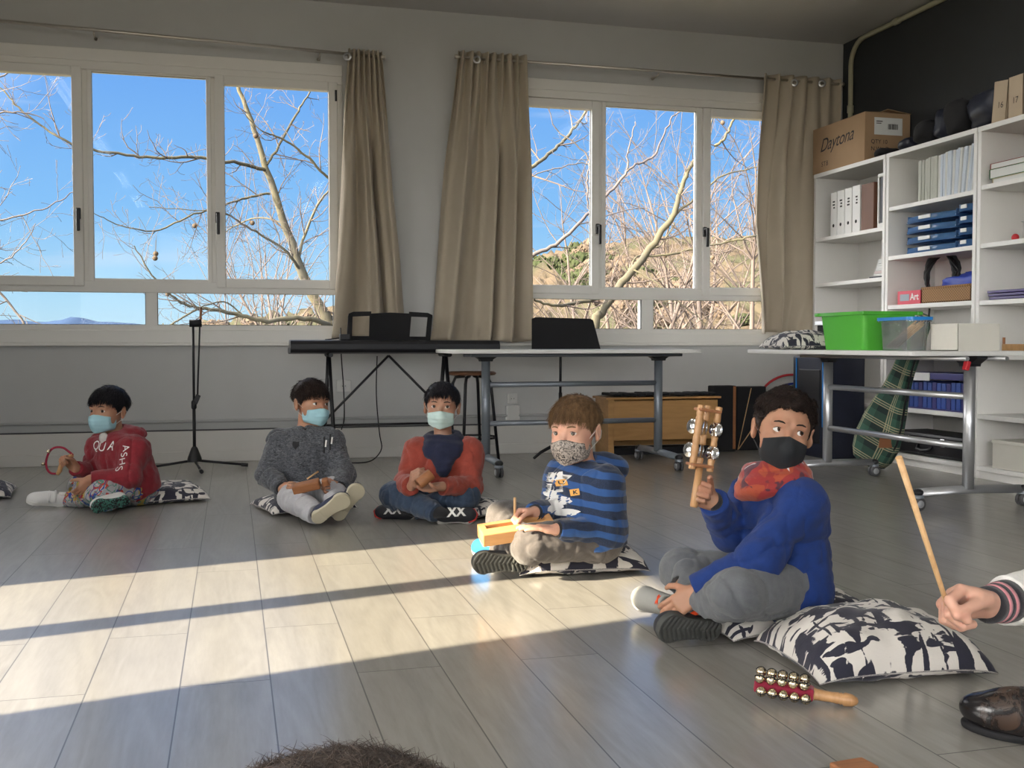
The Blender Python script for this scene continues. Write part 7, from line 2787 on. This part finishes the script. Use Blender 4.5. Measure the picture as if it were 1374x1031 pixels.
# ---- person in royal blue with the jingle stick
J = joints(pel=(1058, 786, 2.97), hipL=(1067, 792, 2.89), hipR=(1040, 786, 3.04), shL=(1071, 674, 2.87), shR=(1014, 662, 3.03),
           elL=(1018, 752, 2.76), wrL=(936, 795, 2.80), elR=(979, 713, 2.98), wrR=(957, 674, 2.84),
           knL=(986, 798, 2.68), anL=(922, 814, 2.92), knR=(917, 766, 3.04), anR=(946, 832, 2.84))
hands = dict(R=dict(fwd=vec(-.80, .42, -.35), palm=vec(.15, 0.25, -.95), curls=FIST, thumb=(.55, .75, .55), tc=(.35, .3), s=.78),
             L=dict(fwd=vec(-.80, -.55, .10), palm=vec(-.25, -.5, .8), curls=LOOSE, s=.78))
B5, A5, H5, top5, body5 = person('person sitting cross-legged, royal blue fleece and black face mask, holding up a jingle stick', J,
    dict(c=W(1051, 577, 2.95), fwd=vec(-.06, -.02, -1), up=vec(.19, 1, 0), s=1.0, gaze=vec(.50, .10, -1), style='curly', hair='hair_dark', mask='mask_black',
         hairkw=dict(thick=.011, length=.027, front=.062, count=7500, width=.0016, curlamp=.017), maskkw=dict(style='cloth', top=-.016, bottom=-.112, wide=.060, strap='cloth_black')),
    hands, dict(top='cloth_royal', top_name='fleece_sweater', pants='jog_grey'), 51, h=.0034, sleeve=.018, hem=-.085)
n0 = (A5['shL'] + A5['shR']) / 2 + np.array([0, 0, .01])
dw = vnorm(A5['wrR'] - A5['elR'])
MB().tube([tuple(A5['wrR'] - dw * .01), tuple(A5['wrR'] + dw * .012), tuple(A5['wrR'] + dw * .013)], [.0265, .0262, .022], 18).build('inner_cuff', 'cloth_black', top5, world=True)
ring_scarf(B5, H5.p(0, -.03, -.06), n0, A5['shL'] - A5['shR'], 'snood', 'neck_warmer', [(.024, .080, .032, .012), (.058, .070, .025, .014)], fwd=vec(-.4, 0, -1), seed=4, h=.0034)
o, P = shoe(B5, W(967, 846, 2.85), W(892, 844, 2.76), vec(.15, .14, .97), .205, ('shoe_black', 'sole_dark'), laces='lace_orange', ankle=A5['anR'], knee=A5['knR'])
m = MB()
m.tube([tuple(A5['anR'] + vec(-.045, .018, -.012)), tuple(A5['anR'] + vec(0, .036, -.022)), tuple(A5['anR'] + vec(.045, .012, -.01))], .010, 8)
m.build('orange_tongue', 'lace_orange', o, world=True)
o, P = shoe(B5, W(925, 826, 3.00), W(868, 806, 3.10), vec(-.35, .45, -.75), .19, ('shoe_grey', 'sole_white'), laces='lace_orange', ankle=A5['anL'], knee=A5['knL'])
# jingle stick in the raised hand
P_, D_, grip = fist_data(J, 'R', hands['R'])
ax = vnorm(W(951, 548, 2.84) - W(932, 678, 2.84))
base = W(931, 681, 2.79)
g0 = np.asarray(grip)
base = g0 - ax * ((g0 - base) @ ax)
tip_len = 137 / 1420 * 2.80
t = thing('jingle_stick', 'wooden jingle stick with steel discs held up by the person in royal blue', 'jingle stick', tuple(base))
sx_ = vnorm(vec(1, -.14, .25) - ax * (vec(1, -.14, .25) @ ax))
sy2 = vnorm(np.cross(ax, sx_))
hl = 0.100
MB().tube([tuple(base), tuple(base + ax * .004), tuple(base + ax * (hl + .01))], [.009, .0105, .0095], 14).build('handle', 'beech', t, world=True)
c0 = base + ax * (hl + .012)
c1 = base + ax * (tip_len - .012)
def plate(c, nm):
    q = MB().box((0, 0, 0), (.060, .050, .008))
    R3 = np.stack([sx_, sy2, ax], 1)
    MB().add([tuple(c + R3 @ np.array(v)) for v in q.v], q.f).build(nm, 'brownwood', t, bevel=.002, world=True)
plate(c0, 'cross_plate')
plate(c1, 'cross_plate')
span = float((c1 - c0) @ ax)
posts = [(-.022, -.004), (.006, .016), (.026, -.010)]
for i, (px, py) in enumerate(posts):
    q0 = c0 + sx_ * px + sy2 * py
    if i == 0:
        prof = []
        for k in range(41):
            zz = -.012 + (span + .024) * k / 40
            prof.append((.0098 - (.0018 if k % 6 == 3 else 0), zz))
        MB().lathe([(0, -.012)] + prof + [(0, span + .012)], tuple(q0), tuple(ax), 14).build('post', 'beech', t, world=True)
    else:
        m = MB()
        for a, b in ((-.014, span * .14), (span * .36, span * .56), (span * .80, span + .014)):
            m.lathe([(0, a), (.0085, a + .001), (.0095, a + .005), (.0082, (a + b) / 2), (.0095, b - .005), (.0085, b - .001), (0, b)], tuple(q0), tuple(ax), 14)
        m.cyl(tuple(q0), tuple(q0 + ax * span), .0018, n=6)
        m.build('post', 'beech', t, world=True)
for f in (.25, .68):
    for i, (px, py) in enumerate(posts[1:] + [(-.030, .010)]):
        q0 = c0 + ax * span * f + sx_ * px + sy2 * py
        for s in (-1, 1):
            dn = vnorm(sx_ * 1.0 + sy2 * (0.5 if i else -.4) + ax * .05 * s)
            MB().lathe([(0, .0015), (.006, .0035), (.009, .002), (.0185, .0005), (.020, -.0004), (.009, .001), (0, .0005)], tuple(q0 + dn * (.004 * s)), tuple(dn * s), 22).build('jingle', 'chrome', t, world=True)

# ---- person in the striped hoodie
J = joints(pel=(794, 714, 3.72), hipL=(801, 720, 3.64), hipR=(785, 715, 3.80), shL=(810, 652, 3.63), shR=(756, 640, 3.80),
           elL=(813, 716, 3.60), wrL=(748, 711, 3.50), elR=(742, 690, 3.74), wrR=(718, 688, 3.60),
           knL=(713, 730, 3.53), anL=(672, 741, 3.79), knR=(676, 697, 3.84), anR=(702, 751, 3.62))
hands = dict(R=dict(fwd=vec(-.92, .0, -.25), palm=vec(-.1, -.75, -.5), curls=[(.9, 1.2, .7)] * 4, thumb=(.4, .9, .5), s=.76),
             L=dict(fwd=vec(-.95, .12, -.1), palm=vec(0, -1, .1), curls=FLAT, thumb=(.7, .7, .1), s=.74))
B4, A4, H4, top4, body4 = person('person with light brown hair in a blue striped hoodie, speckled mask, sitting in the sunlight', J,
    dict(c=W(771, 577, 3.68), fwd=vec(-.50, -.13, -.86), up=vec(-.08, 1, -.1), s=1.06, gaze=vec(-.42, -.08, -1), style='fringe', hair='hair_brown', mask='mask_speckled', brow='hair_brown',
         hairkw=dict(thick=.007, length=.034, front=.053, count=7500, width=.0014), maskkw=dict(style='cloth', top=-.020, bottom=-.105)),
    hands, dict(top='stripes', top_name='hoodie', pants='jog_taupe'), 41, h=.0037, sleeve=.017, skinmat='skin_fair', cuff='cloth_black', hem=-.045,
    extra_top=[('e', W(822, 628, 3.74), np.array([.055, .050, .045]), None, .03), ('e', W(800, 618, 3.76), np.array([.06, .05, .028]), None, .03)])
shoe(B4, W(709, 757, 3.61), W(638, 756, 3.54), vec(.12, .16, .97), .20, ('shoe_black', 'sole_dark'), ankle=A4['anR'], knee=A4['knR'])
shoe(B4, W(678, 746, 3.80), W(643, 738, 3.93), vec(-.2, .75, -.5), .18, ('shoe_blue', 'sole_white'), ankle=A4['anL'], knee=A4['knL'])
# print on the chest: pale shapes and two orange squares
q = W(757, 662, 3.62)
xd, yd = vec(1, .12, .35), vec(.0, 1, .1)
def bl(n, r, seed, sx=1.0, sy_=1.0):
    rr = random.Random(seed)
    return [(r * sx * math.cos(a) * rr.uniform(.7, 1.2), r * sy_ * math.sin(a) * rr.uniform(.7, 1.2)) for a in [2 * PI * k / n for k in range(n)]]
for (u, v, r, sd, a, b) in ((756, 640, .024, 2, 1.1, .8), (748, 655, .015, 3, .7, 1.2), (752, 672, .026, 4, 1.1, .7), (745, 683, .022, 5, 1.5, .6), (759, 688, .020, 6, 1.4, .6), (750, 663, .014, 8, 1, 1)):
    patch(bl(13, r, sd, a, b), W(u, v, 3.62), xd, yd, 'white_ink', top4, 'chest_print', top4, .0025)
for (u, v, ch) in ((758, 648, 'U'), (767, 661, 'K')):
    patch([(-.011, -.011), (.012, -.010), (.011, .012), (-.012, .011)], W(u, v, 3.62), xd, yd, 'orange_ink', top4, 'chest_print', top4, .004)
    lettering(ch, .017, W(u, v, 3.62), xd, yd, 'ink', top4, 'chest_letter', onto=top4, lift=.0055, bold=.0006)
# slit drum on his lap and its beater
a, b = W(650, 718, 3.52), W(736, 705, 3.58)
ax = vnorm(b - a)
L = float(np.linalg.norm(b - a)) + .03
up_ = vnorm(vec(0.02, .93, -.38) - ax * (vec(0.02, .93, -.38) @ ax))
sd = np.cross(ax, up_)
c = (a + b) / 2
R3 = np.stack([ax, sd, up_], 1)
t = thing('wood_block', 'orange wooden slit block on the lap of the person in the striped hoodie', 'wood block', tuple(c))
def loc_box(mb, cc, size, taper=1.0):
    q = MB().box(cc, size, None, taper)
    mb.add([tuple(c + R3 @ np.array(v)) for v in q.v], q.f)
m = MB()
loc_box(m, (0, -.031, 0), (L, .016, .046))
loc_box(m, (0, .020, 0), (L, .040, .046))
loc_box(m, (-L / 2 + .012, -.012, 0), (.024, .026, .046))
loc_box(m, (L / 2 - .012, -.012, 0), (.024, .026, .046))
loc_box(m, (0, -.012, -.014), (L, .026, .016))
m.build('block', 'slatwood', t, bevel=.003, world=True)
P_, D_, grip = fist_data(J, 'R', hands['R'])
g0 = np.asarray(grip)
dirn = vnorm(vec(.0, 1, -.25))
tag(MB().tube([tuple(g0 - dirn * .045), tuple(g0 + dirn * .075)], [.0042, .0048], 10).build('beater', 'stickwood'), 'short wooden beater in the fist above the orange slit block', 'beater')

# ---- person in the rust sweater
J = joints(pel=(592, 661, 5.00), hipL=(608, 664, 4.98), hipR=(576, 664, 4.98), shL=(631, 607, 4.95), shR=(560, 607, 4.95),
           elL=(633, 654, 4.86), wrL=(594, 653, 4.72), elR=(542, 652, 4.88), wrR=(552, 653, 4.71),
           knL=(624, 665, 4.84), anL=(556, 686, 4.83), knR=(529, 665, 4.84), anR=(586, 688, 4.68))
hands = dict(R=dict(fwd=vec(.15, .75, -.55), palm=vec(.85, .15, .1), curls=[(.9, 1.0, .6)] * 4, thumb=(.5, .7, .5), s=.78),
             L=dict(fwd=vec(-.95, -.12, -.25), palm=vec(-.1, .85, -.35), curls=[(.25, .35, .3)] * 4, thumb=(.7, .6, .4), s=.78))
B3, A3, H3, top3, body3 = person('person in a rust red sweater and navy scarf, pale mask, sitting cross-legged facing forward', J,
    dict(c=W(593, 545, 4.93), fwd=vec(-.02, -.03, -1), up=vec(.03, 1, 0), s=1.0, gaze=vec(.05, .04, -1), style='fringe', hair='hair_black', mask='mask_pale',
         hairkw=dict(thick=.007, length=.030, front=.054, count=3600, width=.0018), maskkw=dict()),
    hands, dict(top='cloth_rust', pants='denim_dark'), 31, h=.0042, sleeve=.018, skinmat='skin_mid', hem=-.03)
n0 = (A3['shL'] + A3['shR']) / 2 + np.array([0, 0, .01])
ring_scarf(B3, H3.p(0, -.03, -.06), n0, A3['shL'] - A3['shR'], 'cloth_navy', 'scarf', [(.014, .080, .032, .010), (.048, .066, .026, .012)],
           drape=[((-.055, .075, .0), (0, .108, -.085), .030, .022), ((.055, .075, .0), (0, .108, -.085), .030, .022), ((0, .09, .0), (0, .108, -.100), .034, .022)], fwd=vec(0, 0, -1), seed=9, h=.0045)
m = MB().tube([tuple(W(593, 625, 4.83)), tuple(W(593, 640, 4.815))], .0025, 6)
m.build('placket', 'cloth_black', top3, world=True)
o, P = shoe(B3, W(584, 697, 4.72), W(626, 694, 4.73), vec(-.15, .55, -.75), .185, ('shoe_black', 'sole_white'), ankle=A3['anR'], knee=A3['knR'])
lettering('XX', .055, P(-.005, .11, .05), -vec(-1, -.05, 0), vec(0, 1, 0), 'white_ink', o, 'shoe_print', onto=o, lift=.002, bold=.002)
o2, P2 = shoe(B3, W(556, 696, 4.86), W(513, 690, 4.88), vec(.15, .6, -.75), .185, ('shoe_black', 'sole_white'), ankle=A3['anL'], knee=A3['knL'])
lettering('XX', .055, P2(.005, .11, .05), vec(1, .05, 0), vec(0, 1, 0), 'white_ink', o2, 'shoe_print', onto=o2, lift=.002, bold=.002)
for (oo, PP) in ((o, P), (o2, P2)):
    m = MB().tube([tuple(PP(a, b, .016)) for a, b in ((-.040, .165), (-.028, .200), (0, .213), (.028, .200), (.040, .165))], .006, 8)
    m.build('toe_band', 'sole_red', oo, world=True)
a, b = W(562, 645, 4.66), W(579, 638, 4.66)
t = MB().tube([tuple(W(561, 650, 4.64)), tuple(W(579, 636, 4.66))], [.026, .026], 20)
tag(t.build('claves_block', 'brownwood', bevel=.003), 'small round brown wood block between the hands of the person in rust red', 'wood block')

# ---- person in the dark grey sweatshirt
J = joints(pel=(412, 659, 5.07), hipL=(427, 663, 5.03), hipR=(398, 663, 5.03), shL=(443, 594, 5.02), shR=(377, 594, 5.02),
           elL=(461, 636, 4.97), wrL=(456, 654, 4.83), elR=(359, 636, 4.97), wrR=(378, 655, 4.84),
           knL=(446, 661, 4.86), anL=(455, 684, 4.70), knR=(392, 668, 4.82), anR=(424, 690, 4.63))
hands = dict(R=dict(fwd=vec(.92, -.05, -.3), palm=vec(-.1, .3, -.85), curls=[(.9, 1.2, .8)] * 4, thumb=(.5, .8, .4), s=.78),
             L=dict(fwd=vec(-.90, .15, -.3), palm=vec(.1, .3, -.85), curls=[(.9, 1.2, .8)] * 4, thumb=(.5, .8, .4), s=.78))
B2, A2, H2, top2, body2 = person('person in a dark grey marl sweatshirt looking aside, pale soles towards the viewer', J,
    dict(c=W(418, 541, 5.04), fwd=vec(.72, -.06, -.69), up=vec(.06, 1, 0), s=1.0, gaze=vec(.9, .02, -.45), style='fringe', hair='hair_dark', mask='mask_blue',
         hairkw=dict(thick=.009, length=.034, front=.048, count=4600, width=.0018), maskkw=dict()),
    hands, dict(top='marl', top_name='sweatshirt', pants='jog_pale'), 21, h=.0042, sleeve=.019, cuff='cloth_black', collar='cloth_black', hem=-.03)
patch([(-.016, .012), (.016, .012), (.016, -.006), (0, -.024), (-.016, -.006)], W(396, 597, 4.9), vec(1, 0, .1), vec(0, 1, 0), 'cloth_black', top2, 'shield_badge', top2, .003)
for (u, v) in ((434, 596), (442, 592)):
    patch([(-.004, -.045), (.004, -.045), (.005, .03), (-.003, .03)], W(u, v, 4.9), vec(1, 0, .1), vec(0, 1, 0), 'cloth_black', top2, 'chest_stripe', top2, .003)
    patch([(-.004, -.02), (.003, -.02), (.006, .012), (-.001, .012)], W(u + 2, v - 1, 4.9), vec(1, 0, .1), vec(0, 1, 0), 'white_ink', top2, 'chest_stripe', top2, .0042)
shoe(B2, W(420, 700, 4.58), W(467, 668, 4.55), vec(-.30, .35, .88), .195, ('shoe_navy', 'sole_cream'), tread=False, ankle=A2['anR'], knee=A2['knR'])
shoe(B2, W(450, 698, 4.68), W(484, 653, 4.66), vec(-.45, .20, .88), .195, ('shoe_navy', 'sole_cream'), tread=False, ankle=A2['anL'], knee=A2['knL'])
a, b = W(393, 657, 4.73), W(441, 646, 4.73)
ax = vnorm(b - a)
c = (a + b) / 2
up_ = vnorm(vec(0.1, .9, -.4) - ax * (vec(0.1, .9, -.4) @ ax))
R3 = np.stack([ax, np.cross(ax, up_), up_], 1)
L = float(np.linalg.norm(b - a))
t = thing('tone_block', 'brown wooden tone block held level by the person in dark grey', 'wood block', tuple(c))
m = MB()
loc_box(m, (-.02, 0, 0), (L - .04, .04, .042))
loc_box(m, (L / 2 - .015, 0, 0), (.03, .030, .034))
m.build('block', 'brownwood', t, bevel=.006, world=True)
m = MB()
loc_box(m, (-.03, -.0205, .004), (L * .5, .002, .006))
m.build('slot', 'black_matte', t, world=True)
tag(MB().tube([tuple(W(412, 643, 4.80)), tuple(W(427, 633, 4.84))], [.0035, .0045], 8).build('beater', 'stickwood'), 'thin pale beater across the lap of the person in dark grey', 'beater')

# ---- person in the red hoodie
J = joints(pel=(186, 651, 5.35), hipL=(188, 655, 5.27), hipR=(176, 651, 5.42), shL=(181, 603, 5.22), shR=(133, 601, 5.37),
           elL=(173, 641, 5.13), wrL=(122, 643, 5.06), elR=(122, 635, 5.30), wrR=(102, 629, 5.17),
           knL=(140, 662, 5.06), anL=(95, 672, 5.24), knR=(111, 651, 5.34), anR=(146, 676, 5.02))
hands = dict(R=dict(fwd=vec(-.55, .75, -.25), palm=vec(-.35, -.05, -.9), curls=[(1.0, 1.3, .8)] * 4, thumb=(.5, .8, .5), s=.80),
             L=dict(fwd=vec(-.60, -.78, .0), palm=vec(-.6, -.1, .7), curls=LOOSE, s=.78))
B1, A1, H1, top1, body1 = person('person in a red hoodie and scribble-print trousers, blue mask, sitting at the far side', J,
    dict(c=W(145, 551, 5.30), fwd=vec(-.34, -.03, -.94), up=vec(.0, 1, 0), s=1.06, gaze=vec(-.15, -.05, -1), style='fringe', hair='hair_black', mask='mask_blue',
         hairkw=dict(thick=.010, length=.032, front=.048, count=4600, width=.0018), maskkw=dict(top=-.014)),
    hands, dict(top='cloth_red', top_name='hoodie', pants='graffiti'), 13, h=.0044, sleeve=.019, hem=-.045,
    extra_top=[('e', W(176, 583, 5.34), np.array([.075, .055, .040]), None, .03), ('e', W(160, 577, 5.36), np.array([.05, .05, .03]), None, .03)])
xd, yd = vec(1, 0, -.3), vec(0, 1, 0)
lettering('QU', .062, W(128, 600, 5.2), vec(1, -.1, .0), yd, 'white_ink', top1, 'chest_letter', onto=top1, lift=.003, spacing=.9)
lettering('A', .066, W(147, 599, 5.18), vec(1, -.05, -.2), vec(.15, 1, 0), 'white_ink', top1, 'chest_letter', onto=top1, lift=.003)
for i, ch in enumerate('ASHS'):
    lettering(ch, .048, W(159 - i * 1.3, 603 + i * 9.0, 5.05), vec(.25, -1, 0), vec(1, .25, 0), 'white_ink', top1, 'sleeve_letter', onto=top1, lift=.003)
MB().ball(tuple(W(139, 588, 5.245)), .022, 12, (1, .5, 1.4)).build('undershirt', 'cloth_white', B1, world=True)
shoe(B1, W(92, 678, 5.25), W(43, 674, 5.17), vec(.0, .92, -.38), .195, ('shoe_white', 'sole_white'), strapsm='shoe_white', tread=False, ankle=A1['anL'], knee=A1['knL'], sock='cloth_white')
shoe(B1, W(174, 673, 5.02), W(141, 679, 4.93), vec(.2, .35, .9), .185, ('shoe_white', 'sole_teal'), ankle=A1['anR'], knee=A1['knR'], sock='cloth_white')
P_, D_, grip = fist_data(J, 'R', hands['R'])
g0 = np.asarray(grip)
Zr = float((g0 - Co) @ Fw)
t = thing('bell_ring', 'dark red bell ring with wooden handle, in the hand of the red hoodie wearer', 'bells', tuple(g0))
pts = [W(u, v, Zr) for u, v in ((76, 636), (68, 635), (63, 629), (62, 619), (66, 607), (73, 601), (84, 601), (92, 606), (98, 611))]
sp_ = smooth_path(pts, 5)
MB().tube([tuple(p) for p in sp_], .0055, 10).build('hoop', 'felt_red', t, world=True)
MB().tube([tuple(W(77, 637, Zr)), tuple(W(80, 632, Zr)), tuple(g0), tuple(W(98, 611, Zr))], [.009, .0115, .011, .009], 12).build('handle', 'beech', t, world=True)
for (u, v) in ((66, 606), (59, 623)):
    o = MB().ball(tuple(W(u - 1, v, Zr - .01)), .0095, 12).build('bell', 'brass', t, world=True)

# ---- adult at the right edge: hand with a stick, striped cuff, boot
hw = W(1326, 812, 1.76)
el = np.array([1.52, 1.40, .36])
J = dict(pel=np.array([2.02, 1.60, .13]), hipL=np.array([1.98, 1.50, .14]), hipR=np.array([2.02, 1.72, .14]), shR=np.array([1.83, 1.63, .58]), shL=np.array([1.90, 1.30, .60]),
         elR=np.array([1.62, 1.62, .36]), wrR=hw, elL=np.array([1.78, 1.18, .36]), wrL=np.array([1.66, 1.25, .22]),
         knR=np.array([1.78, 1.70, .46]), anR=np.array([1.62, 1.66, .13]), knL=np.array([1.70, 1.36, .20]), anL=np.array([1.90, 1.62, .09]))
hands = dict(R=dict(fwd=vec(-.93, .22, -.22), palm=vec(.0, -.75, -.6), curls=[(.70, 1.25, .75), (1.15, 1.4, .9), (1.25, 1.5, .9), (1.3, 1.5, .9)], thumb=(.12, .95, .55), tc=(.10, .12), s=.92, k=.0015, spread=.03),
             L=dict(fwd=(-.5, .3, -.8), palm=(-.2, .2, -1), curls=LOOSE, s=.9))
B6, A6, H6, top6, body6 = person('adult at the right frame edge, white jacket with pink-striped black cuff, hand holding a stick', J,
    dict(c=np.array([1.84, 1.45, .86]), fwd=(-.9, .45, -.1), up=(0, 0, 1), s=1.08, gaze=(-.9, .45, -.1), style='fringe', hair='hair_dark', mask='mask_blue',
         hairkw=dict(thick=.02, length=.08, front=.05, count=3000, width=.002)),
    hands, dict(top='cloth_white', top_name='jacket', pants='denim_dark'), 61, h=.0034, sleeve=.020, skinmat='skin_hand', torso_w=1.25, hem=-.05, cut=.056)
dirw = vnorm(A6['wrR'] - A6['elR'])
M['pink'] = fabric('rib_pink', (0.52, 0.20, 0.23, 1))
M['rib'] = fabric('rib_charcoal', (0.012, 0.011, 0.016, 1))
cf = [(.004, -.0115, 'rib'), (-.0115, -.0195, 'pink'), (-.0195, -.0275, 'rib'), (-.0275, -.0355, 'pink'), (-.0355, -.056, 'rib')]
for k, (s0, s1, mt) in enumerate(cf):
    a, b = A6['wrR'] + dirw * s0, A6['wrR'] + dirw * s1
    r = .0305 + .0012 * k
    m = MB().tube([tuple(a + dirw * .0005), tuple(a), tuple(b), tuple(b - dirw * .0005)], [r - .006, r, r + .0006, r - .004], 28)
    m.build('cuff_band', mt, top6, world=True)
# leather boot
def boot():
    hl_, to = np.array([1.625, 1.625, 0.0]), G(1290, 972)
    to[2] = 0
    y = vnorm(to - hl_)
    z = np.array([0, 0, 1.0])
    x = np.cross(y, z)
    R = np.stack([x, y, z], 1)
    P = lambda a, b, c: hl_ + R @ np.array([a, b, c])
    Ln = float(np.linalg.norm(to - hl_))
    up = [('e', P(0, Ln - .075, .042), np.array([.046, .078, .042]), R, 0), ('e', P(0, Ln * .52, .055), np.array([.040, .09, .055]), R, .03), ('e', P(0, .045, .045), np.array([.036, .045, .050]), R, .02),
          ('c', P(0, .045, .07), A6['anR'] * .35 + A6['knR'] * .65, .050, .066, .03), ('f', lambda p, d: d - .0015 * vnoise(p, 40, 3) - .002 * vnoise(p, 18, 8)),
          ('&', lambda p: (.014 - p[:, 2]).astype(F32), .003)]
    b = sdf_obj(up, .0032, 'boot', 'boot_leather', B6)
    so = [('e', P(0, Ln - .078, .010), np.array([.043, .078, .03]), R, 0), ('e', P(0, .05, .010), np.array([.034, .045, .03]), R, .0), ('e', P(0, Ln * .5, .014), np.array([.036, .10, .02]), R, .01),
          ('&', lambda p: np.abs(p[:, 2] - .008) - .008, .002)]
    sdf_obj(so, .0032, 'sole', 'black_matte', b)
def leather():
    m = NM('boot_black_brown_leather')
    v = m.coord()
    s = m.n('ShaderNodeSeparateXYZ')
    m.l(v, s.inputs[0])
    f = m.rng(m.noise(v, 18, 5, 0.7, 1.0), 0.47, 0.62)
    near_toe = m.rng(s.outputs[0], -0.58, -0.46)      # the toe cap stays plain black
    k = m.math('MULTIPLY', f, near_toe)
    m.col(m.mix(k, (0.010, 0.009, 0.010, 1), (0.10, 0.055, 0.032, 1)))
    m.bump(m.noise(v, 60, 4), 0.15, 0.003)
    m.l(m.rng(k, 0, 1, 0.22, 0.5), m.b.inputs['Roughness'])
    return m.m
M['boot_leather'] = leather()
boot()
# thin stick in the adult hand
P_, D_, grip = fist_data(J, 'R', hands['R'])
g0 = W(1259, 776, 1.70)
tip = W(1206, 614, 1.62)
d = vnorm(tip - g0)
tag(MB().tube([tuple(g0 - d * .10), tuple(g0), tuple(tip)], [.0040, .0042, .0052], 12).build('drum_stick', 'stickwood'), 'long thin wooden stick held up in the hand of the adult at the frame edge', 'stick')

# ---- crown of a head close to the camera
hc = W(450, 1456, .40)
b0 = np.array([hc[0] - .01, hc[1] + .03])
def q3(dx, dy, z):
    return np.array([b0[0] + dx, b0[1] + dy, z])
J = dict(pel=q3(0, 0, .10), hipL=q3(-.06, 0, .10), hipR=q3(.06, 0, .10), shL=q3(-.11, -.01, .415), shR=q3(.11, -.01, .415), elL=q3(-.17, .06, .24), elR=q3(.17, .06, .24),
         wrL=q3(-.13, .19, .16), wrR=q3(.13, .19, .16), knL=q3(-.22, .20, .12), knR=q3(.22, .20, .12), anL=q3(.03, .30, .05), anR=q3(-.03, .25, .06))
hands = dict(R=dict(fwd=(-.2, 1, -.3), palm=(0, 0, -1), s=.76), L=dict(fwd=(.2, 1, -.3), palm=(0, 0, -1), s=.76))
B7, A7, H7, top7, body7 = person('soft brown crown of a head rising into view at the bottom edge', J,
    dict(c=hc, fwd=(.15, 1, -.05), up=(0, 0, 1), s=1.02, gaze=(.1, 1, 0), style='fur', hair='fur', mask='mask_blue',
         hairkw=dict(thick=.014, length=.014, front=.050, count=46000, width=.0005, curlamp=.004)),
    hands, dict(top='cloth_navy', pants='denim_dark'), 71, h=.0060, sleeve=.018, skinmat='skin_mid')
shoe(B7, J['anL'] + [-.03, -.03, -.045], J['anL'] + [.13, .06, -.045], (0, 0, 1), .2, ('shoe_black', 'sole_white'), h=.005)
shoe(B7, J['anR'] + [.03, -.03, -.045], J['anR'] + [-.13, .06, -.045], (0, 0, 1), .2, ('shoe_black', 'sole_white'), h=.005)
